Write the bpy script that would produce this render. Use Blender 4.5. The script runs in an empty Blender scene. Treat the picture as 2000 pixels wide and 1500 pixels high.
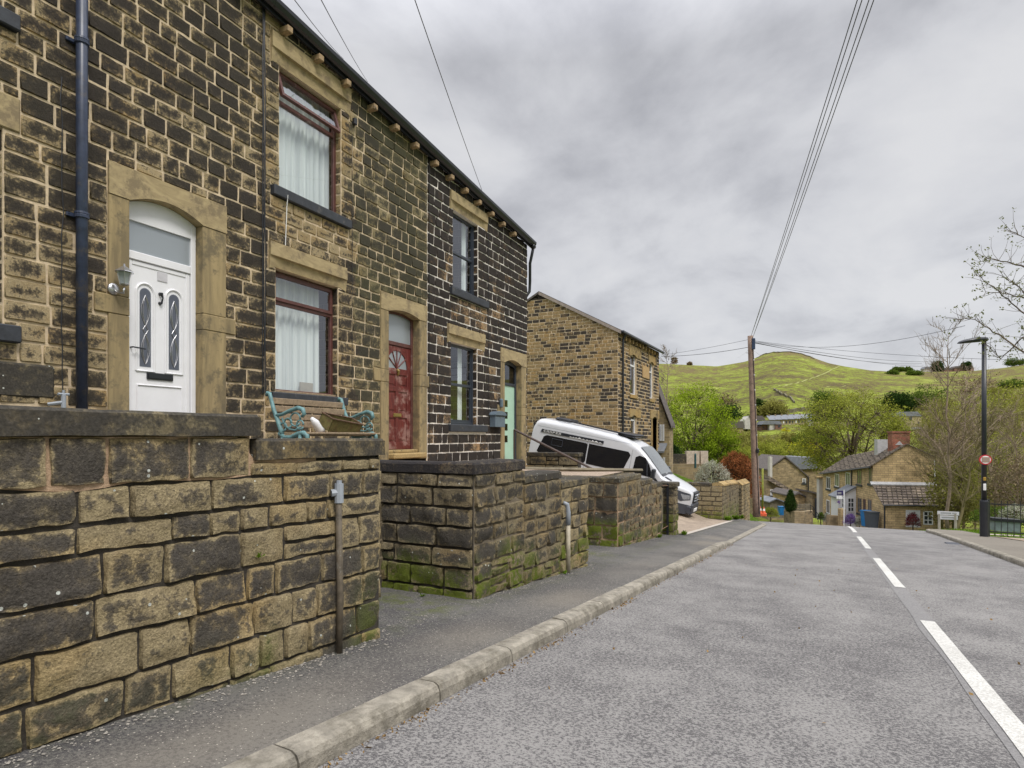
import bpy, math, random
from mathutils import Vector, Matrix, noise
random.seed(7)
R = math.radians
# ------------------------------------------------------------------ camera / light
F = 1200.0; HOR = 853.0; EYE = 1.25          # focal length in photo pixels, horizon row, eye height
TH = math.atan2(610.0, F)                     # heading of the camera against the street direction (+X)
CT, ST = math.cos(TH), math.sin(TH)
scene = bpy.context.scene
cam_d = bpy.data.cameras.new('camera'); cam = bpy.data.objects.new('camera', cam_d)
scene.collection.objects.link(cam); scene.camera = cam
cam.location = (0, 0, EYE); cam.rotation_euler = (R(90), 0, TH - R(90))
cam_d.sensor_width = 36; cam_d.lens = F / 2000 * 36; cam_d.shift_y = (HOR - 750) / 2000
cam_d.clip_start = 0.05; cam_d.clip_end = 6000
scene.render.resolution_x = 1024; scene.render.resolution_y = 768
SUN_EL, SUN_AZ = R(52), R(-62)                # sun stands to the right behind the camera
def N(nt, typ, ins=None, **kw):
    n = nt.nodes.new(typ)
    for k, v in kw.items(): setattr(n, k, v)
    if ins:
        for k, v in ins.items():
            if isinstance(v, bpy.types.NodeSocket): nt.links.new(v, n.inputs[k])
            else: n.inputs[k].default_value = v
    return n
def ramp(nt, fac, stops, interp='LINEAR'):
    n = nt.nodes.new('ShaderNodeValToRGB'); n.color_ramp.interpolation = interp
    e = n.color_ramp.elements
    while len(e) < len(stops): e.new(0.5)
    for i, (p, c) in enumerate(stops):
        e[i].position = p; e[i].color = (c, c, c, 1) if isinstance(c, (int, float)) else (*c, 1)
    nt.links.new(fac, n.inputs[0]); return n.outputs[0]
def math_(nt, op, a, b=0.0, c=0.0, clamp=False):
    n = nt.nodes.new('ShaderNodeMath'); n.operation = op; n.use_clamp = clamp
    for i, v in enumerate((a, b, c)):
        if isinstance(v, bpy.types.NodeSocket): nt.links.new(v, n.inputs[i])
        else: n.inputs[i].default_value = v
    return n.outputs[0]
def mix(nt, fac, a, b, blend='MIX'):
    n = nt.nodes.new('ShaderNodeMix'); n.data_type = 'RGBA'; n.blend_type = blend
    for i, v in ((0, fac), (6, a), (7, b)):
        if isinstance(v, bpy.types.NodeSocket): nt.links.new(v, n.inputs[i])
        elif i == 0: n.inputs[0].default_value = v
        else: n.inputs[i].default_value = (*v, 1) if len(v) == 3 else v
    return n.outputs[2]
world = bpy.data.worlds.new('World'); scene.world = world; world.use_nodes = True
wt = world.node_tree; wt.nodes.clear()
tc = N(wt, 'ShaderNodeTexCoord'); sep = N(wt, 'ShaderNodeSeparateXYZ', {0: tc.outputs['Generated']})
den = math_(wt, 'ADD', math_(wt, 'ABSOLUTE', sep.outputs[2]), 0.34)
cv = N(wt, 'ShaderNodeCombineXYZ', {0: math_(wt, 'DIVIDE', sep.outputs[0], den), 1: math_(wt, 'DIVIDE', sep.outputs[1], den), 2: 0.0})
c1 = N(wt, 'ShaderNodeTexNoise', {'Vector': cv.outputs[0], 'Scale': 2.3, 'Detail': 10.0, 'Roughness': 0.56, 'Distortion': 0.2})
c2 = N(wt, 'ShaderNodeTexNoise', {'Vector': cv.outputs[0], 'Scale': 0.8, 'Detail': 3.0, 'Roughness': 0.5})
cl = math_(wt, 'ADD', math_(wt, 'MULTIPLY', c1.outputs[0], 0.7), math_(wt, 'MULTIPLY', c2.outputs[0], 0.38))
ccol = ramp(wt, cl, [(0.42, (0.285, 0.288, 0.308)), (0.5, (0.365, 0.368, 0.388)), (0.57, (0.435, 0.438, 0.455)), (0.66, (0.485, 0.485, 0.495))])
sky = N(wt, 'ShaderNodeTexSky', sky_type='NISHITA', sun_disc=False, sun_elevation=SUN_EL, sun_rotation=SUN_AZ)
skys = N(wt, 'ShaderNodeVectorMath', {0: sky.outputs[0], 3: 0.10}, operation='SCALE')
full = mix(wt, 0.95, skys.outputs[0], ccol)
lift = ramp(wt, sep.outputs[2], [(0.0, 1.0), (0.5, 1.0), (0.85, 1.0)])
zen = N(wt, 'ShaderNodeMapRange', {0: sep.outputs[2], 1: 0.52, 2: 0.95, 3: 1.0, 4: 4.2})     # an overcast sky is brightest overhead
fin = N(wt, 'ShaderNodeVectorMath', {0: full, 3: zen.outputs[0]}, operation='SCALE')
bg = N(wt, 'ShaderNodeBackground', {'Color': fin.outputs[0], 'Strength': 1.0})
N(wt, 'ShaderNodeOutputWorld', {0: bg.outputs[0]})
sd = bpy.data.lights.new('sun', 'SUN'); sd.energy = 1.5; sd.angle = R(18); sd.color = (1, 0.95, 0.87)
so = bpy.data.objects.new('sun', sd); scene.collection.objects.link(so)
sdir = Vector((math.cos(SUN_EL) * math.cos(R(-118)), math.cos(SUN_EL) * math.sin(R(-118)), math.sin(SUN_EL)))   # towards the sun
so.rotation_euler = sdir.to_track_quat('Z', 'Y').to_euler(); so.location = (-6, -12, 20)
scene.view_settings.view_transform = 'Standard'; scene.view_settings.look = 'None'
scene.view_settings.exposure = 0.62; scene.view_settings.gamma = 1

# ------------------------------------------------------------------ geometry helpers
def at(px, py, Z):                            # the place that lies Z metres ahead, seen at photo pixel px, py
    X = (px - 1000) / F * Z
    return Vector((Z * CT + X * ST, Z * ST - X * CT, EYE - (py - HOR) / F * Z))
class Frame:
    """A vertical plane running down the street at distance D from the eye; u runs along it, y goes into it, z up."""
    def __init__(self, vpx, D):
        self.a = TH - math.atan2(vpx - 1000.0, F); self.D = D; self.vpx = vpx
        self.e = Vector((math.cos(self.a), math.sin(self.a), 0)); self.n = Vector((-math.sin(self.a), math.cos(self.a), 0))
    def u(self, px, y=0.0):
        t = math.atan2(self.vpx - 1000.0, F); k = (px - 1000) / F; n = self.D + y
        return n * (math.cos(t) + k * math.sin(t)) / (math.sin(t) - k * math.cos(t))
    def z(self, px, py, y=0.0):
        t = math.atan2(self.vpx - 1000.0, F); Z = self.u(px, y) * math.cos(t) + (self.D + y) * math.sin(t)
        return EYE - (py - HOR) / F * Z
    def zr(self, r, y=0.0):
        return EYE + r * (self.D + y) / math.cos(math.atan2(self.vpx - 1000.0, F))
    def p(self, u, y, z): return self.e * u + self.n * (self.D + y) + Vector((0, 0, z))
C = scene.collection
class MB:
    def __init__(self, tr=None):
        self.v = []; self.f = []; self.m = []; self.c = []; self.tr = tr
    def vert(self, p, c=(0.5, 1, 0, 0)):
        self.v.append(tuple(self.tr(*p)) if self.tr else tuple(p)); self.c.append(c); return len(self.v) - 1
    def face(self, idx, m=0): self.f.append(tuple(idx)); self.m.append(m)
    def poly(self, pts, m=0, c=(0.5, 1, 0, 0)): self.face([self.vert(p, c) for p in pts], m)
    def box(self, a, b, m=0, c=(0.5, 1, 0, 0), bev=0.0):
        x0, y0, z0 = [min(a[i], b[i]) for i in range(3)]; x1, y1, z1 = [max(a[i], b[i]) for i in range(3)]
        if bev <= 0:
            i = [self.vert(p, c) for p in ((x0,y0,z0),(x1,y0,z0),(x1,y1,z0),(x0,y1,z0),(x0,y0,z1),(x1,y0,z1),(x1,y1,z1),(x0,y1,z1))]
            for q in ((0,3,2,1),(4,5,6,7),(0,1,5,4),(1,2,6,5),(2,3,7,6),(3,0,4,7)): self.face([i[k] for k in q], m)
        else:
            bev = min(bev, (x1-x0)*.45, (y1-y0)*.45, (z1-z0)*.45); b_ = bev; V = {}
            for sx in (0, 1):
                for sy in (0, 1):
                    for sz in (0, 1):
                        X = (x0, x1)[sx]; Y = (y0, y1)[sy]; Zz = (z0, z1)[sz]
                        dx = b_ if sx == 0 else -b_; dy = b_ if sy == 0 else -b_; dz = b_ if sz == 0 else -b_
                        V[sx,sy,sz,0] = self.vert((X, Y+dy, Zz+dz), c); V[sx,sy,sz,1] = self.vert((X+dx, Y, Zz+dz), c); V[sx,sy,sz,2] = self.vert((X+dx, Y+dy, Zz), c)
            for s in (0, 1):
                q = [V[s,0,0,0],V[s,1,0,0],V[s,1,1,0],V[s,0,1,0]]; self.face(q if s else q[::-1], m)
                q = [V[0,s,0,1],V[1,s,0,1],V[1,s,1,1],V[0,s,1,1]]; self.face(q[::-1] if s else q, m)
                q = [V[0,0,s,2],V[1,0,s,2],V[1,1,s,2],V[0,1,s,2]]; self.face(q if s else q[::-1], m)
            for a_ in (0, 1):
                for b2 in (0, 1):
                    self.face([V[0,a_,b2,1],V[0,a_,b2,2],V[1,a_,b2,2],V[1,a_,b2,1]], m)
                    self.face([V[a_,0,b2,0],V[a_,0,b2,2],V[a_,1,b2,2],V[a_,1,b2,0]], m)
                    self.face([V[a_,b2,0,0],V[a_,b2,0,1],V[a_,b2,1,1],V[a_,b2,1,0]], m)
            for k in [(i,j,l) for i in (0,1) for j in (0,1) for l in (0,1)]: self.face([V[(*k,0)],V[(*k,1)],V[(*k,2)]], m)
    def tube(self, pts, r, n=8, m=0, c=(0.5, 1, 0, 0), cap=True):
        pts = [Vector(p) for p in pts]; rs = r if isinstance(r, (list, tuple)) else [r] * len(pts); rings = []
        up = Vector((0, 0, 1)); d0 = (pts[1] - pts[0]).normalized()
        s = d0.cross(up) if abs(d0.z) < 0.95 else d0.cross(Vector((1, 0, 0))); s.normalize()
        for i, p in enumerate(pts):
            d = (pts[min(i+1, len(pts)-1)] - pts[max(i-1, 0)]);
            if d.length < 1e-9: d = d0.copy()
            d.normalize(); s = (s - d * s.dot(d)).normalized(); t = d.cross(s)
            rings.append([self.vert(p + (s * math.cos(2*math.pi*k/n) + t * math.sin(2*math.pi*k/n)) * rs[i], c) for k in range(n)])
        for i in range(len(pts) - 1):
            for k in range(n): self.face((rings[i][k], rings[i][(k+1) % n], rings[i+1][(k+1) % n], rings[i+1][k]), m)
        if cap: self.face(rings[0][::-1], m); self.face(rings[-1], m)
    def lathe(self, o, prof, n=16, m=0, axis='z'):
        rings = []
        for (r, h) in prof:
            ring = []
            for k in range(n):
                a = 2*math.pi*k/n; x, y = r*math.cos(a), r*math.sin(a)
                p = (o[0]+x, o[1]+y, o[2]+h) if axis == 'z' else ((o[0]+x, o[1]+h, o[2]+y) if axis == 'y' else (o[0]+h, o[1]+x, o[2]+y))
                ring.append(self.vert(p))
            rings.append(ring)
        for i in range(len(rings)-1):
            for k in range(n): self.face((rings[i][k], rings[i][(k+1) % n], rings[i+1][(k+1) % n], rings[i+1][k]), m)
        self.face(rings[0][::-1], m); self.face(rings[-1], m)
    def prism(self, pts, d, m=0):             # pts: closed outline, d: extrusion vector
        d = Vector(d); a = [self.vert(p) for p in pts]; b = [self.vert(Vector(p) + d) for p in pts]; n = len(pts)
        self.face(a, m); self.face(b[::-1], m)
        for i in range(n): self.face((a[i], b[i], b[(i+1) % n], a[(i+1) % n]), m)
    def build(self, name, mats, parent=None, smooth=False, fix=True):
        me = bpy.data.meshes.new(name); me.from_pydata(self.v, [], self.f)
        mats = mats if isinstance(mats, (list, tuple)) else [mats]
        for mm in mats: me.materials.append(mm)
        me.polygons.foreach_set('material_index', self.m)
        if smooth is True: me.polygons.foreach_set('use_smooth', [True] * len(self.f))
        elif smooth is not False: me.polygons.foreach_set('use_smooth', [k in smooth for k in self.m])
        ca = me.color_attributes.new('Col', 'FLOAT_COLOR', 'POINT'); ca.data.foreach_set('color', [x for cc in self.c for x in cc])
        me.update()
        if fix:
            import bmesh
            b = bmesh.new(); b.from_mesh(me); bmesh.ops.recalc_face_normals(b, faces=b.faces); b.to_mesh(me); b.free()
        uv = me.uv_layers.new(name='UVMap'); out = []
        for p in me.polygons:
            n = p.normal
            if abs(n.z) > 0.75: t = Vector((1, 0, 0)); w = Vector((0, 1, 0))
            else:
                t = Vector((-n.y, n.x, 0)).normalized(); w = Vector((0, 0, 1))
                if abs(n.z) > 0.2: w = n.cross(t)
            for vi in p.vertices:
                co = me.vertices[vi].co; out += [co.dot(t), co.dot(w)]
        uv.data.foreach_set('uv', out)
        o = bpy.data.objects.new(name, me); C.objects.link(o)
        if parent:
            o.parent = parent; q = parent
            if parent.type == 'EMPTY': o.matrix_parent_inverse = Matrix.Translation(-parent.location)
        return o
def tag(o, label, cat, group=None, kind=None):
    if label: o['label'] = label
    if cat: o['category'] = cat
    if group: o['group'] = group
    if kind: o['kind'] = kind
    return o
def thing(name, label, cat, loc, group=None):
    o = bpy.data.objects.new(name, None); C.objects.link(o); o.location = loc; o.empty_display_size = 0.2
    return tag(o, label, cat, group)
def sm(a, b, x):
    t = max(0.0, min(1.0, (x - a) / (b - a))); return t * t * (3 - 2 * t)
def nz(x, y, z, s=1.0): return noise.noise(Vector((x * s, y * s, z * s)))

# ------------------------------------------------------------------ materials
def newmat(name):
    m = bpy.data.materials.new(name); m.use_nodes = True; nt = m.node_tree; nt.nodes.clear()
    b = N(nt, 'ShaderNodeBsdfPrincipled'); N(nt, 'ShaderNodeOutputMaterial', {0: b.outputs[0]}); return m, nt, b
def plain(name, col, rough=0.6, metal=0.0, var=0.12, scale=6.0, bump=0.0, spec=0.5, coat=0.0, dirt=None, dirtamt=0.5):
    m, nt, b = newmat(name); t = N(nt, 'ShaderNodeTexCoord')
    n1 = N(nt, 'ShaderNodeTexNoise', {'Vector': t.outputs['Object'], 'Scale': scale, 'Detail': 6.0, 'Roughness': 0.65})
    k = ramp(nt, n1.outputs[0], [(0.3, 1 - var), (0.7, 1 + var)])
    col_ = mix(nt, 1.0, col, k, 'MULTIPLY')
    if dirt:
        n2 = N(nt, 'ShaderNodeTexNoise', {'Vector': t.outputs['Object'], 'Scale': scale * 0.6, 'Detail': 8.0, 'Roughness': 0.75})
        f = ramp(nt, n2.outputs[0], [(0.62 - 0.25 * dirtamt, 0.0), (0.75 - 0.2 * dirtamt, 1.0)])
        col_ = mix(nt, f, col_, dirt)
    nt.links.new(col_, b.inputs['Base Color'])
    b.inputs['Roughness'].default_value = rough; b.inputs['Metallic'].default_value = metal
    b.inputs['Specular IOR Level'].default_value = spec; b.inputs['Coat Weight'].default_value = coat
    if bump > 0:
        n3 = N(nt, 'ShaderNodeTexNoise', {'Vector': t.outputs['Object'], 'Scale': scale * 8, 'Detail': 5.0, 'Roughness': 0.6})
        bp = N(nt, 'ShaderNodeBump', {'Height': n3.outputs[0], 'Strength': bump, 'Distance': 0.01}); nt.links.new(bp.outputs[0], b.inputs['Normal'])
    return m
def stone(name, buff, buff2, dark, level, tintw=0.9, edgew=0.35, scale=4.0, bump=0.6, lichen=0.0, green=0.0, bd=0.02):
    m, nt, b = newmat(name); t = N(nt, 'ShaderNodeTexCoord'); P = t.outputs['Object']
    at_ = N(nt, 'ShaderNodeAttribute', attribute_name='Col'); s = N(nt, 'ShaderNodeSeparateColor', {0: at_.outputs['Color']})
    n1 = N(nt, 'ShaderNodeTexNoise', {'Vector': P, 'Scale': scale, 'Detail': 8.0, 'Roughness': 0.68, 'Distortion': 0.3})
    n2 = N(nt, 'ShaderNodeTexNoise', {'Vector': P, 'Scale': scale * 6, 'Detail': 6.0, 'Roughness': 0.7})
    n3 = N(nt, 'ShaderNodeTexNoise', {'Vector': P, 'Scale': scale * 28, 'Detail': 3.0, 'Roughness': 0.6})
    a = math_(nt, 'MULTIPLY_ADD', n1.outputs[0], 1.0, level)
    mp0 = N(nt, 'ShaderNodeMapping', {0: P, 3: (1.0, 1.0, 0.35)}); n0 = N(nt, 'ShaderNodeTexNoise', {'Vector': mp0.outputs[0], 'Scale': 0.9, 'Detail': 5.0, 'Roughness': 0.6})
    a = math_(nt, 'MULTIPLY_ADD', math_(nt, 'SUBTRACT', n0.outputs[0], 0.5), 1.0, a)
    a = math_(nt, 'MULTIPLY_ADD', math_(nt, 'SUBTRACT', s.outputs[0], 0.5), tintw, a)
    a = math_(nt, 'MULTIPLY_ADD', math_(nt, 'SUBTRACT', n2.outputs[0], 0.5), 1.15, a)
    a = math_(nt, 'MULTIPLY_ADD', math_(nt, 'SUBTRACT', s.outputs[1], 1.0), edgew, a)
    f = ramp(nt, a, [(0.44, 0.0), (0.51, 0.62), (0.64, 0.92), (0.8, 1.0)])
    bf = mix(nt, ramp(nt, n2.outputs[0], [(0.35, 0.0), (0.65, 1.0)]), buff, buff2)
    n6 = N(nt, 'ShaderNodeTexNoise', {'Vector': P, 'Scale': scale * 0.55, 'Detail': 4.0}); bf = mix(nt, ramp(nt, n6.outputs[0], [(0.48, 0.0), (0.68, 0.7)]), bf, (buff[0] * 1.08, buff[1] * 0.94, buff[2] * 0.72))
    col = mix(nt, f, bf, dark)
    col = mix(nt, 1.0, col, ramp(nt, n3.outputs[0], [(0.25, 0.55), (0.6, 1.1), (0.78, 1.7)]), 'MULTIPLY')
    if green > 0:
        n5 = N(nt, 'ShaderNodeTexNoise', {'Vector': P, 'Scale': 0.7, 'Detail': 3.0}); col = mix(nt, ramp(nt, n5.outputs[0], [(0.45, 0.0), (0.7, green)]), col, (0.075, 0.075, 0.035))
    if lichen > 0:
        v = N(nt, 'ShaderNodeTexVoronoi', {'Vector': P, 'Scale': 26.0, 'Randomness': 1.0}); q = N(nt, 'ShaderNodeSeparateColor', {0: v.outputs['Color']})
        lf = math_(nt, 'MULTIPLY', math_(nt, 'LESS_THAN', v.outputs['Distance'], 0.2), math_(nt, 'GREATER_THAN', q.outputs[0], 1 - lichen))
        col = mix(nt, lf, col, (0.5, 0.52, 0.48))
    mf = math_(nt, 'MULTIPLY', s.outputs[2], ramp(nt, math_(nt, 'ADD', n1.outputs[0], math_(nt, 'MULTIPLY', n2.outputs[0], 0.6)), [(0.70, 0.0), (0.84, 1.0)]), clamp=True)
    col = mix(nt, mf, col, mix(nt, n3.outputs[0], (0.05, 0.075, 0.008), (0.16, 0.19, 0.02)))
    nt.links.new(col, b.inputs['Base Color']); b.inputs['Roughness'].default_value = 0.92; b.inputs['Specular IOR Level'].default_value = 0.25
    h = math_(nt, 'ADD', n2.outputs[0], math_(nt, 'MULTIPLY', n3.outputs[0], 0.35))
    bp = N(nt, 'ShaderNodeBump', {'Height': h, 'Strength': bump, 'Distance': bd}); nt.links.new(bp.outputs[0], b.inputs['Normal'])
    return m
M = {}
M['st_house'] = stone('sooty_sandstone', (0.31, 0.235, 0.13), (0.42, 0.34, 0.21), (0.042, 0.035, 0.029), 0.275, 0.40, 0.42, scale=4.5, green=0.10)
M['st_black'] = stone('blackened_sandstone', (0.30, 0.19, 0.10), (0.42, 0.32, 0.20), (0.034, 0.028, 0.025), 0.28, 0.5, 0.12, scale=4.5)
M['st_green'] = stone('green_grey_sandstone', (0.22, 0.18, 0.10), (0.31, 0.26, 0.15), (0.052, 0.047, 0.034), 0.245, 0.36, 0.32, scale=4.5, green=0.6)
M['st_gable'] = stone('buff_coursed_sandstone', (0.36, 0.25, 0.12), (0.28, 0.20, 0.11), (0.055, 0.045, 0.038), -0.10, 1.0, 0.1, scale=3.0)
M['st_wall'] = stone('weathered_garden_sandstone', (0.34, 0.275, 0.16), (0.25, 0.20, 0.12), (0.075, 0.066, 0.056), 0.08, 0.42, 0.42, scale=3.2, bump=0.9, lichen=0.05, bd=0.025)
M['st_walld'] = stone('dark_garden_sandstone', (0.25, 0.205, 0.125), (0.165, 0.135, 0.09), (0.066, 0.059, 0.050), 0.14, 0.3, 0.45, scale=3.6, bump=0.9, lichen=0.04, bd=0.025)
M['cope'] = stone('dark_coping_stone', (0.17, 0.14, 0.085), (0.11, 0.095, 0.065), (0.052, 0.047, 0.040), 0.16, 0.2, 0.3, scale=2.2, bump=0.35, lichen=0.10)
M['cope_rough'] = stone('pebbly_coping', (0.14, 0.115, 0.085), (0.08, 0.07, 0.06), (0.035, 0.032, 0.034), 0.15, 0.3, 0.2, scale=9, bump=1.0)
M['dress'] = stone('dressed_sandstone', (0.40, 0.29, 0.135), (0.34, 0.25, 0.125), (0.10, 0.075, 0.045), -0.13, 0.5, -0.1, scale=2.0, bump=0.15)
M['mort'] = plain('sandy_mortar', (0.60, 0.48, 0.33), 0.95, var=0.25, scale=14, bump=0.6)
M['mort_w'] = plain('white_lime_mortar', (0.80, 0.74, 0.68), 0.95, var=0.15, scale=14, bump=0.5)
M['mort_d'] = plain('dark_joint_mortar', (0.045, 0.038, 0.03), 0.95, var=0.5, scale=12, bump=0.8)
M['mort_p'] = plain('pinkish_mortar', (0.42, 0.29, 0.19), 0.95, var=0.3, scale=14, bump=0.8)
M['mort_g'] = plain('grey_buff_mortar', (0.17, 0.14, 0.10), 0.95, var=0.35, scale=14, bump=0.8)
M['sillp'] = plain('dark_painted_sill', (0.032, 0.036, 0.045), 0.6, var=0.35, scale=10, bump=0.3, dirt=(0.12, 0.11, 0.1), dirtamt=0.2)
M['black'] = plain('black_paint', (0.018, 0.02, 0.026), 0.35, var=0.2)
M['blue_iron'] = plain('blue_black_iron_pipe', (0.035, 0.047, 0.085), 0.38, var=0.35, scale=9, dirt=(0.10, 0.085, 0.07), dirtamt=0.25)
M['upvc'] = plain('white_door_plastic', (0.80, 0.80, 0.83), 0.3, var=0.03)
M['upvc_w'] = plain('white_window_frame', (0.74, 0.74, 0.76), 0.4, var=0.05)
M['anth'] = plain('dark_grey_frame', (0.035, 0.043, 0.06), 0.35, var=0.1)
M['mint'] = plain('mint_green_door_paint', (0.40, 0.60, 0.48), 0.45, var=0.05)
M['brown'] = plain('brown_frame_paint', (0.105, 0.040, 0.034), 0.5, var=0.3, scale=9, dirt=(0.32, 0.27, 0.24), dirtamt=0.15)
M['redp'] = plain('peeling_red_door_paint', (0.17, 0.022, 0.018), 0.5, var=0.4, scale=7, dirt=(0.42, 0.26, 0.24), dirtamt=0.42)
M['brass'] = plain('dull_brass', (0.35, 0.26, 0.09), 0.4, 0.7)
M['chrome'] = plain('brushed_steel', (0.55, 0.55, 0.57), 0.3, 0.9)
M['slate'] = plain('stone_slate_roof', (0.10, 0.085, 0.078), 0.85, var=0.4, scale=5, bump=0.7)
M['slate_g'] = plain('grey_slate_roof', (0.16, 0.17, 0.19), 0.6, var=0.25, scale=1.2, bump=0.3)
M['timber'] = plain('pale_bracket_timber', (0.36, 0.25, 0.14), 0.8, var=0.3, scale=18, dirt=(0.06, 0.05, 0.04), dirtamt=0.4)
M['bench_w'] = plain('weathered_bench_timber', (0.27, 0.20, 0.13), 0.85, var=0.35, scale=22, bump=0.5)
M['bench_i'] = plain('turquoise_cast_iron', (0.13, 0.25, 0.26), 0.5, var=0.35, scale=16)
M['rust'] = plain('rusty_brown_metal', (0.13, 0.075, 0.045), 0.8, var=0.5, scale=25, bump=0.5)
M['rail'] = plain('brown_handrail', (0.06, 0.035, 0.028), 0.5, var=0.3)
M['dark'] = plain('dark_interior', (0.02, 0.02, 0.022), 0.9)
M['grey_pl'] = plain('grey_plastic', (0.30, 0.33, 0.37), 0.5, var=0.1)
M['mailb'] = plain('blue_grey_mailbox_paint', (0.12, 0.16, 0.20), 0.4, var=0.1)
M['pole'] = plain('weathered_pole_timber', (0.26, 0.18, 0.14), 0.85, var=0.35, scale=7, bump=0.6, dirt=(0.11, 0.10, 0.05), dirtamt=0.25)
M['white'] = plain('white_paint', (0.78, 0.78, 0.78), 0.5, var=0.05)
M['tyre'] = plain('tyre_rubber', (0.02, 0.02, 0.02), 0.8)
M['trim'] = plain('grey_bumper_plastic', (0.045, 0.05, 0.065), 0.45, var=0.1)
M['vanp'] = plain('white_van_paint', (0.56, 0.57, 0.60), 0.22, var=0.02, coat=0.5)
M['red'] = plain('red_paint', (0.50, 0.02, 0.04), 0.4, var=0.08)
M['taupe'] = plain('taupe_sign_face', (0.30, 0.22, 0.18), 0.6, var=0.05)
M['navy'] = plain('navy_sign_face', (0.03, 0.02, 0.10), 0.4, var=0.05)
M['brick'] = plain('red_chimney_brick', (0.30, 0.075, 0.045), 0.9, var=0.4, scale=8, bump=0.6)
M['blue'] = plain('blue_bin_plastic', (0.015, 0.17, 0.42), 0.45, var=0.1)
M['bin'] = plain('dark_grey_bin_plastic', (0.06, 0.07, 0.085), 0.5, var=0.1)
M['orange'] = plain('orange_cone_plastic', (0.65, 0.12, 0.05), 0.5)
M['lead'] = plain('pale_lead_flashing', (0.42, 0.42, 0.43), 0.6, var=0.2)
M['rend'] = plain('pale_render', (0.48, 0.46, 0.42), 0.9, var=0.15, scale=1.0)
M['timfen'] = plain('grey_fence_timber', (0.17, 0.145, 0.10), 0.9, var=0.4, scale=4)
M['card'] = plain('cardboard', (0.42, 0.36, 0.30), 0.9)
M['conc'] = plain('pale_kerb_stone', (0.275, 0.25, 0.205), 0.9, var=0.42, scale=9, bump=1.0, dirt=(0.14, 0.125, 0.095), dirtamt=0.6)
M['bark'] = plain('brown_bark', (0.10, 0.075, 0.045), 0.9, var=0.4, scale=6, bump=0.5)
M['bark_l'] = plain('pale_twig_bark', (0.24, 0.18, 0.13), 0.9, var=0.3, scale=3)
M['bark_o'] = plain('olive_twig_bark', (0.16, 0.13, 0.06), 0.9, var=0.3, scale=3)
def striped(name, c0, c1, axis_scale, rough=0.9, dist=2.0, sc=3.0, dirt=None):
    m, nt, b = newmat(name); t = N(nt, 'ShaderNodeTexCoord'); mp = N(nt, 'ShaderNodeMapping', {0: t.outputs['Object'], 3: axis_scale})
    n1 = N(nt, 'ShaderNodeTexNoise', {'Vector': mp.outputs[0], 'Scale': sc, 'Detail': 7.0, 'Roughness': 0.65, 'Distortion': dist})
    c = mix(nt, ramp(nt, n1.outputs[0], [(0.38, 0.0), (0.62, 1.0)]), c0, c1)
    if dirt:
        n2 = N(nt, 'ShaderNodeTexNoise', {'Vector': t.outputs['Object'], 'Scale': 3.5, 'Detail': 9.0, 'Roughness': 0.75})
        c = mix(nt, ramp(nt, n2.outputs[0], [(0.50, 0.0), (0.60, 1.0)]), c, dirt)
    nt.links.new(c, b.inputs['Base Color']); b.inputs['Roughness'].default_value = rough
    bp = N(nt, 'ShaderNodeBump', {'Height': n1.outputs[0], 'Strength': 0.25, 'Distance': 0.01}); nt.links.new(bp.outputs[0], b.inputs['Normal']); return m
M['jamb'] = striped('streaked_door_surround', (0.36, 0.275, 0.14), (0.20, 0.155, 0.085), (2.2, 2.2, 0.25), dist=0.6, dirt=(0.155, 0.125, 0.075))
M['jamb'].node_tree
M['lint'] = striped('swirled_sandstone_lintel', (0.42, 0.33, 0.18), (0.31, 0.24, 0.13), (1, 1, 3), dist=1.5, dirt=(0.22, 0.17, 0.10))
M['redp'] = striped('peeling_red_door_paint', (0.085, 0.013, 0.012), (0.16, 0.026, 0.020), (6, 6, 1), rough=0.5, dirt=(0.27, 0.15, 0.13))
def fabric(name, c0, c1):
    m, nt, b = newmat(name); t = N(nt, 'ShaderNodeTexCoord'); mp = N(nt, 'ShaderNodeMapping', {0: t.outputs['Object'], 3: (9, 9, 0.12)})
    n1 = N(nt, 'ShaderNodeTexNoise', {'Vector': mp.outputs[0], 'Scale': 1.6, 'Detail': 3.0}); c = mix(nt, ramp(nt, n1.outputs[0], [(0.35, 0.0), (0.65, 1.0)]), c0, c1)
    nt.links.new(c, b.inputs['Base Color']); b.inputs['Roughness'].default_value = 0.9; return m
M['curtain'] = fabric('white_net_curtain', (0.86, 0.86, 0.85), (0.62, 0.63, 0.64))
def glass(name, tint=(0.9, 0.95, 0.95), refl=0.12, rough=0.02, dens=0.0, body=(0.3, 0.33, 0.35)):
    m, nt, b = newmat(name); nt.nodes.clear()
    ge = N(nt, 'ShaderNodeNewGeometry'); dt = N(nt, 'ShaderNodeVectorMath', {0: ge.outputs['Normal'], 1: ge.outputs['Incoming']}, operation='DOT_PRODUCT')
    f = math_(nt, 'ADD', math_(nt, 'MULTIPLY', math_(nt, 'POWER', math_(nt, 'SUBTRACT', 1.0, math_(nt, 'ABSOLUTE', dt.outputs['Value'])), 5.0), 0.85), 0.04 + refl, clamp=True)
    t = N(nt, 'ShaderNodeBsdfTransparent', {0: (*tint, 1)}); d = N(nt, 'ShaderNodeBsdfDiffuse', {0: (*body, 1)})
    td = N(nt, 'ShaderNodeMixShader', {0: dens, 1: t.outputs[0], 2: d.outputs[0]})
    g = N(nt, 'ShaderNodeBsdfGlossy', {0: (0.9, 0.93, 1, 1), 'Roughness': rough}); mx = N(nt, 'ShaderNodeMixShader', {0: f, 1: td.outputs[0], 2: g.outputs[0]})
    N(nt, 'ShaderNodeOutputMaterial', {0: mx.outputs[0]}); return m
M['glass'] = glass('window_glass'); M['frost'] = glass('obscured_glass', dens=0.75, rough=0.35, body=(0.34, 0.38, 0.41), refl=0.15)
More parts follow.
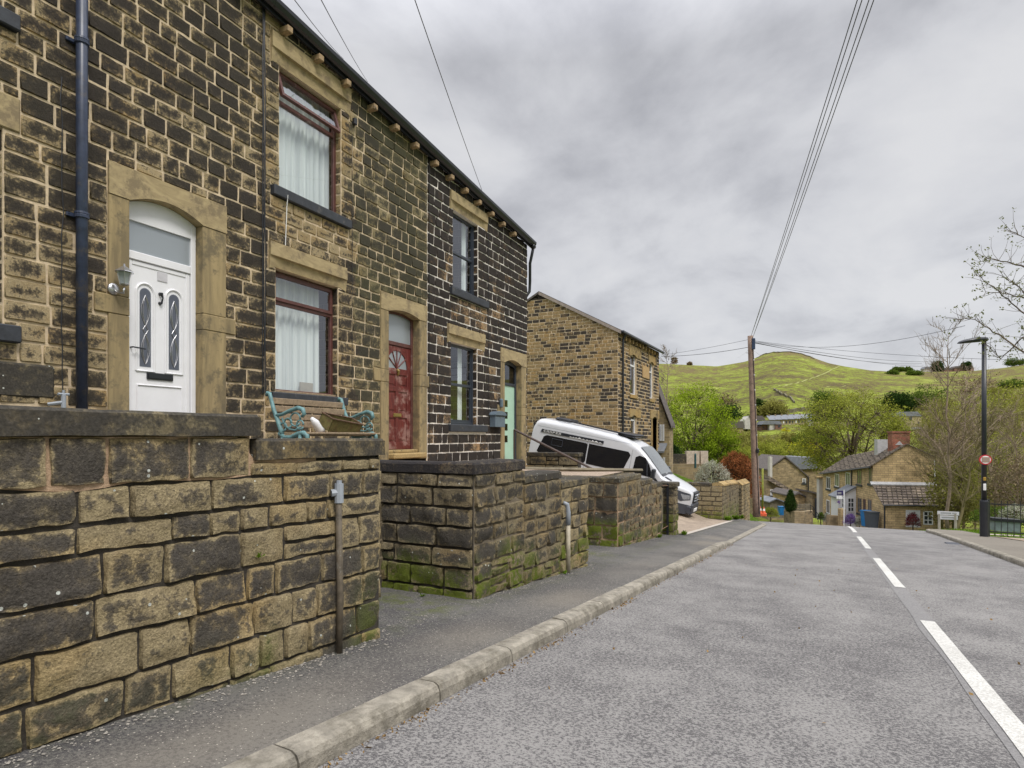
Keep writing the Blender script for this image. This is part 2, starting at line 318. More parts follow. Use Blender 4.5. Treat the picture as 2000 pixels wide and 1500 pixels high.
M['tint'] = glass('tinted_van_glass', (0.06, 0.06, 0.07), 0.03); M['darkg'] = glass('dark_far_glass', (0.25, 0.27, 0.3), 0.1)
M['lamp'] = glass('headlight_glass', (0.9, 0.9, 0.9), 0.2, dens=0.3, body=(0.7, 0.72, 0.75))
def bricks(name, c1, c2, mortar, bw, bh, ms=0.012, bump=0.5, offs=0.5, vary=0.5):
    m, nt, b = newmat(name); t = N(nt, 'ShaderNodeTexCoord')
    nd = N(nt, 'ShaderNodeTexNoise', {'Vector': t.outputs['UV'], 'Scale': 3.0, 'Detail': 2.0}); wv = N(nt, 'ShaderNodeVectorMath', {0: nd.outputs[1], 3: 0.03}, operation='SCALE')
    uv = N(nt, 'ShaderNodeVectorMath', {0: t.outputs['UV'], 1: wv.outputs[0]}, operation='ADD')
    br = N(nt, 'ShaderNodeTexBrick', {'Vector': uv.outputs[0], 'Color1': (*c1, 1), 'Color2': (*c2, 1), 'Mortar': (*mortar, 1), 'Scale': 1.0, 'Mortar Size': ms, 'Mortar Smooth': 0.3, 'Bias': 0.0, 'Brick Width': bw, 'Row Height': bh}, offset=offs)
    n1 = N(nt, 'ShaderNodeTexNoise', {'Vector': t.outputs['Object'], 'Scale': 1.6, 'Detail': 8.0, 'Roughness': 0.7})
    c = mix(nt, 1.0, br.outputs[0], ramp(nt, n1.outputs[0], [(0.3, 1 - vary), (0.7, 1 + vary * 0.7)]), 'MULTIPLY')
    nt.links.new(c, b.inputs['Base Color']); b.inputs['Roughness'].default_value = 0.9
    bp = N(nt, 'ShaderNodeBump', {'Height': math_(nt, 'SUBTRACT', n1.outputs[0], br.outputs[1]), 'Strength': bump, 'Distance': 0.02}); nt.links.new(bp.outputs[0], b.inputs['Normal']); return m
M['br_cot'] = bricks('warm_coursed_cottage_stone', (0.60, 0.44, 0.23), (0.45, 0.33, 0.17), (0.24, 0.17, 0.10), 0.55, 0.17, 0.014)
M['br_far'] = bricks('brown_far_stone', (0.36, 0.27, 0.15), (0.22, 0.17, 0.10), (0.32, 0.26, 0.17), 0.45, 0.16)
M['br_ter'] = bricks('yellowish_terrace_stone', (0.38, 0.32, 0.17), (0.30, 0.24, 0.14), (0.34, 0.29, 0.2), 0.5, 0.2, vary=0.25)
M['br_red'] = bricks('red_brown_far_brick', (0.22, 0.11, 0.08), (0.17, 0.09, 0.06), (0.26, 0.2, 0.17), 0.3, 0.12)
M['br_end'] = bricks('plain_coursed_stone', (0.20, 0.155, 0.09), (0.06, 0.05, 0.04), (0.26, 0.21, 0.14), 0.34, 0.185)
M['chim'] = bricks('red_brick_chimney', (0.34, 0.09, 0.05), (0.22, 0.06, 0.04), (0.30, 0.2, 0.14), 0.22, 0.08)
M['flags'] = bricks('stone_slate_courses', (0.25, 0.20, 0.15), (0.15, 0.12, 0.10), (0.04, 0.03, 0.025), 0.6, 0.32, 0.035, bump=0.9)
M['paver'] = bricks('pinkish_block_paving', (0.36, 0.28, 0.21), (0.30, 0.23, 0.175), (0.20, 0.17, 0.12), 0.2, 0.1, 0.01, vary=0.3)
def road_mat(name, base, dark, light, speck, patch, white=0.0, moss=False):
    m, nt, b = newmat(name); t = N(nt, 'ShaderNodeTexCoord'); P = t.outputs['Object']
    n1 = N(nt, 'ShaderNodeTexNoise', {'Vector': P, 'Scale': 1.1, 'Detail': 8.0, 'Roughness': 0.72})
    mp = N(nt, 'ShaderNodeMapping', {0: P, 3: (1.0, 0.8, 1.0)})
    n2 = N(nt, 'ShaderNodeTexNoise', {'Vector': mp.outputs[0], 'Scale': speck, 'Detail': 4.0, 'Roughness': 0.75})
    n3 = N(nt, 'ShaderNodeTexNoise', {'Vector': P, 'Scale': speck * 3.2, 'Detail': 2.0, 'Roughness': 0.6})
    sp = math_(nt, 'ADD', math_(nt, 'MULTIPLY', n2.outputs[0], 1.0), math_(nt, 'MULTIPLY', math_(nt, 'SUBTRACT', n1.outputs[0], 0.5), patch))
    nb = N(nt, 'ShaderNodeTexNoise', {'Vector': P, 'Scale': 0.9, 'Detail': 7.0, 'Roughness': 0.7}); sp = math_(nt, 'MULTIPLY_ADD', math_(nt, 'SUBTRACT', nb.outputs[0], 0.5), patch * 0.3, sp)
    f = ramp(nt, sp, [(0.49, 0.0), (0.53, 0.8), (0.60, 1.0)])
    col = mix(nt, f, base, dark)
    col = mix(nt, ramp(nt, n3.outputs[0], [(0.55, 0.0), (0.72, 0.8)]), col, light)
    if white > 0:
        v = N(nt, 'ShaderNodeTexVoronoi', {'Vector': P, 'Scale': 75.0}); q = N(nt, 'ShaderNodeSeparateColor', {0: v.outputs['Color']})
        col = mix(nt, math_(nt, 'MULTIPLY', math_(nt, 'LESS_THAN', v.outputs['Distance'], 0.28), math_(nt, 'GREATER_THAN', q.outputs[0], 1 - white)), col, (0.5, 0.46, 0.40))
    if moss:
        a_ = N(nt, 'ShaderNodeAttribute', attribute_name='Col'); s = N(nt, 'ShaderNodeSeparateColor', {0: a_.outputs['Color']})
        n5 = N(nt, 'ShaderNodeTexNoise', {'Vector': P, 'Scale': 5.0, 'Detail': 6.0, 'Roughness': 0.7})
        col = mix(nt, math_(nt, 'MULTIPLY', s.outputs[2], ramp(nt, n5.outputs[0], [(0.45, 0.0), (0.6, 0.9)])), col, (0.085, 0.10, 0.015))
        col = mix(nt, math_(nt, 'MULTIPLY', s.outputs[0], 0.75), col, (0.24, 0.21, 0.165))
    nt.links.new(col, b.inputs['Base Color']); b.inputs['Roughness'].default_value = 0.85; b.inputs['Specular IOR Level'].default_value = 0.3
    bp = N(nt, 'ShaderNodeBump', {'Height': math_(nt, 'ADD', n2.outputs[0], n3.outputs[0]), 'Strength': 0.55, 'Distance': 0.006}); nt.links.new(bp.outputs[0], b.inputs['Normal']); return m
M['road'] = road_mat('worn_grey_asphalt', (0.24, 0.231, 0.222), (0.078, 0.074, 0.076), (0.35, 0.335, 0.32), 66.0, 0.40)
M['pave'] = road_mat('dark_pavement_asphalt', (0.125, 0.12, 0.112), (0.05, 0.048, 0.052), (0.24, 0.225, 0.20), 60.0, 0.5, white=0.10, moss=True)
M['patch'] = road_mat('smooth_dark_asphalt_strip', (0.225, 0.218, 0.215), (0.165, 0.16, 0.16), (0.27, 0.26, 0.25), 60.0, 0.3)
M['gravel'] = road_mat('buff_gravel', (0.42, 0.33, 0.25), (0.22, 0.16, 0.12), (0.55, 0.47, 0.40), 40.0, 0.1, white=0.15)
def land(name, cols, sc):
    m, nt, b = newmat(name); t = N(nt, 'ShaderNodeTexCoord'); P = t.outputs['Object']
    mp = N(nt, 'ShaderNodeMapping', {0: P, 2: (0, 0, 0.5), 3: (1, 1, 2.2)})
    n1 = N(nt, 'ShaderNodeTexNoise', {'Vector': mp.outputs[0], 'Scale': sc, 'Detail': 9.0, 'Roughness': 0.62, 'Distortion': 0.4})
    n2 = N(nt, 'ShaderNodeTexNoise', {'Vector': mp.outputs[0], 'Scale': sc * 7, 'Detail': 6.0, 'Roughness': 0.7})
    n3 = N(nt, 'ShaderNodeTexNoise', {'Vector': P, 'Scale': sc * 30, 'Detail': 4.0, 'Roughness': 0.7})
    k = math_(nt, 'ADD', math_(nt, 'MULTIPLY', n1.outputs[0], 0.5), math_(nt, 'MULTIPLY', n2.outputs[0], 0.5))
    c = ramp(nt, k, cols); at_ = N(nt, 'ShaderNodeAttribute', attribute_name='Col'); s = N(nt, 'ShaderNodeSeparateColor', {0: at_.outputs['Color']})
    bf = math_(nt, 'MULTIPLY', s.outputs[0], ramp(nt, k, [(0.44, 1.0), (0.56, 0.25)]))
    c = mix(nt, bf, c, (0.15, 0.115, 0.055))
    c = mix(nt, 1.0, c, ramp(nt, n3.outputs[0], [(0.25, 0.68), (0.75, 1.35)]), 'MULTIPLY')
    nt.links.new(c, b.inputs['Base Color']); b.inputs['Roughness'].default_value = 0.95; b.inputs['Specular IOR Level'].default_value = 0.1
    bp = N(nt, 'ShaderNodeBump', {'Height': n2.outputs[0], 'Strength': 0.8, 'Distance': 1.5}); nt.links.new(bp.outputs[0], b.inputs['Normal']); return m
M['hill'] = land('rough_hill_pasture', [(0.42, (0.070, 0.060, 0.030)), (0.47, (0.125, 0.120, 0.032)), (0.51, (0.155, 0.185, 0.028)), (0.56, (0.20, 0.245, 0.035)), (0.62, (0.27, 0.29, 0.075))], 0.03)
M['grass'] = land('short_verge_grass', [(0.36, (0.06, 0.10, 0.012)), (0.5, (0.14, 0.24, 0.02)), (0.62, (0.20, 0.33, 0.03))], 0.6)
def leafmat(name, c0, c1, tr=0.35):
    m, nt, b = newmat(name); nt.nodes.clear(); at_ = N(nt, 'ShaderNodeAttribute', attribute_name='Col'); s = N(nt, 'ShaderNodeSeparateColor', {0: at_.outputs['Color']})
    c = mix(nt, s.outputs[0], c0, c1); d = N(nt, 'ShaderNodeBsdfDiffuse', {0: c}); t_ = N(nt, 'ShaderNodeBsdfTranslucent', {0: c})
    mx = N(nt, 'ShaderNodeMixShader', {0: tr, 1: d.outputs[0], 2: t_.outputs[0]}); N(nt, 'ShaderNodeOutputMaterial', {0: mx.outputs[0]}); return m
M['lf_bright'] = leafmat('bright_spring_leaves', (0.11, 0.165, 0.012), (0.32, 0.42, 0.03))
M['lf_olive'] = leafmat('yellow_green_young_leaves', (0.13, 0.16, 0.02), (0.34, 0.36, 0.06))
M['lf_beech'] = leafmat('copper_beech_leaves', (0.13, 0.045, 0.018), (0.42, 0.17, 0.07))
M['lf_dark'] = leafmat('dark_evergreen_leaves', (0.012, 0.03, 0.008), (0.05, 0.09, 0.02))
M['lf_mid'] = leafmat('mid_green_leaves', (0.05, 0.085, 0.015), (0.13, 0.19, 0.03))
M['lf_bud'] = leafmat('brown_olive_buds', (0.15, 0.135, 0.035), (0.30, 0.30, 0.075))
M['lf_bare'] = leafmat('bare_twig_haze', (0.13, 0.095, 0.055), (0.25, 0.19, 0.11), 0.1)
M['lf_yel'] = leafmat('yellow_blossom', (0.30, 0.28, 0.02), (0.62, 0.58, 0.03))
M['lf_white'] = leafmat('cream_blossom', (0.28, 0.30, 0.20), (0.55, 0.54, 0.46))
M['lf_pur'] = leafmat('purple_flowers', (0.09, 0.05, 0.17), (0.25, 0.15, 0.42))
M['lf_red'] = leafmat('dark_red_leaves', (0.08, 0.015, 0.02), (0.22, 0.04, 0.05))
M['lf_young'] = leafmat('grey_green_young_leaves', (0.10, 0.115, 0.04), (0.24, 0.26, 0.11))
M['lf_grass'] = leafmat('grass_blades', (0.07, 0.13, 0.012), (0.20, 0.32, 0.03))
M['lf_litter'] = leafmat('fallen_leaves', (0.10, 0.065, 0.035), (0.34, 0.22, 0.09), 0.1)
#@@PART2
# ------------------------------------------------------------------ the lie of the land
def zr(s):                                    # street profile: 8.3 % down to the brow, then steeper
    if s < 24: return -0.0832 * s
    if s < 34: t = s - 24; return -0.0832 * 24 - 0.0832 * t - 0.0029 * t * t
    return -0.0832 * 34 - 0.29 - 0.141 * (s - 34)
def sn(x, y): return x, y
CREST = [(-900, 560), (300, 640), (700, 690), (1000, 706), (1290, 708), (1400, 713), (1455, 704), (1475, 697), (1492, 690), (1510, 686), (1528, 684), (1548, 684.5), (1565, 688), (1582, 693), (1600, 700), (1620, 707), (1650, 713), (1700, 721), (1750, 724), (1830, 724), (1900, 722), (1960, 716), (2000, 710), (2200, 690), (3000, 640), (6000, 600)]
HP = [(110, 0), (200, 0.035), (300, 0.075), (380, 0.112), (425, 0.145), (470, 0.205), (520, 0.29), (600, 0.43), (700, 0.61), (800, 0.80), (860, 0.925), (900, 1.0)]
def lerp(tab, x):
    if x <= tab[0][0]: return tab[0][1]
    for (a, b), (c, d) in zip(tab, tab[1:]):
        if x <= c: return b + (d - b) * (x - a) / (c - a)
    return tab[-1][1]
def G(x, y):
    Z = x * CT + y * ST; Xc = x * ST - y * CT
    base = zr(max(x, -40)) - 0.08
    base += 2.3 * sm(4.0, 7.0, y) * sm(24.2, 25.5, x) * (1 - sm(48, 75, x))
    r = math.hypot(x, y)
    if x < 26 and -6 < y < 12: return base - 0.05
    base += 0.12 * sm(-4.5, -5.5, y) * sm(20, 24, x)
    if r < 70: return base
    px = 1000 + F * Xc / max(Z, 1e-3) if Z > 5 else (-900 if Xc < 0 else 6000)
    crest = EYE + (HOR - lerp(CREST, px)) / F * 900 * max(0.35, Z / max(r, 1))
    t = sm(70, 110, r); v = base * (1 - t) + (-14) * t
    if r > 110:
        u = (r - 110) / (900 - 110)
        if u <= 1: v = -14 + (crest + 14) * lerp(HP, r) + 3.0 * nz(x, y, 0, 0.012) * min(1, u * 4) * min(1, (1 - u) * 6 + 0.1) + 1.0 * nz(x, y, 5, 0.05) * min(1, (1 - u) * 6 + 0.1)
        else: v = crest - (r - 900) * 0.12
    return v
mb = MB(); rings = [0] + [2 * 1.06 ** k for k in range(120) if 2 * 1.06 ** k < 900] ; NA = 720
angs = []
a0 = -180.0
while a0 < 180: angs.append(a0); a0 += 0.25 if -50 < a0 < 15 + 27 - 0 else 3.0
# angles are measured from the street direction; the camera sees about -13 .. 67 degrees
angs = []; a0 = -180.0
while a0 < 180: angs.append(a0); a0 += 0.3 if -20 < a0 < 30 else 3.0
rings = [0.0] + [1.5 + 1.5 * k for k in range(60)] + [91.5 * 1.032 ** k for k in range(1, 84)]
idx = []
for r_ in rings:
    row = []
    for a in angs:
        x, y = r_ * math.cos(R(a)), r_ * math.sin(R(a)); z = G(x, y)
        Z = x * CT + y * ST; pxx = 1000 + F * (x * ST - y * CT) / max(Z, 1)
        br = (sm(1640, 1900, pxx) * sm(300, 500, r_) * 0.45 + 0.4 * sm(480, 800, r_)) if Z > 100 else 0
        if r_ > 850 and 1485 < pxx < 1610: br = 1.0
        if 1290 < pxx < 1490 and r_ > 790: br = 0.8
        row.append(mb.vert((x, y, z), (br, 0, 0, 0)))
    idx.append(row)
for i in range(len(rings) - 1):
    near = rings[i] < 62
    for k in range(len(angs)):
        k2 = (k + 1) % len(angs); mb.face((idx[i][k], idx[i+1][k], idx[i+1][k2], idx[i][k2]), 1 if near else 0)
o = mb.build('ground', [M['hill'], M['grass']], smooth=True, fix=False); tag(o, None, None, kind='structure')

KB = 1.93; KR = -3.39                          # left and right kerb lines (y)
def strip(name, y0f, y1f, s0, s1, step, dz, mat, ny=1, col=None, kind='structure', thick=0):
    m_ = MB(); rows = []; n = max(1, int((s1 - s0) / step))
    for i in range(n + 1):
        s = s0 + (s1 - s0) * i / n; ya, yb = y0f(s), y1f(s)
        rows.append([m_.vert((s, ya + (yb - ya) * k / ny, zr(s) + (dz(s, ya + (yb - ya) * k / ny) if callable(dz) else dz)), col(s, ya + (yb - ya) * k / ny) if col else (0, 1, 0, 0)) for k in range(ny + 1)])
    for i in range(n):
        for k in range(ny): m_.face((rows[i][k], rows[i+1][k], rows[i+1][k+1], rows[i][k+1]))
    o = m_.build(name, mat, fix=False, smooth=True); tag(o, None, None, kind=kind); return o
cv_ = lambda s: KB + (0.06 * (s - 24.5) ** 2 if s > 24.5 else 0)         # the left kerb swings away past the brow
cr_ = lambda s: KR - (0.05 * (s - 27) ** 2 if s > 27 else 0)
strip('road', lambda s: max(cr_(s), -9), lambda s: min(cv_(s) , 12), -10, 70, 0.5, 0.0, M['road'], 8)
strip('road_patch', lambda s: -0.99 + 0.02 * nz(s, 0, 0, 0.9), lambda s: -0.82 + 0.03 * nz(s, 5, 0, 0.8), -10, 34, 0.5, 0.004, M['patch'])
# dashed centre line: each painted dash is a marking of its own
for k in range(6):
    s0 = 4.03 + 6.78 * k - (6.78 if k == 0 else 0) * 0
    pass
def dashat(s0, s1):
    m_ = MB(); n = max(2, int((s1 - s0) / 0.4)); rr = []
    for i in range(n + 1):
        s = s0 + (s1 - s0) * i / n; j = 0.006 * nz(s * 9, 0, 0)
        rr.append((m_.vert((s, -0.865 + j, zr(s) + 0.009)), m_.vert((s, -0.99 + j, zr(s) + 0.009))))
    for i in range(n): m_.face((rr[i][0], rr[i+1][0], rr[i+1][1], rr[i][1]))
    return m_
# kerbs
def kerb(name, yf, side, s0, s1, lab, h0=0.10, dropf=None):
    t = None; m_ = MB(); s = s0
    while s < s1:
        L = random.uniform(0.9, 1.15); e = min(s + L, s1) - 0.012; n = 3 if s < 20 else 5; prof = []
        jz = random.uniform(-0.004, 0.004)
        for i in range(n + 1):
            q = s + (e - s) * i / n; y = yf(q); h = h0 * (dropf(q) if dropf else 1) + jz; ring = []
            for (dy, z) in ((0, -0.06), (0.006, h * 0.55), (0.02, h * 0.86), (0.045, h), (0.15, h + 0.004), (0.15, -0.06)):
                ring.append(m_.vert((q, y + side * dy, zr(q) + z + 0.004 * nz(q, dy * 9, z, 7)), (random.random(), 1, 0, 0)))
            prof.append(ring)
        for i in range(n):
            for k in range(5): m_.face((prof[i][k], prof[i+1][k], prof[i+1][k+1], prof[i][k+1]))
        m_.face(prof[0]); m_.face(prof[-1][::-1]); s += L
    o = m_.build(name, M['conc']); tag(o, None, None, kind='structure'); return o
drop_l = lambda s: 1 - 0.6 * sm(14.0, 15.5, s)
kerb('kerb', cv_, 1, -2, 29.5, '', dropf=drop_l)
kerb('kerb', cr_, -1, -2, 31.0, '', dropf=lambda s: 1)
YW = 3.2                                      # pavement runs back to under the garden walls
def pcol(s, y):
    m = 0.0
    m += 0.9 * (1 - sm(0.0, 0.55, abs(s - 4.6))) * sm(2.9, 3.2, y) + 0.7 * (1 - sm(0, 1.0, abs(s - 9.7))) * sm(3.0, 3.3, y)
    m += 0.45 * (1 - sm(0.05, 0.3, abs(y - 2.95))) * (0.5 + 0.5 * nz(s, 0, 0, 1.7))
    w = (1 - sm(0.10, 0.45, abs(y - (KB + 0.40 + 0.12 * nz(s, 1, 0, 0.7))))) * (0.15 + 0.7 * max(0, nz(s, 3, 0, 0.8)))
    return (w, 1, min(1, m), 0)
strip('pavement', lambda s: cv_(s) + 0.15, lambda s: 4.6 + (0.8 if s > 24.5 else 0) + (cv_(s) - KB), -3, 31, 0.18, lambda s, y: 0.098 - 0.1 * (1 - drop_l(s)) * (1 - sm(cv_(s) + 0.1, cv_(s) + 0.8, y)), M['pave'], 16, col=pcol)
strip('pavement', lambda s: -5.4 if s < 24.2 else -6.6, lambda s: cr_(s) - 0.15, 6, 33, 0.5, 0.098, M['pave'], 6, col=lambda s, y: (0.8, 1, 0, 0))

# ------------------------------------------------------------------ masonry
def masonry(mb, pt, U0, U1, zb, holes=(), slen=(0.22, 0.42), gap=0.014, proud=0.02, back=0.012, res=0.07, rough=0.012, jit=0.006, bev=0.012,
            ztop=None, zbot=None, moss=None, ms=0, mm=1, mortar=True, tint=None, rnd=None, breakc=0.0, pillow=0.0):
    rnd = rnd or random
    def stone_(a, b, c, d):
        a += gap / 2; b -= gap / 2; c += gap / 2; d -= gap / 2
        if b - a < 0.03 or d - c < 0.02: return
        nx = max(1, int((b - a - 2 * bev) / res)); ny = max(1, int((d - c - 2 * bev) / res))
        us = [a, a + bev] + [a + bev + (b - a - 2 * bev) * i / nx for i in range(1, nx)] + [b - bev, b]
        vs = [c, c + bev] + [c + bev + (d - c - 2 * bev) * i / ny for i in range(1, ny)] + [d - bev, d]
        tn = tint(a, c) if tint else rnd.random(); o_ = rnd.random() * 50; tilt = rnd.uniform(-1, 1) * rough; tl2 = rnd.uniform(-1, 1) * rough; pr = proud * rnd.uniform(0.6, 1.25)
        g = []
        for i, u in enumerate(us):
            row = []
            for k, v in enumerate(vs):
                bd = i in (0, len(us) - 1) or k in (0, len(vs) - 1); b2 = i in (1, len(us) - 2) or k in (1, len(vs) - 2)
                if bd: dd = -back
                else:
                    su = (u - a) / (b - a); sv = (v - c) / (d - c)
                    dd = pr + rough * 1.3 * nz(u + o_, v, o_, 6) + rough * 1.2 * abs(nz(u * 0.6 + o_, v * 1.5, o_, 17)) + tilt * (su - 0.5) + tl2 * (sv - 0.5) + pillow * 16 * su * (1 - su) * sv * (1 - sv)
                    if b2: dd -= pr * 0.12
                ju = jit * nz(u + o_, v, 3.1, 11); jv = jit * nz(u, v + o_, 9.7, 11)
                if bd and i in (0, len(us) - 1) and k in (0, len(vs) - 1):
                    ju += 0.4 * bev * (1 if i == 0 else -1); jv += 0.4 * bev * (1 if k == 0 else -1)
                ms_ = moss(u, v) if moss else 0
                q_ = pt(u + ju, v + jv, dd); cc_ = (tn, 0.0 if bd else (0.35 if b2 else 1.0), ms_, 0); row.append((mb.vert(q_, cc_), q_, cc_, bd))
            g.append(row)
        sk = {}
        def V_(i, k, skirt):                     # the sides of a stone keep their own vertices, so its arrises stay crisp
            if not skirt or g[i][k][3]: return g[i][k][0]
            if (i, k) not in sk: sk[i, k] = mb.vert(g[i][k][1], g[i][k][2])
            return sk[i, k]
        for i in range(len(us) - 1):
            for k in range(len(vs) - 1):
                e_ = any(g[a_][b_][3] for a_, b_ in ((i, k), (i+1, k), (i+1, k+1), (i, k+1))); mb.face((V_(i, k, e_), V_(i+1, k, e_), V_(i+1, k+1, e_), V_(i, k+1, e_)), ms)
    for j in range(len(zb) - 1):
        c, d = zb[j], zb[j+1]
        br = sorted({U0, U1} | {h[k] for h in holes for k in (0, 1) if U0 < h[k] < U1 and h[2] < d - 0.015 and h[3] > c + 0.015})
        merged = []
        for a, b in zip(br, br[1:]):
            segs = [(c, d)]
            for h in holes:
                if h[0] < (a + b) / 2 < h[1]:
                    ns = []
                    for (p, q) in segs:
                        if h[2] >= q or h[3] <= p: ns.append((p, q)); continue
                        if h[2] - p > 0.03: ns.append((p, h[2]))
                        if q - h[3] > 0.03: ns.append((h[3], q))
                    segs = ns
            for sg in segs: merged.append((a, b, *sg))
        for (a, b, p, q) in merged:
            u = a
            while u < b - 1e-6:
                L = rnd.uniform(*slen)
                if b - u - L < slen[0] * 0.6: L = b - u
                if b - u > slen[1] * 1.1 and b - u < slen[0] * 2.2: L = (b - u) / 2
                e = min(u + L, b); p2, q2 = p, q; um = (u + e) / 2
                if ztop: q2 = min(q, ztop(um))
                if zbot: p2 = max(p, zbot(um)) if zbot(um) < q else q
                if q2 - p2 > 0.045:
                    if breakc and rnd.random() < breakc and q2 - p2 > 0.14 and e - u > 0.25:
                        zmid = p2 + (q2 - p2) * rnd.uniform(0.4, 0.6); stone_(u, e, p2, zmid); stone_(u, e, zmid, q2)
                    else: stone_(u, e, p2, q2)
                u = e
    if mortar:
        us = sorted({U0, U1} | {h[k] for h in holes for k in (0, 1) if U0 < h[k] < U1})
        fine = [];
        for a, b in zip(us, us[1:]):
            n = max(1, int((b - a) / 0.8)); fine += [a + (b - a) * i / n for i in range(n)]
        fine.append(U1)
        zs = sorted({zb[0], zb[-1]} | {h[k] for h in holes for k in (2, 3) if zb[0] < h[k] < zb[-1]})
        for a, b in zip(fine, fine[1:]):
            for p, q in zip(zs, zs[1:]):
                um, zm = (a + b) / 2, (p + q) / 2
                if any(h[0] < um < h[1] and h[2] < zm < h[3] for h in holes): continue
                q1 = min(q, ztop(a)) if ztop else q; q2 = min(q, ztop(b)) if ztop else q
                if q1 <= p and q2 <= p: continue
                mb.face([mb.vert(pt(a, p, 0)), mb.vert(pt(b, p, 0)), mb.vert(pt(b, max(q2, p), 0)), mb.vert(pt(a, max(q1, p), 0))], mm)
def courses(z0, z1, h, rnd, grow=0.0):
    out = [z0]
    while out[-1] < z1 - 0.05:
        hh = rnd.uniform(*h)
        if z1 - out[-1] - hh < h[0] * 0.6: hh = z1 - out[-1]
        out.append(out[-1] + hh)
    return out

# ------------------------------------------------------------------ the terrace on the left
FA = Frame(1570, 6.6); U = FA.u; P = FA.p
def ZR(r, y=0.0): return FA.zr(r, y)
uE0, uE1 = U(545, -0.22), U(1022, -0.22); zE0, zE1 = ZR(0.832, -0.22), ZR(0.735, -0.22)
def eave(u): return zE0 + (zE1 - zE0) * (u - uE0) / (uE1 - uE0)
uS, uB1, uB2, uEnd = 0.2, U(516), U(834), U(1029)
DEP = 7.5
def wall_front(name, root, ua, ub, zb0, holes, mats, seed, slen, ch, tintf=None):
    rnd = random.Random(seed); m_ = MB()
    pt = lambda u, z, d: P(u, -d, z)
    masonry(m_, pt, ua, ub, courses(zb0, max(eave(ua), eave(ub)) - 0.02, ch, rnd), holes, slen=slen, ztop=lambda u: eave(u) - 0.07, rnd=rnd, tint=tintf, res=0.06, rough=0.009, proud=0.016)
    for h in holes:                                                # reveals of the openings, 12 cm deep, in stone
        if len(h) > 4 and h[4] == 'plain': continue
        dp = 0.13
        for uu, s in ((h[0], 1), (h[1], -1)):
            pr = lambda a, z, d, uu=uu, s=s: P(uu + s * d, a, z)
            masonry(m_, pr, 0, dp, courses(h[2], h[3], ch, rnd), slen=(0.12, 0.14), rnd=rnd, res=0.08, proud=0.006, rough=0.004)
        m_.face([m_.vert(P(h[0], 0, h[3])), m_.vert(P(h[1], 0, h[3])), m_.vert(P(h[1], dp, h[3])), m_.vert(P(h[0], dp, h[3]))], 1)
        m_.face([m_.vert(P(h[0], 0, h[2])), m_.vert(P(h[1], 0, h[2])), m_.vert(P(h[1], dp, h[2])), m_.vert(P(h[0], dp, h[2]))], 1)
    w = m_.build('wall', mats, root, smooth=(0,), fix=False)
    # plain side and back walls, ceiling and floor close the house
    m_ = MB(tr=lambda u, y, z: P(u, y, z))
    z0 = zb0 - 1.5; m_.poly([(ua, DEP, z0), (ub, DEP, z0), (ub, DEP, eave(ub) - 0.1), (ua, DEP, eave(ua) - 0.1)])
    for uu in (ua + 0.002, ub - 0.002): m_.poly([(uu, 0, z0), (uu, DEP, z0), (uu, DEP, eave(uu) - 0.1), (uu, DEP / 2, eave(uu) + 2.1), (uu, 0, eave(uu) - 0.1)])
    m_.poly([(ua, 0, zb0 + 0.02), (ub, 0, zb0 + 0.02), (ub, DEP, zb0 + 0.02), (ua, DEP, zb0 + 0.02)])
    m_.poly([(ua, 0.01, zb0), (ub, 0.01, zb0), (ub, 0.01, z0), (ua, 0.01, z0)])
    m_.build('side_and_back_wall', M['br_end'], root)
    m_ = MB(tr=lambda u, y, z: P(u, y, z)); mid = ZR(0.40)        # the floor between the storeys keeps the rooms apart
    m_.box((ua + 0.02, 0.2, mid - 0.1), (ub - 0.02, DEP - 0.02, mid)); m_.build('floor', M['dark'], root)
    # roof, fascia, gutter
    m_ = MB(tr=lambda u, y, z: P(u, y, z)); ov = 0.12 if ub > uEnd - 0.1 else 0
    for (y0, za, y1, zb_) in ((-0.17, 0.0, DEP / 2, 2.3), (DEP / 2, 2.3, DEP + 0.2, -0.05)):
        m_.poly([(ua, y0, eave(ua) + za), (ub + ov, y0, eave(ub) + za), (ub + ov, y1, eave(ub) + zb_), (ua, y1, eave(ua) + zb_)])
        m_.poly([(ua, y0, eave(ua) + za - 0.07), (ub + ov, y0, eave(ub) + za - 0.07), (ub + ov, y1, eave(ub) + zb_ - 0.07), (ua, y1, eave(ua) + zb_ - 0.07)])
        m_.poly([(ub + ov, y0, eave(ub) + za), (ub + ov, y1, eave(ub) + zb_), (ub + ov, y1, eave(ub) + zb_ - 0.07), (ub + ov, y0, eave(ub) + za - 0.07)])
    m_.poly([(ua, -0.17, eave(ua)), (ub + ov, -0.17, eave(ub)), (ub + ov, -0.17, eave(ub) - 0.07), (ua, -0.17, eave(ua) - 0.07)])
    m_.build('roof', M['slate'], root)
    m_ = MB(); g = []
    prof = [(-0.07, -0.075), (-0.10, -0.085), (-0.13, -0.07), (-0.155, -0.035), (-0.165, 0.01), (-0.175, 0.012), (-0.17, -0.04), (-0.14, -0.095), (-0.10, -0.115), (-0.06, -0.10)]
    for uu in (ua, ub + ov):
        g.append([m_.vert(P(uu, y - 0.055, eave(uu) + z)) for y, z in prof])
    for k in range(len(prof)): k2 = (k + 1) % len(prof); m_.face((g[0][k], g[1][k], g[1][k2], g[0][k2]))
    m_.face(g[0]); m_.face(g[1]); m_.build('gutter', M['black'], root)
    m_ = MB(tr=lambda u, y, z: P(u, y, z))
    m_.prism([(ua, -0.11, eave(ua) - 0.07), (ub + ov, -0.11, eave(ub) - 0.07), (ub + ov, -0.11, eave(ub) - 0.15), (ua, -0.11, eave(ua) - 0.15)], FA.n * 0.03)
    m_.build('fascia', M['black'], root)
    return w
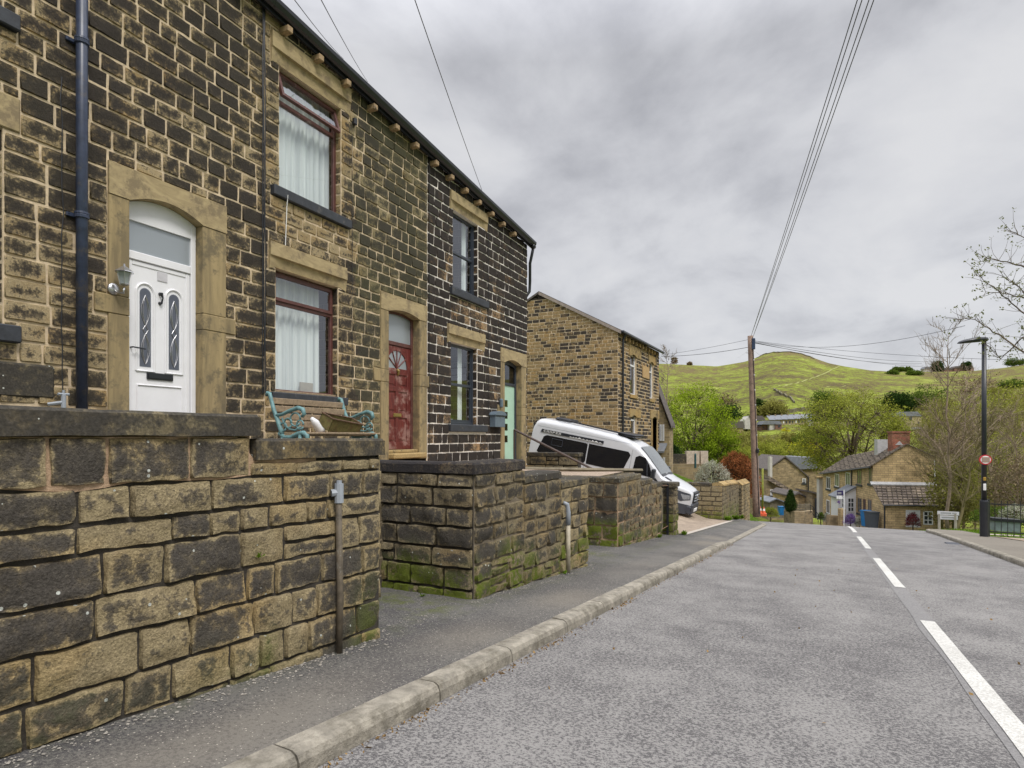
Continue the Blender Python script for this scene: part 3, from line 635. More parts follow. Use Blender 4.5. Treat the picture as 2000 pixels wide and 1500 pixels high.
def lintel_piece(root, ua, ub, za, zb_, uo0, uo1, name='lintel', mat='lint'):
    """sandstone lintel with the lower front edge cut back in a long chamfer between its two ends"""
    m_ = MB(); n = 14; rows = []; zm = za + (zb_ - za) * 0.42; a, b = uo0 - 0.03, uo1 + 0.03
    if True:
        for i in range(n + 1):
            u = ua + (ub - ua) * i / n; t = min(1, max(0, min(u - ua, ub - u) / ((ub - ua) * 0.14))); cut = t
            jt = 0.008 * nz(u, 0, za, 5)
            rows.append([m_.vert(P(u, y, z)) for y, z in ((0.13, za), (-0.02 + 0.035 * cut, za + (0.01 if cut else -0.03)), (-0.035 + 0.03 * cut, zm), (-0.05, zm + 0.012), (-0.045, zb_ + jt), (0.02, zb_ + jt))])
    for i in range(n):
        for k in range(5): m_.face((rows[i][k], rows[i+1][k], rows[i+1][k+1], rows[i][k+1]))
    m_.face(rows[0]); m_.face(rows[-1]); return m_.build(name, M[mat], root)
def window(root, u0, u1, z0, z1, fm, style, ylab='window', curtain=1.0, open_top=False, sill=True, label=None, cur_side=None):
    T = lambda u, y, z: P(u, y, z); y0, y1 = 0.10, 0.16; w = 0.055
    fr = MB(tr=T); zt = z0 + (z1 - z0) * (0.745 if style == 'casement' else 0.5)
    for (a, b, c, d) in ((u0, u0 + w, z0, z1), (u1 - w, u1, z0, z1)): fr.box((a, y0, c), (b, y1, d), bev=0.006)
    for (c, d) in ((z0, z0 + w), (z1 - w, z1)): fr.box((u0 + w, y0 + 0.003, c), (u1 - w, y1, d), bev=0.006)
    if style == 'casement':
        fr.box((u0 + w, y0 + 0.002, zt - 0.03), (u1 - w, y1, zt + 0.03), bev=0.006)
    else:
        fr.box((u0 + w, y0 + 0.012, zt - 0.028), (u1 - w, y1 + 0.02, zt + 0.028), bev=0.006)
        for s in (u0 + w, u1 - w - 0.035): fr.box((s, y0 + 0.02, z0 + w), (s + 0.035, y1 + 0.01, z1 - w))
        fr.box((u0 + w, y0 + 0.021, z0 + w), (u1 - w, y1 + 0.01, z0 + w + 0.05))
    fo = fr.build('window', M[fm], root)
    if label: fo['label'] = label
    def sash(a, b, c, d, ang):
        m_ = MB(); g = MB(); ca, sa = math.cos(ang), math.sin(ang)
        def q(u, y, z): dz = z - d; return P(u, y0 + y * ca + dz * sa, d + dz * ca - y * sa)
        m_.tr = q; g.tr = q; t = 0.045
        m_.box((a, -0.02, c), (a + t, 0.03, d)); m_.box((b - t, -0.02, c), (b, 0.03, d)); m_.box((a + t, -0.021, c), (b - t, 0.03, c + t)); m_.box((a + t, -0.021, d - t), (b - t, 0.03, d))
        so_ = m_.build('opening_sash', M[fm], fo); g.poly([(a + t, 0.0, c + t), (b - t, 0.0, c + t), (b - t, 0.0, d - t), (a + t, 0.0, d - t)]); g.build('pane', M['glass'], fo)
    if style == 'casement':
        sash(u0 + w * 0.7, u1 - w * 0.7, zt + 0.02, z1 - w * 0.7, R(17) if open_top else 0.0)
        pn = MB(tr=T); pn.poly([(u0 + w, 0.125, z0 + w), (u1 - w, 0.125, z0 + w), (u1 - w, 0.125, zt - 0.03), (u0 + w, 0.125, zt - 0.03)]); pn.build('pane', M['glass'], fo)
    else:
        for c, d, yy in ((z0 + w, zt, 0.14), (zt, z1 - w, 0.13)):
            pn = MB(tr=T); pn.poly([(u0 + w, yy, c), (u1 - w, yy, c), (u1 - w, yy, d), (u0 + w, yy, d)]); pn.build('pane', M['glass'], fo)
    if curtain > 0:
        spans = [(u0 + 0.02, u0 + (u1 - u0) * curtain)] if not cur_side else cur_side
        cm = MB()
        for (a, b) in spans:
            n = int((b - a) / 0.012); rr = []
            for i in range(n + 1):
                u = a + (b - a) * i / n; y = 0.27 + 0.018 * math.sin(u * 62 + 2 * math.sin(u * 9)) + 0.012 * math.sin(u * 23)
                rr.append((cm.vert(P(u, y, z0 - 0.05)), cm.vert(P(u + 0.01 * math.sin(u * 5), y, z1 + 0.05))))
            for i in range(n): cm.face((rr[i][0], rr[i+1][0], rr[i+1][1], rr[i][1]))
        cm.build('curtain', M['curtain'], fo, smooth=True, fix=False)
    return fo
def sill_piece(root, a, b, zt, th, mat='sillp'):
    m_ = MB(tr=lambda u, y, z: P(u, y, z)); m_.box((a, -0.075, zt - th), (b, 0.12, zt), bev=0.012); return m_.build('sill', M[mat], root)
def surround(root, uo0, ui0, ui1, uo1, zbase, zspring, zcrown, ztop, tie, zb2=None, tiel=0.14, tier=0.14):
    T = lambda u, y, z: P(u, y, z)
    for (a, b) in ((uo0, ui0), (ui1, uo1)):
        for (c, d) in ((zbase, tie[0]), (tie[1], zspring)):
            m_ = MB(tr=T); m_.box((a, -0.022, c), (b, 0.17, d), c=(random.random(), 1, 0, 0), bev=0.008); m_.build('door_jamb', M['jamb'], root)
    for (a, b) in ((uo0 - tiel, ui0), (ui1, uo1 + tier)):
        m_ = MB(tr=T); m_.box((a, -0.026, tie[0] + 0.002), (b, 0.171, tie[1] - 0.002), c=(0.8, 1, 0, 0), bev=0.008); m_.build('tie_stone', M['jamb'], root)
    n = 16; pts = [(uo0, zspring + 0.002), (ui0, zspring + 0.002)] + [(ui0 + (ui1 - ui0) * i / n, zspring + (zcrown - zspring) * (1 - (2 * i / n - 1) ** 2)) for i in range(1, n)] + [(ui1, zspring + 0.002), (uo1, zspring + 0.002), (uo1, ztop)]
    pts += [(uo1 + (uo0 - uo1) * i / 8, ztop + 0.006 * nz(i, 0, 0, 0.7)) for i in range(1, 8)] + [(uo0, ztop)]
    m_ = MB(); a = [m_.vert(P(u, -0.03, z)) for u, z in pts]; b = [m_.vert(P(u, 0.17, z)) for u, z in pts]; k = len(pts)
    m_.face(a); m_.face(b[::-1])
    for i in range(k): m_.face((a[i], b[i], b[(i+1) % k], a[(i+1) % k]))
    m_.build('door_lintel', M['lint'], root)
# ---- house one: white door, drainpipe
g1 = 'stone houses of the near terrace'
H1 = thing('terraced_house', 'sooty stone house with arched white front door and blue-black drainpipe, cut off by the left edge', 'house', P(uS, 0, 1.1), g1)
d1 = dict(uo0=U(210), ui0=U(251), ui1=U(394), uo1=U(440)); zb1 = 1.26
sp1, cr1, tp1 = ZR(0.350), ZR(0.366), ZR(0.397)
uw = U(30); ww = (uw - 1.15, uw - 0.10)
holes1 = [(d1['uo0'], d1['uo1'], 0.9, tp1, 'plain'), (*ww, ZR(0.14), ZR(0.386)), (*ww, ZR(0.532), ZR(0.77))]
hb = [(d1['uo0'] - 0.14, d1['uo0'], ZR(0.178), ZR(0.205), 'plain'), (d1['uo1'], d1['uo1'] + 0.14, ZR(0.178), ZR(0.205), 'plain'),
      (ww[0] - 0.1, U(38), ZR(0.386), ZR(0.4295), 'plain'), (ww[0] - 0.1, U(35), ZR(0.118), ZR(0.14), 'plain'), (ww[0] - 0.1, U(33), ZR(0.512), ZR(0.532), 'plain')]
def tint1(u, z):                              # soot lies thicker towards the eaves; the base courses are cleaner
    t = 0.62 + 0.25 * (z - 3.2) / 3.5 + random.uniform(-0.38, 0.3); return max(0.05, min(1, t - 0.25 * (1 - sm(2.9, 4.0, u)) * (1 - sm(3.5, 6, z))))
wall_front('wall', H1, uS, uB1, 0.95, holes1 + hb, [M['st_house'], M['mort']], 11, (0.20, 0.40), (0.175, 0.215), tint1)
surround(H1, d1['uo0'], d1['ui0'], d1['ui1'], d1['uo1'], 1.1, sp1, cr1, tp1, (ZR(0.178), ZR(0.205)))
m_ = MB(tr=lambda u, y, z: P(u, y, z)); m_.box((ww[0] - 0.1, -0.02, ZR(0.386) + 0.002), (U(38), 0.12, ZR(0.4295)), bev=0.01); m_.build('lintel', M['lint'], H1)
sill_piece(H1, ww[0] - 0.1, U(35), ZR(0.14), 0.16); sill_piece(H1, ww[0] - 0.1, U(33), ZR(0.532), 0.15)
window(H1, *ww, ZR(0.14), ZR(0.386), 'upvc_w', 'casement'); window(H1, *ww, ZR(0.532), ZR(0.77), 'upvc_w', 'casement')
# white door
T = lambda u, y, z: P(u, y, z)
a, b = d1['ui0'], d1['ui1']; yD = 0.10
fr = MB(tr=T); w = 0.065
fr.box((a, yD, zb1), (a + w, yD + 0.07, sp1 - 0.005), bev=0.008); fr.box((b - w, yD, zb1), (b, yD + 0.07, sp1 - 0.005), bev=0.008)
def arcpts(a, b, zs, zc, n=16): return [(a + (b - a) * i / n, zs + (zc - zs) * (1 - (2 * i / n - 1) ** 2)) for i in range(n + 1)]
ztr = ZR(0.272)
top = arcpts(a, b, sp1 - 0.006, cr1 - 0.004); pl = [(a, yD + 0.004, sp1 - 0.16), (b, yD + 0.004, sp1 - 0.16)] + [(u, yD + 0.004, z) for u, z in top[::-1]]
i0 = [fr.vert(q) for q in pl]; i1 = [fr.vert((q[0], yD + 0.066, q[2])) for q in pl]; fr.face(i0); fr.face(i1[::-1])
for k in range(len(pl)): fr.face((i0[k], i1[k], i1[(k+1) % len(pl)], i0[(k+1) % len(pl)]))
fr.box((a + w, yD + 0.005, ztr - 0.02), (b - w, yD + 0.065, ztr + 0.075), bev=0.008)
door1 = fr.build('front_door', M['upvc'], H1)
door1['label'] = 'white front door with two arched leaded panes'
g = MB(tr=T); g.poly([(a + w, yD + 0.03, ztr + 0.06), (b - w, yD + 0.03, ztr + 0.06), (b - w, yD + 0.03, sp1 - 0.155), (a + w, yD + 0.03, sp1 - 0.155)]); g.build('fanlight_pane', M['frost'], door1)
lf = MB(tr=T); la, lb = a + w + 0.004, b - w - 0.004; lz0, lz1 = zb1 + 0.03, ztr - 0.024
lf.box((la, yD + 0.02, lz0), (la + 0.05, yD + 0.06, lz1), bev=0.006); lf.box((lb - 0.05, yD + 0.02, lz0), (lb, yD + 0.06, lz1), bev=0.006); lf.box((la + 0.05, yD + 0.021, lz1 - 0.05), (lb - 0.05, yD + 0.06, lz1), bev=0.006)
lf.box((la + 0.05, yD + 0.03, lz0), (lb - 0.05, yD + 0.06, lz1 - 0.05))
W_ = lb - la; um = (la + lb) / 2
def ringpts(cu, hw, z0, z1, n=12):
    return [(cu - hw, z0), (cu + hw, z0), (cu + hw, z1 - hw)] + [(cu + hw * math.cos(math.pi * i / n), z1 - hw + hw * math.sin(math.pi * i / n)) for i in range(1, n)] + [(cu - hw, z1 - hw)]
pz0, pz1 = zb1 + (ztr - zb1) * 0.395, zb1 + (ztr - zb1) * 0.845
for cu in (um - 0.175, um + 0.175):
    pts = ringpts(cu, 0.105, pz0 - 0.05, pz1 + 0.05); p3 = [P(u, yD + 0.028, z) for u, z in pts]; mbt = lf.tr; lf.tr = None
    lf.tube(p3 + [p3[0]], 0.014, 6); lf.tr = mbt
zl = zb1 + 0.14; zh = zb1 + (ztr - zb1) * 0.29
mbt = lf.tr; lf.tr = None; q = [P(u, yD + 0.028, z) for u, z in ((um - 0.27, zl), (um + 0.27, zl), (um + 0.27, zh), (um - 0.27, zh), (um - 0.27, zl))]; lf.tube(q, 0.012, 6); lf.tr = mbt
lf.build('door_leaf', M['upvc'], door1)
for cu in (um - 0.175, um + 0.175):
    g = MB(tr=T); pts = ringpts(cu, 0.066, pz0, pz1); g.poly([(u, yD + 0.026, z) for u, z in pts]); g.build('leaded_pane', M['darkg'], door1)
    ld = MB()
    H_ = pz1 - pz0
    for sgn in (-1, 1):
        for (zc0, zc1) in ((0.03, 0.42), (0.52, 0.91)):
            for amp in (0.03, 0.05): ld.tube([P(cu + sgn * amp * math.sin(math.pi * i / 10), yD + 0.022, pz0 + H_ * (zc0 + (zc1 - zc0) * i / 10)) for i in range(11)], 0.004, 4)
        ld.tube([P(cu, yD + 0.022, pz0 + H_ * 0.41), P(cu + sgn * 0.03, yD + 0.022, pz0 + H_ * 0.47), P(cu, yD + 0.022, pz0 + H_ * 0.53)], 0.004, 4)
    ld.build('lead_pattern', M['chrome'], door1)
m_ = MB(tr=T); m_.box((um - 0.16, yD + 0.012, zb1 + (ztr - zb1) * 0.325), (um + 0.16, yD + 0.035, zb1 + (ztr - zb1) * 0.365), bev=0.006); m_.box((um - 0.145, yD + 0.006, zb1 + (ztr - zb1) * 0.333), (um + 0.145, yD + 0.012, zb1 + (ztr - zb1) * 0.357)); m_.build('letterbox', M['black'], door1)
m_ = MB(); zk = pz1 - 0.08; m_.tube([P(um, yD + 0.03, zk + 0.05), P(um, yD + 0.0, zk + 0.05), P(um + 0.012, yD - 0.01, zk), P(um, yD, zk - 0.06), P(um, yD + 0.03, zk - 0.06)], [0.02, 0.02, 0.008, 0.012, 0.022], 8); m_.build('door_knocker', M['black'], door1)
m_ = MB(); zh2 = zb1 + 0.98; m_.tube([P(la + 0.03, yD + 0.03, zh2), P(la + 0.03, yD - 0.03, zh2), P(la + 0.17, yD - 0.03, zh2 - 0.005)], 0.009, 6); m_.build('door_handle', M['black'], door1)
m_ = MB(tr=T); m_.box((um - 0.03, yD + 0.022, pz1 + 0.12), (um + 0.09, yD + 0.029, pz1 + 0.22)); m_.build('number_plate', plain('pale_grey_plate', (0.55, 0.54, 0.57), 0.5), door1)
# drainpipe with brackets
dp = U(160, -0.10); m_ = MB(); zt_ = eave(dp) - 0.1; m_.tube([P(dp, -0.10, 1.38), P(dp, -0.10, 4.3), P(dp, -0.10, zt_)], 0.052, 14); dpo = m_.build('drainpipe', M['blue_iron'], H1, smooth=True)
for zz in (1.42, ZR(0.302, -0.10), ZR(0.543, -0.10)):
    m_ = MB(tr=T); m_.lathe((dp, -0.10, zz), [(0.053, 0), (0.064, 0.004), (0.066, 0.03), (0.062, 0.036), (0.066, 0.042), (0.064, 0.062), (0.053, 0.066)], 16); m_.box((dp - 0.11, -0.045, zz + 0.01), (dp + 0.02, -0.015, zz + 0.05), bev=0.005); m_.box((dp - 0.10, -0.045, zz + 0.02), (dp - 0.08, 0.0, zz + 0.04)); m_.build('pipe_bracket', M['blue_iron'], dpo)
m_ = MB(tr=T); m_.box((uS, -0.03, ZR(0.05)), (U(105), 0.03, ZR(0.094)), c=(0.6, 1, 0, 0), bev=0.02); m_.build('base_stone', M['cope'], H1)
#@@PART3
H1['label'] = 'sooty stone house with arched white front door and blue-black drainpipe, cut by left edge'
# ---- house two: brown windows, peeling red door
H2 = thing('terraced_house', 'sooty stone house with net-curtained brown windows and a peeling red door', 'house', P(uB1, 0, 0.8), g1)
w1u = (U(545), U(666), ZR(0.474), ZR(0.7085)); w1l = (U(538), U(660), ZR(0.0845), ZR(0.3195))
d2 = dict(uo0=U(742), ui0=U(758), ui1=U(818), uo1=U(832.2)); sp2, cr2, tp2, b2 = ZR(0.303), ZR(0.3125), ZR(0.3445), ZR(-0.036)
holes2 = [w1u, w1l, (d2['uo0'], d2['uo1'], b2 - 0.2, tp2, 'plain'), (U(528), U(682), ZR(0.7085), ZR(0.7625), 'plain'), (U(524), U(674), ZR(0.3195), ZR(0.3665), 'plain'),
          (U(528), U(681), ZR(0.455), ZR(0.474), 'plain'), (U(527), U(675), ZR(0.068), ZR(0.0845), 'plain'), (d2['uo0'] - 0.19, d2['uo0'], ZR(0.131), ZR(0.161), 'plain')]
def tint2(u, z):
    t = random.uniform(0.15, 1.0)
    if U(528) < u < U(690) and ZR(0.37) < z < ZR(0.455): t = random.uniform(-0.35, 0.45)
    return t
# the left part of house two is sooty like its neighbour, the right part green-grey: both stones share the wall mesh
def wall_two(name, root, ua, ub, zb0, holes, mats, seed, slen, ch, tintf, split, m0, m1):
    w = wall_front(name, root, ua, ub, zb0, holes, mats, seed, slen, ch, tintf)
    me = w.data
    for p in me.polygons:
        if p.material_index == 0:
            c = p.center; uu = (c.xy - (FA.n * FA.D).xy).dot(FA.e.xy)
            if uu > split + 0.5 * nz(c.z, 0, 0, 2): p.material_index = 2
    return w
wall_two('wall', H2, uB1 + 0.004, uB2, 0.42, holes2, [M['st_house'], M['mort'], M['st_green']], 22, (0.20, 0.42), (0.155, 0.205), tint2, U(690), 0, 2)
lintel_piece(H2, U(528), U(682), ZR(0.7085), ZR(0.7625), w1u[0], w1u[1]); lintel_piece(H2, U(524), U(674), ZR(0.3195), ZR(0.3665), w1l[0], w1l[1])
sill_piece(H2, U(529), U(681), ZR(0.474), 0.145); sill_piece(H2, U(527), U(674), ZR(0.0845), 0.125)
window(H2, *w1u, 'brown', 'casement', open_top=True, label='upper brown window with its top light propped open')
wl = window(H2, *w1l, 'brown', 'casement', label='lower brown window above the bench', cur_side=[(w1l[0] + 0.02, w1l[1] - 0.13)])
m_ = MB(tr=T); m_.box((w1l[0] + 0.66, 0.19, w1l[2] + 0.05), (w1l[0] + 0.92, 0.21, w1l[2] + 0.20)); m_.build('cardboard_sheet', M['card'], wl)
m_ = MB(tr=T); m_.box((w1l[0], 0.03, w1l[2] - 0.0), (w1l[1], 0.11, w1l[2] + 0.035), bev=0.006); m_.build('timber_sub_sill', M['bench_w'], wl)
surround(H2, d2['uo0'], d2['ui0'], d2['ui1'], d2['uo1'], b2 - 0.15, sp2, cr2, tp2, (ZR(0.131), ZR(0.161)), tiel=0.19, tier=0.09)
a, b = d2['ui0'], d2['ui1']; yD = 0.13; ztr = ZR(0.228); w = 0.055
fr = MB(tr=T)
fr.box((a, yD, b2), (a + w, yD + 0.07, sp2), bev=0.006); fr.box((b - w, yD, b2), (b, yD + 0.07, sp2), bev=0.006); fr.box((a + w, yD + 0.003, ztr), (b - w, yD + 0.07, ztr + 0.07), bev=0.006)
for k in range(12):
    (ua_, za), (ub_, zb_) = arcpts(a, b, sp2 - 0.003, cr2 - 0.003, 12)[k:k + 2]
    fr.poly([(ua_, yD + 0.004, za), (ub_, yD + 0.004, zb_), (ub_, yD + 0.004, zb_ - 0.05), (ua_, yD + 0.004, za - 0.05)])
door2 = fr.build('front_door', M['brown'], H2); door2['label'] = 'flaking dark red panelled door'
g = MB(tr=T); g.poly([(a + w, yD + 0.03, ztr + 0.06), (b - w, yD + 0.03, ztr + 0.06), (b - w, yD + 0.03, sp2)] + [(u, yD + 0.03, z - 0.01) for u, z in arcpts(a + w, b - w, sp2, cr2)[::-1]]); g.build('fanlight_pane', M['frost'], door2)
lf = MB(tr=T); la, lb = a + w, b - w; z0, z1 = b2 + 0.03, ztr - 0.005; H_ = z1 - z0; W_ = lb - la; cu = (la + lb) / 2
rails = [0, 0.06, 0.30, 0.355, 0.56, 0.61, 0.725, 0.775]
for (c, d) in ((0, 0.07), (0.305, 0.36), (0.56, 0.61), (0.725, 0.785), (0.955, 1.0)): lf.box((la + 0.11, yD + 0.022, z0 + H_ * c), (lb - 0.11, yD + 0.06, z0 + H_ * d), bev=0.006)
for (c, d) in ((la, la + 0.11), (lb - 0.11, lb)): lf.box((c, yD + 0.02, z0), (d, yD + 0.06, z1), bev=0.006)
lf.box((cu - 0.045, yD + 0.023, z0 + H_ * 0.07), (cu + 0.045, yD + 0.06, z0 + H_ * 0.725), bev=0.006); lf.box((la + 0.1, yD + 0.04, z0), (lb - 0.1, yD + 0.06, z0 + H_ * 0.78))
for (c, d) in ((0.09, 0.285), (0.38, 0.54), (0.63, 0.705)):
    for (e, f_) in ((la + 0.14, cu - 0.07), (cu + 0.07, lb - 0.14)): lf.box((e, yD + 0.03, z0 + H_ * c), (f_, yD + 0.05, z0 + H_ * d), bev=0.008)
hz = z0 + H_ * 0.785; rad = (W_ - 0.22) / 2
n = 16; pts = [(la + 0.11, z1 - H_ * 0.045)] + [(cu - rad * math.cos(math.pi * i / n), hz + rad * 1.05 * math.sin(math.pi * i / n)) for i in range(n + 1)] + [(lb - 0.11, z1 - H_ * 0.045)]
for i in range(n):
    q0 = (cu - rad * math.cos(math.pi * i / n), hz + rad * 1.05 * math.sin(math.pi * i / n)); q1 = (cu - rad * math.cos(math.pi * (i + 1) / n), hz + rad * 1.05 * math.sin(math.pi * (i + 1) / n)); zt_ = z1 - H_ * 0.04
    lf.poly([(q0[0], yD + 0.024, q0[1]), (q1[0], yD + 0.024, q1[1]), (q1[0], yD + 0.024, max(zt_, q1[1])), (q0[0], yD + 0.024, max(zt_, q0[1]))])
for an in (35, 65, 90, 115, 145): mbt = lf.tr; lf.tr = None; lf.tube([P(cu, yD + 0.028, hz), P(cu + rad * math.cos(R(an)), yD + 0.028, hz + rad * 1.04 * math.sin(R(an)))], 0.011, 5); lf.tr = mbt
lf.build('door_leaf', M['redp'], door2)
g = MB(tr=T); g.poly([(cu - rad * math.cos(math.pi * i / n), yD + 0.036, hz + rad * 1.05 * math.sin(math.pi * i / n)) for i in range(n + 1)]); g.build('fan_shaped_pane', M['frost'], door2)
m_ = MB(tr=T); m_.box((cu - 0.12, yD + 0.01, z0 + H_ * 0.315), (cu + 0.12, yD + 0.025, z0 + H_ * 0.35), bev=0.004); m_.box((cu - 0.09, yD + 0.005, z0 + H_ * 0.322), (cu + 0.09, yD + 0.012, z0 + H_ * 0.343)); m_.build('letterbox', M['brass'], door2)
m_ = MB(); m_.tube([P(cu, yD + 0.02, hz - 0.03), P(cu, yD - 0.01, hz - 0.05), P(cu, yD + 0.0, hz - 0.11), P(cu, yD + 0.02, hz - 0.13)], [0.03, 0.028, 0.02, 0.012], 8); m_.build('door_knocker', M['brass'], door2)
m_ = MB(tr=T); m_.box((a, 0.02, b2 - 0.03), (b, 0.25, b2 + 0.025), bev=0.01); m_.box((a - 0.02, -0.16, b2 - 0.13), (b + 0.05, 0.12, b2 - 0.032), bev=0.02); m_.build('door_step', M['dress'], H2)
# ---- house three: white mortar, dark sashes, mint door
H3 = thing('terraced_house', 'end house of black stones in white mortar with dark sash windows and mint door', 'house', P(uB2, 0, 0.4), g1)
w2u = (U(884), U(933.5), ZR(0.424), ZR(0.6487)); w2l = (U(880), U(932), ZR(0.0355), ZR(0.269))
d3 = dict(uo0=U(977), ui0=U(984.5), ui1=U(1017.5), uo1=U(1027)); sp3, cr3, tp3, b3 = ZR(0.2485), ZR(0.262), ZR(0.294), ZR(-0.086)
holes3 = [w2u, w2l, (d3['uo0'], d3['uo1'], b3 - 0.2, tp3, 'plain'), (U(878), U(950), ZR(0.6487), ZR(0.698), 'plain'), (U(873), U(945), ZR(0.269), ZR(0.318), 'plain'),
          (U(878), U(950.5), ZR(0.402), ZR(0.424), 'plain'), (U(875), U(948), ZR(0.014), ZR(0.0355), 'plain'), (d3['uo0'] - 0.18, d3['uo0'], ZR(0.075), ZR(0.104), 'plain')]
def tint3(u, z):
    t = random.uniform(0.45, 1.0) if random.random() < 0.93 else random.uniform(0.1, 0.4)
    if U(880) < u < U(945) and (ZR(0.325) < z < ZR(0.40) or ZR(-0.045) < z < ZR(0.012)): t = random.uniform(-0.3, 0.6)
    return t
wall_front('wall', H3, uB2 + 0.004, uEnd, 0.33, holes3, [M['st_black'], M['mort_w']], 33, (0.20, 0.44), (0.175, 0.21), tint3)
lintel_piece(H3, U(878), U(950), ZR(0.6487), ZR(0.698), *w2u[:2]); lintel_piece(H3, U(873), U(945), ZR(0.269), ZR(0.318), *w2l[:2])
sill_piece(H3, U(878), U(950.5), ZR(0.424), 0.16); sill_piece(H3, U(875), U(948), ZR(0.0355), 0.155)
window(H3, *w2u, 'anth', 'sash', label='upper dark grey sash window', cur_side=[(w2u[0], w2u[0] + 0.42), (w2u[1] - 0.28, w2u[1] - 0.06)])
wl3 = window(H3, *w2l, 'anth', 'sash', label='lower dark grey sash window with a potted plant inside', cur_side=[(w2l[1] - 0.44, w2l[1] - 0.20)])
m_ = MB(); c = P(w2l[0] + 0.33, 0.22, w2l[2] + 0.03)
m_.lathe(c, [(0.05, 0), (0.065, 0.09), (0.0, 0.09)], 10)
for k in range(40):
    d = Vector((random.gauss(0, 1), random.gauss(0, 1), abs(random.gauss(0, 1.0)) + 0.4)).normalized() * random.uniform(0.1, 0.2); s = Vector((-d.y, d.x, 0)).normalized() * 0.02; q = c + Vector((0, 0, 0.09))
    m_.face([m_.vert(q, (random.random(), 0, 0, 0)), m_.vert(q + d * 0.6 + s, (random.random(), 0, 0, 0)), m_.vert(q + d, (random.random(), 0, 0, 0)), m_.vert(q + d * 0.6 - s, (random.random(), 0, 0, 0))], 1)
m_.build('potted_plant', [M['white'], M['lf_mid']], wl3)
surround(H3, d3['uo0'], d3['ui0'], d3['ui1'], d3['uo1'], b3 - 0.15, sp3, cr3, tp3, (ZR(0.075), ZR(0.104)), tiel=0.18, tier=0.03)
a, b = d3['ui0'], d3['ui1']; yD = 0.13; ztr = ZR(0.176); w = 0.07
fr = MB(tr=T)
fr.box((a, yD, b3), (a + w, yD + 0.07, sp3), bev=0.006); fr.box((b - w, yD, b3), (b, yD + 0.07, sp3), bev=0.006); fr.box((a + w, yD + 0.003, ztr), (b - w, yD + 0.07, ztr + 0.07), bev=0.006)
for k in range(12):
    (ua_, za), (ub_, zb_) = arcpts(a, b, sp3 - 0.003, cr3 - 0.003, 12)[k:k + 2]; fr.poly([(ua_, yD + 0.004, za), (ub_, yD + 0.004, zb_), (ub_, yD + 0.004, zb_ - 0.10), (ua_, yD + 0.004, za - 0.10)])
door3 = fr.build('front_door', M['anth'], H3); door3['label'] = 'mint green door with small square panes'
g = MB(tr=T); g.poly([(a + w, yD + 0.03, ztr + 0.06), (b - w, yD + 0.03, ztr + 0.06), (b - w, yD + 0.03, sp3 - 0.02), (a + w, yD + 0.03, sp3 - 0.02)]); g.build('fanlight_pane', M['darkg'], door3)
m_ = MB(tr=T); m_.box((a + w, yD + 0.03, b3 + 0.02), (b - w, yD + 0.06, ztr - 0.003)); m_.build('door_leaf', M['mint'], door3)
for k in range(4):
    zc = b3 + (ztr - b3) * (0.30 + 0.155 * k); um = (a + b) / 2 - 0.06; m_ = MB(tr=T)
    m_.box((um - 0.085, yD + 0.024, zc - 0.085), (um + 0.085, yD + 0.03, zc + 0.085), bev=0.003); m_.box((um - 0.065, yD + 0.018, zc - 0.065), (um + 0.065, yD + 0.026, zc + 0.065)); m_.build('small_pane', M['darkg'], door3)
# corbels: every bracket under the gutter is a part of its house
for px in (560, 621.5, 675.5, 728, 771.5, 810.5, 849, 879.5, 908, 934, 959, 981, 1002.5):
    u = U(px, -0.1); m_ = MB(tr=T); z = eave(u) - 0.155; m_.box((u - 0.05, -0.175, z - 0.095), (u + 0.05, 0.05, z), bev=0.012); m_.build('corbel', M['timber'], H2 if px < 834 else H3)
for k in range(6):
    u = U(560, -0.1) - 0.78 * (k + 1); m_ = MB(tr=T); z = eave(u) - 0.155; m_.box((u - 0.05, -0.175, z - 0.095), (u + 0.05, 0.05, z), bev=0.012); m_.build('corbel', M['timber'], H2 if u > uB1 else H1)
# swan-neck downpipe on the far corner
e = uEnd; m_ = MB(); q = eave(e)
m_.tube([P(e + 0.06, -0.17, q - 0.1), P(e + 0.06, -0.12, q - 0.32), P(e + 0.07, -0.06, q - 0.55), P(e + 0.16, -0.02, q - 1.0), P(e + 0.22, 0.02, q - 1.25), P(e + 0.08, 0.05, q - 1.4), P(e + 0.07, 0.3, q - 1.5), P(e + 0.07, 0.32, 0.4)], 0.04, 8)
m_.tube([P(e - 0.02, -0.17, q - 0.12), P(e + 0.1, -0.17, q - 0.12)], 0.055, 8); m_.build('downpipe', M['black'], H3, smooth=True)
# ---- small things fixed to the fronts
def cable(pts, r, name, lab, cat='cable', mat='black', grp=None):
    m_ = MB(); m_.tube(pts, r, 5); o = m_.build(name, M[mat]); return tag(o, lab, cat, grp)
def vcable(px, y0, py0, y1, py1, r, lab, mat='black', grp=None, wig=0.01, n=14, yo=-0.035):
    u0 = U(px, yo); za, zb_ = FA.z(px, py0, yo), FA.z(px, py1, yo)
    pts = [P(u0 + wig * nz(i * 0.6, px, 0), yo, za + (zb_ - za) * i / n) for i in range(n + 1)]
    return cable(pts, r, 'cable', lab, mat=mat, grp=grp)
def top_py(px, yo=-0.035): return HOR - (eave(U(px, yo)) - 0.1 - EYE) * (FA.vpx - px) / ((FA.D + yo) / math.cos(math.atan2(FA.vpx - 1000, F)))
for k, dx in enumerate((0, 2.4, 5.2)):
    px = 513 + dx; vcable(px, 0, top_py(px), 0, 768, 0.007, ('leftmost', 'middle', 'rightmost')[k] + ' of three thin cables running down between the white and red door houses', grp='cable bundle', wig=0.02)
vcable(121, 0, 150, 0, 770, 0.005, 'thin sagging cable hanging left of the blue-black drainpipe', wig=0.03)
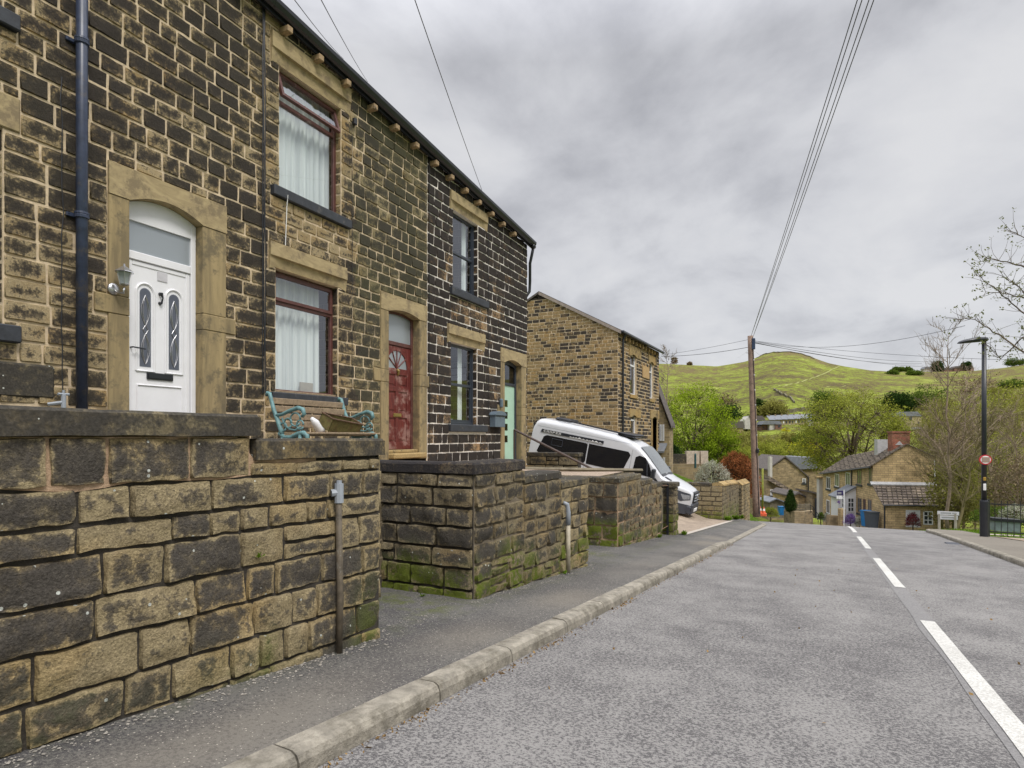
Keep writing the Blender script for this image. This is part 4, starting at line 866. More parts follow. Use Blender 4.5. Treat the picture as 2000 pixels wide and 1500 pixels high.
vcable(688, 0, 262, 0, 765, 0.004, 'thin cable dropping from the small black box right of the brown windows')
vcable(839, 0, top_py(839), 0, 870, 0.005, 'thin cable down the join where the white mortar begins')
vcable(954, 0, top_py(954), 0, 815, 0.005, 'thin cable between the dark sash windows and the mint door')
cable([P(U(550), -0.05, ZR(0.46)), P(U(554), -0.08, ZR(0.463)), P(U(555), -0.05, ZR(0.44)), P(U(553.5), -0.03, ZR(0.345))], 0.006, 'cable', 'white cable looping under the upper brown window', mat='white')
m_ = MB(tr=T); u = U(693, -0.04); m_.box((u - 0.035, -0.07, FA.z(693, 244, -0.04)), (u + 0.035, 0, FA.z(693, 231, -0.04)), bev=0.01); tag(m_.build('junction_box', M['black']), 'small black junction box on the wall right of the open window', 'junction box')
# wall lantern beside the white door
u = U(238, -0.12); LT = thing('wall_lantern', 'silver wall lantern on the left jamb of the white door', 'lamp', P(u, 0, FA.z(238, 560, -0.1)))
zz = lambda py: FA.z(238, py, -0.16)
m_ = MB(tr=T); m_.lathe((u - 0.03, -0.022, zz(562)), [(0.065, 0.0), (0.06, -0.015), (0.02, -0.025)], 10, axis='y'); m_.tr = None
m_.tube([P(u - 0.03, -0.03, zz(562)), P(u - 0.02, -0.08, zz(570)), P(u, -0.15, zz(571)), P(u, -0.16, zz(560))], 0.011, 6); m_.build('bracket', M['chrome'], LT, smooth=True)
m_ = MB(tr=T); m_.lathe((u, -0.16, zz(530)), [(0.098, -0.005), (0.095, 0.0), (0.03, 0.05), (0.012, 0.06), (0.008, 0.085)], 6); m_.build('cap', M['chrome'], LT)
m_ = MB(tr=T); m_.lathe((u, -0.16, zz(556)), [(0.04, 0), (0.045, 0.012), (0.045, 0.018)], 6); m_.build('base_ring', M['chrome'], LT)
for k in range(6):
    an = math.pi * k / 3; m_ = MB() if k == 0 else m_
    m_.tube([P(u + 0.042 * math.cos(an), -0.16 + 0.042 * math.sin(an), zz(554)), P(u + 0.07 * math.cos(an), -0.16 + 0.07 * math.sin(an), zz(530))], 0.005, 4)
m_.build('cage', M['chrome'], LT)
m_ = MB(tr=T); m_.lathe((u, -0.16, zz(554)), [(0.036, 0), (0.062, zz(531) - zz(554))], 6); m_.build('glass_shade', M['frost'], LT)
# garden tap and little fittings by the drainpipe foot
m_ = MB(); u = U(124, -0.1); z = FA.z(124, 790, -0.1); m_.tube([P(u, -0.10, z - 0.25), P(u, -0.10, z + 0.10)], 0.022, 8); m_.tube([P(u - 0.05, -0.1, z + 0.10), P(u + 0.05, -0.1, z + 0.10)], 0.014, 6); m_.tube([P(u, -0.1, z + 0.09), P(u, -0.1, z + 0.14)], 0.012, 6); m_.tube([P(u - 0.1, -0.03, z), P(u - 0.01, -0.1, z + 0.02)], 0.018, 6)
tag(m_.build('garden_tap', M['grey_pl']), 'grey garden tap standing left of the drainpipe foot', 'tap')
# mailbox by the mint door
ua_, ub_ = U(967, -0.16), U(986, -0.16); z0, z1 = FA.z(972, 834, -0.16), FA.z(972, 811, -0.16)
MBX = thing('mailbox', 'blue-grey metal mailbox with arched lid beside the mint door', 'mailbox', P(ua_, 0, z0))
m_ = MB(tr=T); m_.box((ua_, -0.17, z0), (ub_, -0.02, z1), bev=0.006); m_.build('box', M['mailb'], MBX)
m_ = MB(); n = 10; um = (ua_ + ub_) / 2; hw = (ub_ - ua_) / 2 + 0.025
rr = [[m_.vert(P(um + hw * math.cos(math.pi * i / n), y, z1 + 0.10 * math.sin(math.pi * i / n))) for i in range(n + 1)] for y in (-0.20, -0.01)]
for i in range(n): m_.face((rr[0][i], rr[0][i+1], rr[1][i+1], rr[1][i]))
m_.face(rr[0]); m_.face(rr[1]); m_.build('lid', M['mailb'], MBX)
m_ = MB(tr=T); m_.box((ua_ + 0.03, -0.178, z1 - 0.025), (ub_ - 0.03, -0.17, z1 - 0.008)); m_.build('slot', M['black'], MBX)
m_ = MB(tr=T); m_.lathe((um, -0.17, z1 - 0.05), [(0.012, 0), (0.012, -0.01)], 8, axis='y'); m_.build('lock', M['chrome'], MBX)
# small wall light above the mailbox
m_ = MB(tr=T); u = U(982, -0.1); m_.box((u - 0.04, -0.10, FA.z(982, 796, -0.08)), (u + 0.04, -0.02, FA.z(982, 779, -0.08)), bev=0.02); tag(m_.build('wall_light', M['mailb']), 'small dark wall light on the left jamb of the mint door', 'lamp')
# handrail by the mint door
pa, pb = P(U(1004, -0.25), -0.25, FA.z(1004, 839, -0.25)), at(1157, 916, 14.6)
HR = thing('handrail', 'brown metal handrail sloping down from the mint door in front of the van', 'handrail', (pb.x, pb.y, 0.42))
m_ = MB(); m_.tube([pa, pb], 0.028, 8); m_.build('rail', M['rail'], HR)
m_ = MB(); m_.tube([pa, pa + Vector((0, 0, -0.9))], 0.02, 6); m_.build('post', M['rail'], HR)
m_ = MB(); m_.tube([pb + Vector((0, 0, 0.0)), pb + Vector((0, 0, -0.9))], 0.02, 6); m_.build('post', M['rail'], HR)
# ---- yards behind the walls
m_ = MB(tr=T)
def yard(u0, u1, yf, yb, z, name, mat, zlow=-1.5):
    m_ = MB(); q = [P(u0, yf, z), P(u1, yf, z), P(u1, yb, z), P(u0, yb, z)]; q2 = [p + Vector((0, 0, zlow - z)) for p in q]
    a_ = [m_.vert(p, (0.2, 1, 0.2, 0)) for p in q]; b_ = [m_.vert(p) for p in q2]; m_.face(a_)
    for k in range(4): m_.face((a_[k], b_[k], b_[(k+1) % 4], a_[(k+1) % 4]), 1)
    o = m_.build(name, [mat, M['br_end']]); tag(o, None, None, kind='structure'); return o
yard(0.0, 3.3, -3.45, -0.002, 1.18, 'raised_yard', M['pave']); yard(3.303, 5.12, -1.95, -0.003, 0.86, 'raised_yard', M['pave']); yard(5.2, 6.2, -2.6, -0.004, 0.858, 'raised_yard', M['pave'])
yard(6.203, 11.2, -2.3, -0.004, 0.60, 'raised_yard', M['gravel']); 
yard(11.205, 15.2, -2.75, -0.004, 0.43, 'gravel_bed', M['gravel'])
# ---- garden walls
def wthing(name, lab, loc): return thing(name, lab, 'wall', loc, 'stone garden walls along the pavement')
X = Vector((1, 0, 0)); Y = Vector((0, 1, 0))
def gwall(root, p0, d, L, out, ztop, zbot_f, seed, slen, ch, mats, thick=0.3, fan=0.0, proud=0.03, rough=0.02, res=0.05, gap=0.022, mossf=None, back=0.03, far=False, breakc=0.06, tint=None, u0=0.0, pillow=0.005):
    """one face of masonry: starts at p0 (xy), runs along d; ztop(u) gives its top"""
    rnd = random.Random(seed); m_ = MB(); zt0 = max(ztop(u0), ztop(u0 + L)); zb_ = min(zbot_f(u0), zbot_f(u0 + L)) - 0.12
    def pt(u, z, dd):
        z2 = zt0 - (zt0 - z) * (1 + fan * (u - u0))
        return Vector((p0[0], p0[1], 0)) + d * u + out * dd + Vector((0, 0, z2))
    masonry(m_, pt, u0, u0 + L, courses(zb_, zt0, ch, rnd), slen=slen, rnd=rnd, res=res, rough=rough, proud=proud, gap=gap, back=back, jit=0.009 if not far else 0.006, bev=0.008, moss=mossf, mortar=True, ztop=lambda u: ztop(u), breakc=breakc, tint=tint, pillow=pillow)
    return m_.build('stonework', mats, root, smooth=(0,), fix=False)
def wall_core(root, pts, ztop, zbot, mat):
    """solid core behind the faces; pts = plan outline"""
    m_ = MB(); a_ = [m_.vert((x, y, ztop)) for x, y in pts]; b_ = [m_.vert((x, y, zbot)) for x, y in pts]; n = len(pts); m_.face(a_); m_.face(b_)
    for k in range(n): m_.face((a_[k], b_[k], b_[(k+1) % n], a_[(k+1) % n]))
    return m_.build('core', mat, root)
def cope(root, a, b, mat, bev=0.018, name='coping_stone', seed=0, nseg=0):
    """coping stone as a worn box between two corners"""
    m_ = MB(); a = Vector(a); b = Vector(b); lo = Vector((min(a.x, b.x), min(a.y, b.y), min(a.z, b.z))); hi = Vector((max(a.x, b.x), max(a.y, b.y), max(a.z, b.z)))
    L = hi - lo; nx = max(1, int(L.x / 0.12)); ny = max(1, int(L.y / 0.12)); tn = random.random(); prof = {}
    sy = [lo.y, lo.y + bev] + [lo.y + L.y * k / ny for k in range(1, ny)] + [hi.y - bev, hi.y]; sx = [lo.x, lo.x + bev] + [lo.x + L.x * k / nx for k in range(1, nx)] + [hi.x - bev, hi.x]
    def V(i, j, top):
        k = (i, j, top)
        if k in prof: return prof[k]
        x, y = sx[i], sy[j]; e = i in (0, len(sx) - 1) or j in (0, len(sy) - 1); z = hi.z - (bev if e else 0) if top else lo.z
        w_ = 0.006; prof[k] = m_.vert((x + w_ * nz(x, y, z, 5), y + w_ * nz(y, x, z, 5), z + w_ * nz(x, y, 3 + z, 6)), (tn, 0.6 if e else 1, 0, 0)); return prof[k]
    for i in range(len(sx) - 1):
        for j in range(len(sy) - 1):
            m_.face((V(i, j, 1), V(i+1, j, 1), V(i+1, j+1, 1), V(i, j+1, 1))); m_.face((V(i, j, 0), V(i, j+1, 0), V(i+1, j+1, 0), V(i+1, j, 0)))
    for i in range(len(sx) - 1):
        for j in (0, len(sy) - 1): m_.face((V(i, j, 0), V(i+1, j, 0), V(i+1, j, 1), V(i, j, 1)))
    for j in range(len(sy) - 1):
        for i in (0, len(sx) - 1): m_.face((V(i, j, 0), V(i, j+1, 0), V(i, j+1, 1), V(i, j, 1)))
    o = m_.build(name, mat, root, smooth=False); return o
pv = lambda s: zr(s) + 0.10
# wall one, nearest the eye
yw = 2.87; W1 = wthing('garden_wall', 'nearest tall garden wall of big weathered blocks below the white door', (0.5, yw, 0.0))
xs1 = 0.1; xe1 = 3.52; mossn = lambda top: (lambda u, z: 0)
def moss1(u, z): h = z - (pv(u) ); return 0.30 * (1 - sm(0.0, 0.5, h)) * (0.5 + nz(u, z, 0, 1.5)) + 0.7 * sm(0.55, 0.9, nz(u, z, 5, 2.2)) + 0.5 * (1 - sm(0, 0.3, abs(u - 3.4))) * (1 - sm(0.2, 0.8, h))
gwall(W1, (0, yw), X, xe1 - xs1, -Y, lambda u: 1.252 if u < 2.41 else 1.118, pv, 5, (0.18, 0.50), (0.12, 0.195), [M['st_wall'], M['mort_d']], fan=0.035, proud=0.02, rough=0.014, res=0.025, mossf=moss1, back=0.02, u0=xs1, gap=0.009, breakc=0.05, pillow=0.006)
gwall(W1, (xe1, yw), Y, 0.5, X, lambda u: 1.118, lambda u: pv(xe1), 6, (0.22, 0.45), (0.14, 0.20), [M['st_wall'], M['mort_d']], res=0.05, back=0.035)
m_ = MB()                                      # pinkish pointing between the top stones, left by a repair
rnd5 = random.Random(9)
masonry(m_, lambda u, z, d: Vector((u, yw - d, z)), xs1, 2.40, [1.168, 1.251], (), slen=(0.3, 0.6), mortar=False, proud=0.006, rnd=rnd5, gap=0.0)
m_ = MB(); n_ = 24
for i in range(n_):                             # pinkish repair pointing round the top course
    a_, b_ = xs1 + (2.9 - xs1) * i / n_, xs1 + (2.9 - xs1) * (i + 1) / n_; lo = lambda q: 1.03 + 0.05 * nz(q, 0, 0, 3); tp_ = lambda q: 1.25 if q < 2.41 else 1.116
    m_.face([m_.vert((a_, yw - 0.006, lo(a_))), m_.vert((b_, yw - 0.006, lo(b_))), m_.vert((b_, yw - 0.006, tp_(b_))), m_.vert((a_, yw - 0.006, tp_(a_)))])
m_.build('pinkish_pointing', M['mort_p'], W1, fix=False)
wall_core(W1, [(xs1, yw + 0.012), (xe1 - 0.012, yw + 0.012), (xe1 - 0.012, yw + 0.5), (xs1, yw + 0.5)], 1.12, -0.6, M['mort_d'])
wall_core(W1, [(xs1, yw + 0.011), (2.41, yw + 0.011), (2.41, yw + 0.49), (xs1, yw + 0.49)], 1.26, 1.121, M['mort_p'])
cope(W1, (xs1, yw - 0.045, 1.254), (2.445, yw + 0.42, 1.372), M['cope'], 0.015)
cope(W1, (2.42, yw - 0.035, 1.120), (xe1 + 0.03, yw + 0.42, 1.238), M['cope'], 0.015)
# pipe on wall one
px = Frame(1610, yw - 0.05).u(661); m_ = MB(); m_.tube([(px, yw - 0.055, pv(px) - 0.02), (px + 0.004, yw - 0.06, 0.2), (px - 0.004, yw - 0.055, 0.86)], [0.022, 0.022, 0.02], 10)
PIP = thing('wall_pipe', 'rusty grey pipe with plastic elbow clipped to the end of the nearest wall', 'pipe', (px, yw - 0.05, pv(px)))
m_.build('pipe', plain('rusty_mossy_pipe', (0.10, 0.08, 0.055), 0.7, var=0.5, scale=14, dirt=(0.30, 0.30, 0.27), dirtamt=0.25), PIP, smooth=True)
m_ = MB(); m_.tube([(px, yw - 0.055, 0.82), (px, yw - 0.055, 0.945)], 0.029, 10); m_.tube([(px, yw - 0.055, 0.945), (px, yw - 0.055, 0.965)], 0.018, 8); m_.tube([(px, yw - 0.055, 0.89), (px - 0.045, yw - 0.03, 0.885)], 0.024, 8); m_.build('elbow', M['grey_pl'], PIP)
# wall two: returns towards the house, then runs along the pavement in three steps
y2 = 3.04; s2 = 5.156; W2 = wthing('garden_wall', 'dark mossy corner garden wall with pebbly stepped copings below the red door', (s2, y2, pv(s2)))
def moss2(u, z): h = z - pv(s2 + u); return 1.1 * (1 - sm(0.1, 0.62, h + 0.25 * nz(u, z, 0, 2.0))) * sm(-0.3, 0.2, nz(u, z, 7, 1.1) + 0.25)
def moss2b(u, z): h = z - pv(s2); return 0.95 * (1 - sm(0.05, 0.5, h + 0.2 * nz(u, z, 0, 2.0)))
gwall(W2, (s2, y2 - 0.0), Y, 3.4, -X, lambda u: 0.885, lambda u: pv(s2), 8, (0.28, 0.55), (0.19, 0.215), [M['st_walld'], M['mort_d']], proud=0.03, rough=0.022, res=0.045, mossf=moss2b, gap=0.018)
z2a, z2b, z2c = 0.885, 0.722, 0.585; ub2, uc2, ud2 = 6.235 - s2, 7.317 - s2, 8.327 - s2
gwall(W2, (s2, y2), X, ub2, -Y, lambda u: z2a, lambda u: pv(s2 + u), 9, (0.26, 0.42), (0.17, 0.20), [M['st_walld'], M['mort_g']], fan=0.02, proud=0.028, rough=0.02, res=0.045, mossf=moss2, gap=0.018)
gwall(W2, (s2, y2), X, uc2 - ub2, -Y, lambda u: z2b, lambda u: pv(s2 + u), 10, (0.24, 0.40), (0.17, 0.20), [M['st_walld'], M['mort_g']], fan=0.02, proud=0.028, rough=0.02, res=0.045, mossf=moss2, u0=ub2, gap=0.018)
gwall(W2, (s2, y2), X, ud2 - uc2, -Y, lambda u: z2c, lambda u: pv(s2 + u), 12, (0.24, 0.40), (0.17, 0.20), [M['st_wall'], M['mort_g']], fan=0.02, proud=0.028, rough=0.02, res=0.05, mossf=moss2, u0=uc2, gap=0.018)
gwall(W2, (s2 + ud2, y2), Y, 0.5, X, lambda u: z2c, lambda u: pv(s2 + ud2), 13, (0.24, 0.40), (0.17, 0.20), [M['st_wall'], M['mort_g']])
for (a_, b_, z_) in ((s2 + 0.012, s2 + ub2, z2a + 0.01), (s2 + ub2 + 0.001, s2 + uc2, z2b + 0.01), (s2 + uc2 + 0.001, s2 + ud2 - 0.012, z2c + 0.01)): wall_core(W2, [(a_, y2 + 0.012), (b_, y2 + 0.012), (b_, y2 + 0.32), (a_, y2 + 0.32)], z_, -1.4, M['mort_d'])
wall_core(W2, [(s2 + 0.013, y2 + 0.3), (s2 + 0.3, y2 + 0.3), (s2 + 0.3, y2 + 3.4), (s2 + 0.013, y2 + 3.4)], z2a + 0.008, -1.0, M['mort_d'])
cope(W2, (s2 - 0.035, y2 - 0.035, z2a + 0.002), (s2 + ub2 + 0.01, y2 + 0.36, z2a + 0.112), M['cope_rough'], 0.02)
cope(W2, (s2 - 0.035, y2 + 0.363, z2a + 0.003), (s2 + 0.33, y2 + 3.4, z2a + 0.108), M['cope_rough'], 0.02)
cope(W2, (s2 + ub2 + 0.012, y2 - 0.03, z2b + 0.002), (s2 + uc2 + 0.01, y2 + 0.36, z2b + 0.095), M['cope'], 0.02)
cope(W2, (s2 + uc2 + 0.012, y2 - 0.03, z2c + 0.002), (s2 + ud2 + 0.02, y2 + 0.36, z2c + 0.09), M['cope'], 0.02)
# bent pipe on wall two
f2 = Frame(1610, y2 - 0.05); px = f2.u(1108); PI2 = thing('wall_pipe', 'cream and grey pipe bent at its top against the stepped corner wall', 'pipe', (px, y2 - 0.05, pv(px)))
zt_ = f2.z(1106, 981); zm_ = f2.z(1108, 1022)
m_ = MB(); m_.tube([(px, y2 - 0.06, pv(px) - 0.02), (px, y2 - 0.06, zm_)], 0.032, 10); m_.build('pipe', plain('cream_pipe', (0.36, 0.32, 0.24), 0.6, var=0.3), PI2, smooth=True)
m_ = MB(); m_.tube([(px, y2 - 0.06, zm_ - 0.02), (px, y2 - 0.06, zm_ + 0.14), (px - 0.03, y2 - 0.055, zm_ + 0.25), (px - 0.075, y2 - 0.03, zt_)], [0.036, 0.036, 0.033, 0.022], 10); m_.build('grey_sleeve', M['grey_pl'], PI2, smooth=True)
# wall three beyond the entrance gap
y3 = 3.486; s3 = 11.29; e3 = 14.75; W3 = wthing('garden_wall', 'stepped garden wall with mossy green foot just before the driveway', (s3, y3, pv(s3)))
z3 = (0.375, 0.22, 0.08); c3 = (12.85 - s3, 13.8 - s3, e3 - s3)
def moss3(u, z): h = z - pv(s3 + u); return 1.2 * (1 - sm(0.05, 0.5, h + 0.15 * nz(u, z, 0, 2.5))) * (1 - 0.5 * sm(0.4, 1.2, u))
gwall(W3, (s3, y3), Y, 2.4, -X, lambda u: z3[0], lambda u: pv(s3), 14, (0.28, 0.6), (0.24, 0.28), [M['st_walld'], M['mort_p']], proud=0.03, rough=0.025, res=0.06, mossf=lambda u, z: 1.3 * (1 - sm(0.3, 0.6, z - pv(s3))), gap=0.018)
st = 0
for i, e_ in enumerate(c3):
    gwall(W3, (s3, y3), X, e_ - st, -Y, (lambda zz_: (lambda u: zz_))(z3[i]), lambda u: pv(s3 + u), 15 + i, (0.24, 0.40), (0.21, 0.25), [M['st_walld'], M['mort_p']], fan=0.02, proud=0.025, rough=0.018, res=0.07, mossf=moss3, u0=st, gap=0.022)
    wall_core(W3, [(s3 + st + (0.012 if i == 0 else 0.001), y3 + 0.012), (s3 + e_ - (0.012 if i == 2 else 0), y3 + 0.012), (s3 + e_ - (0.012 if i == 2 else 0), y3 + 0.3), (s3 + st + (0.012 if i == 0 else 0.001), y3 + 0.3)], z3[i] + 0.008, -1.6, M['mort_d'])
    cope(W3, (s3 + st + (0.012 if i else -0.03), y3 - 0.03, z3[i] + 0.002), (s3 + e_ + (0.0 if i < 2 else 0.02), y3 + 0.34, z3[i] + 0.10), M['cope'], 0.02)
    st = e_
wall_core(W3, [(s3 + 0.013, y3 + 0.29), (s3 + 0.3, y3 + 0.29), (s3 + 0.3, y3 + 2.4), (s3 + 0.013, y3 + 2.4)], z3[0] + 0.006, -1.4, M['mort_d'])
cope(W3, (s3 - 0.03, y3 + 0.343, z3[0] + 0.003), (s3 + 0.33, y3 + 1.05, z3[0] + 0.098), M['cope'], 0.02); cope(W3, (s3 - 0.03, y3 + 1.06, z3[0] + 0.003), (s3 + 0.33, y3 + 2.4, z3[0] + 0.098), M['cope'], 0.02)
gwall(W3, (e3, y3), Y, 2.2, X, lambda u: z3[2], lambda u: pv(e3), 19, (0.28, 0.5), (0.2, 0.25), [M['st_walld'], M['mort_g']], res=0.1)
# gate and gate pillar
GP = thing('gate_pillar', 'slim mossy stone gate pillar at the near side of the driveway', 'pillar', (15.5, 3.4, pv(15.5)))
for (p0, d, L, out, sd_) in (((15.32, 3.30), Y, 0.36, -X, 1), ((15.32, 3.30), X, 0.36, -Y, 2), ((15.68, 3.30), Y, 0.36, X, 3)):
    gwall(GP, p0, d, L, out, lambda u: 0.0, lambda u: pv(15.5), 20 + sd_, (0.3, 0.36), (0.2, 0.24), [M['st_walld'], M['mort_g']], proud=0.02, rough=0.012, res=0.07, mossf=lambda u, z: 1.2 * (1 - sm(0.2, 0.8, z - pv(15.5))))
wall_core(GP, [(15.33, 3.31), (15.67, 3.31), (15.67, 3.66), (15.33, 3.66)], 0.0, -1.7, M['mort_g']); cope(GP, (15.27, 3.25, 0.002), (15.73, 3.71, 0.12), M['cope'], 0.02)
GT = thing('garden_gate', 'narrow green-stained wooden gate between stepped wall and slim pillar', 'gate', (15.0, 3.55, pv(15)))
for k in range(4):
    m_ = MB(); x = 14.80 + 0.105 * k; m_.box((x, 3.55, pv(15) + 0.12), (x + 0.095, 3.575, -0.02), bev=0.005); m_.build('plank', M['timfen'], GT)
m_ = MB(); m_.box((15.235, 3.42, pv(15) - 0.05), (15.285, 3.47, 0.10)); m_.build('iron_post', M['black'], GT)
m_ = MB(); m_.tube([(14.76, 3.5, 0.08), (15.26, 3.44, 0.04)], 0.014, 5); m_.build('hinge_bar', M['rust'], GT); m_ = MB(); m_.tube([(14.76, 3.5, pv(15) + 0.16), (15.26, 3.44, pv(15) + 0.2)], 0.014, 5); m_.build('hinge_bar', M['rust'], GT)
# low wall between the yard and the van
lwu = Frame(1610, 6.8); LW = wthing('yard_wall', 'low stone wall behind the gravel bed hiding the rear wheel of the van', (15.5, 6.0, 0.43))
gwall(LW, (15.4, 5.85), Y, 1.9, -X, lambda u: 0.72, lambda u: 0.40, 31, (0.3, 0.6), (0.2, 0.24), [M['st_walld'], M['mort_d']], res=0.08); wall_core(LW, [(15.41, 5.86), (15.65, 5.86), (15.65, 7.75), (15.41, 7.75)], 0.72, -1.0, M['mort_d'])
cope(LW, (15.36, 5.82, 0.722), (15.7, 7.75, 0.82), M['cope'], 0.015)
m_ = MB(); m_.box((13.5, 4.6, 0.44), (15.2, 4.68, 0.56)); m_.build
BD = MB(); p_, q_ = at(1000, 915, 14.3), at(1255, 919, 14.6); BD.tube([p_, q_], 0.045, 4); tag(BD.build('edging_board', M['timfen']), 'long dark timber edging board lying along the gravel bed', 'board')
# ---- bench with planter
FB = Frame(1570, 5.55); bu0, bu1 = FB.u(523), FB.u(663); zf = 0.862
BN = thing('garden_bench', 'weathered slatted bench with turquoise cast-iron scroll ends under the brown window', 'bench', FB.p((bu0 + bu1) / 2, 0, zf))
def bench_end(u):
    m_ = MB(); q = lambda y, z: FB.p(u, -y, zf + z)
    def tb(pts, r, n=6): m_.tube([q(*p) for p in pts], r, n)
    tb([(-0.02, 0.86), (0.0, 0.89), (0.03, 0.88), (0.05, 0.82), (0.09, 0.70), (0.15, 0.58), (0.20, 0.47), (0.22, 0.42)], [0.022, 0.026, 0.024, 0.022, 0.024, 0.026, 0.028, 0.028])   # back upright
    tb([(0.13, 0.63), (0.22, 0.64), (0.34, 0.68), (0.46, 0.71), (0.53, 0.69), (0.55, 0.64), (0.52, 0.61)], [0.02, 0.02, 0.022, 0.026, 0.028, 0.024, 0.018])   # arm
    tb([(0.18, 0.43), (0.26, 0.38), (0.36, 0.38), (0.46, 0.42), (0.54, 0.43), (0.59, 0.40), (0.60, 0.36), (0.57, 0.34)], [0.026, 0.028, 0.028, 0.028, 0.03, 0.028, 0.024, 0.018])    # seat curve
    for cy, cz, r_ in ((0.42, 0.58, 0.075), (0.31, 0.54, 0.055), (0.49, 0.52, 0.05), (0.24, 0.50, 0.045)):
        tb([(cy + r_ * math.cos(t * math.pi / 6), cz + r_ * math.sin(t * math.pi / 6)) for t in range(0, 12)], 0.011, 5)
    tb([(0.22, 0.60), (0.26, 0.52), (0.34, 0.47), (0.42, 0.46), (0.5, 0.5)], 0.011, 5)
    tb([(0.24, 0.38), (0.22, 0.25), (0.16, 0.1), (0.12, 0.0)], [0.028, 0.024, 0.022, 0.028]); tb([(0.50, 0.42), (0.49, 0.25), (0.52, 0.1), (0.56, 0.0)], [0.028, 0.024, 0.022, 0.028])
    tb([(0.24, 0.15), (0.30, 0.26), (0.38, 0.29), (0.45, 0.24), (0.49, 0.14)], 0.012, 5)
    return m_.build('cast_iron_end', M['bench_i'], BN, smooth=True)
bench_end(bu0); bench_end(bu1)
for k, (y, z) in enumerate([(0.055, 0.80), (0.085, 0.71), (0.12, 0.62), (0.155, 0.53)]):
    m_ = MB(tr=lambda u, y_, z_: FB.p(u, y_, z_)); m_.box((bu0 + 0.0, -y - 0.012, zf + z - 0.036), (bu1 - 0.0, -y + 0.012, zf + z + 0.036), bev=0.005); m_.build('back_slat', M['bench_w'], BN)
for k in range(5):
    m_ = MB(tr=lambda u, y_, z_: FB.p(u, y_, z_)); y = 0.24 + 0.075 * k; m_.box((bu0, -y - 0.066, zf + 0.395 + (0.02 if k == 4 else 0)), (bu1, -y, zf + 0.42 + (0.02 if k == 4 else 0)), bev=0.005); m_.build('seat_slat', M['bench_w'], BN)
c = FB.p(bu0 + (bu1 - bu0) * 0.64, -0.34, zf + 0.44); TB = thing('planter_trough', 'rusty rectangular planter trough tipped over on the bench seat', 'planter', c)
m_ = MB(); e1 = (FA.e * 0.95 + Vector((0, 0, -0.10))).normalized(); e2 = (FA.n * -0.75 + Vector((0, 0, -0.35)) ).normalized(); e2 = (e2 - e1 * e2.dot(e1)).normalized(); e3 = e1.cross(e2);
if e3.z < 0: e3 = -e3
def tb_(x, y, z): return c + e1 * x + e2 * (y + 0.0) + e3 * (z + 0.03)
m_.tr = tb_; L_, W2_, Hh = 0.27, 0.10, 0.155
for (a_, b_) in (((-L_, -W2_, 0), (L_, W2_, 0.01)), ((-L_, -W2_, 0), (L_, -W2_ + 0.01, Hh)), ((-L_, W2_ - 0.01, 0), (L_, W2_, Hh)), ((-L_, -W2_, 0), (-L_ + 0.01, W2_, Hh)), ((L_ - 0.01, -W2_, 0), (L_, W2_, Hh))): m_.box(a_, b_)
m_.build('body', plain('mossy_rusty_trough', (0.13, 0.11, 0.035), 0.85, var=0.4, scale=20, dirt=(0.12, 0.06, 0.03), dirtamt=0.4, bump=0.4), TB)
m_ = MB(tr=tb_)
for (a_, b_) in (((-L_ - .008, -W2_ - .008, Hh), (L_ + .008, -W2_ + .012, Hh + .012)), ((-L_ - .008, W2_ - .012, Hh), (L_ + .008, W2_ + .008, Hh + .012)), ((-L_ - .008, -W2_ + .013, Hh), (-L_ + .012, W2_ - .013, Hh + .012)), ((L_ - .012, -W2_ + .013, Hh), (L_ + .008, W2_ - .013, Hh + .012))): m_.box(a_, b_)
m_.build('rim', M['rust'], TB)
c = FB.p(bu0 + (bu1 - bu0) * 0.36, -0.36, zf + 0.435); m_ = MB(); m_.tube([c + Vector((0, 0, 0.17)) - FA.e * 0.12, c + Vector((0, 0, 0.12)) - FA.e * 0.06, c + Vector((0, 0, 0.04)), c + Vector((0, 0, 0.02)) + FA.e * 0.08], [0.02, 0.045, 0.05, 0.03], 7)
tag(m_.build('plastic_bottle', M['upvc'], smooth=True), 'crumpled white plastic container left on the bench beside the trough', 'bottle')
#@@PART4
# ------------------------------------------------------------------ lines on the road
for k, (s0, s1) in enumerate([(-3.2, 1.3 - 0.0), (0, 0), (0, 0), (0, 0), (0, 0), (0, 0)]):
    pass
def road_s(px, py, y):                          # distance along the street at which the line y passes photo row py
    s = 3.0
    for _ in range(60):
        X_, Z_ = s * ST - y * CT, s * CT + y * ST; f = HOR + F * (EYE - zr(s)) / Z_ - py; s += max(-1.5, min(1.5, f * Z_ * Z_ / (F * 1.6)))
    return s
mks = [(1214, 1560), (1091, 1148), (1048.5, 1072), (1028.5, 1040), (1021.5, 1025)]
DL = [(road_s(0, b, -0.92), road_s(0, a, -0.92)) for a, b in mks]
labs = ['nearest long white dash of the centre line', 'second white dash of the centre line from the front', 'third white dash of the centre line, of medium length', 'fourth white dash of the centre line, short with distance', 'farthest tiny white dash of the centre line at the brow']
wm = road_mat('worn_white_line', (0.60, 0.59, 0.56), (0.42, 0.41, 0.38), (0.64, 0.63, 0.60), 70.0, 0.45)
for (a, b), l in zip(DL, labs):
    b = min(b, 31)
    if b - a > 8 or b <= a: continue
    o = dashat(a, b).build('road_marking', wm, fix=False); tag(o, l, 'road marking', 'dashed centre line')
for (px, py, r_, lab) in ((1872, 1062, 0.28, 'small dark rectangular drain cover by the right kerb'),):
    m_ = MB(); s = road_s(0, py, -3.1); m_.box((s - 0.2, -3.33, zr(s) - 0.02), (s + 0.2, -3.02, zr(s) + 0.016)); m_.build('drain_cover', M['trim']); tag(bpy.data.objects['drain_cover'], lab, 'drain cover')
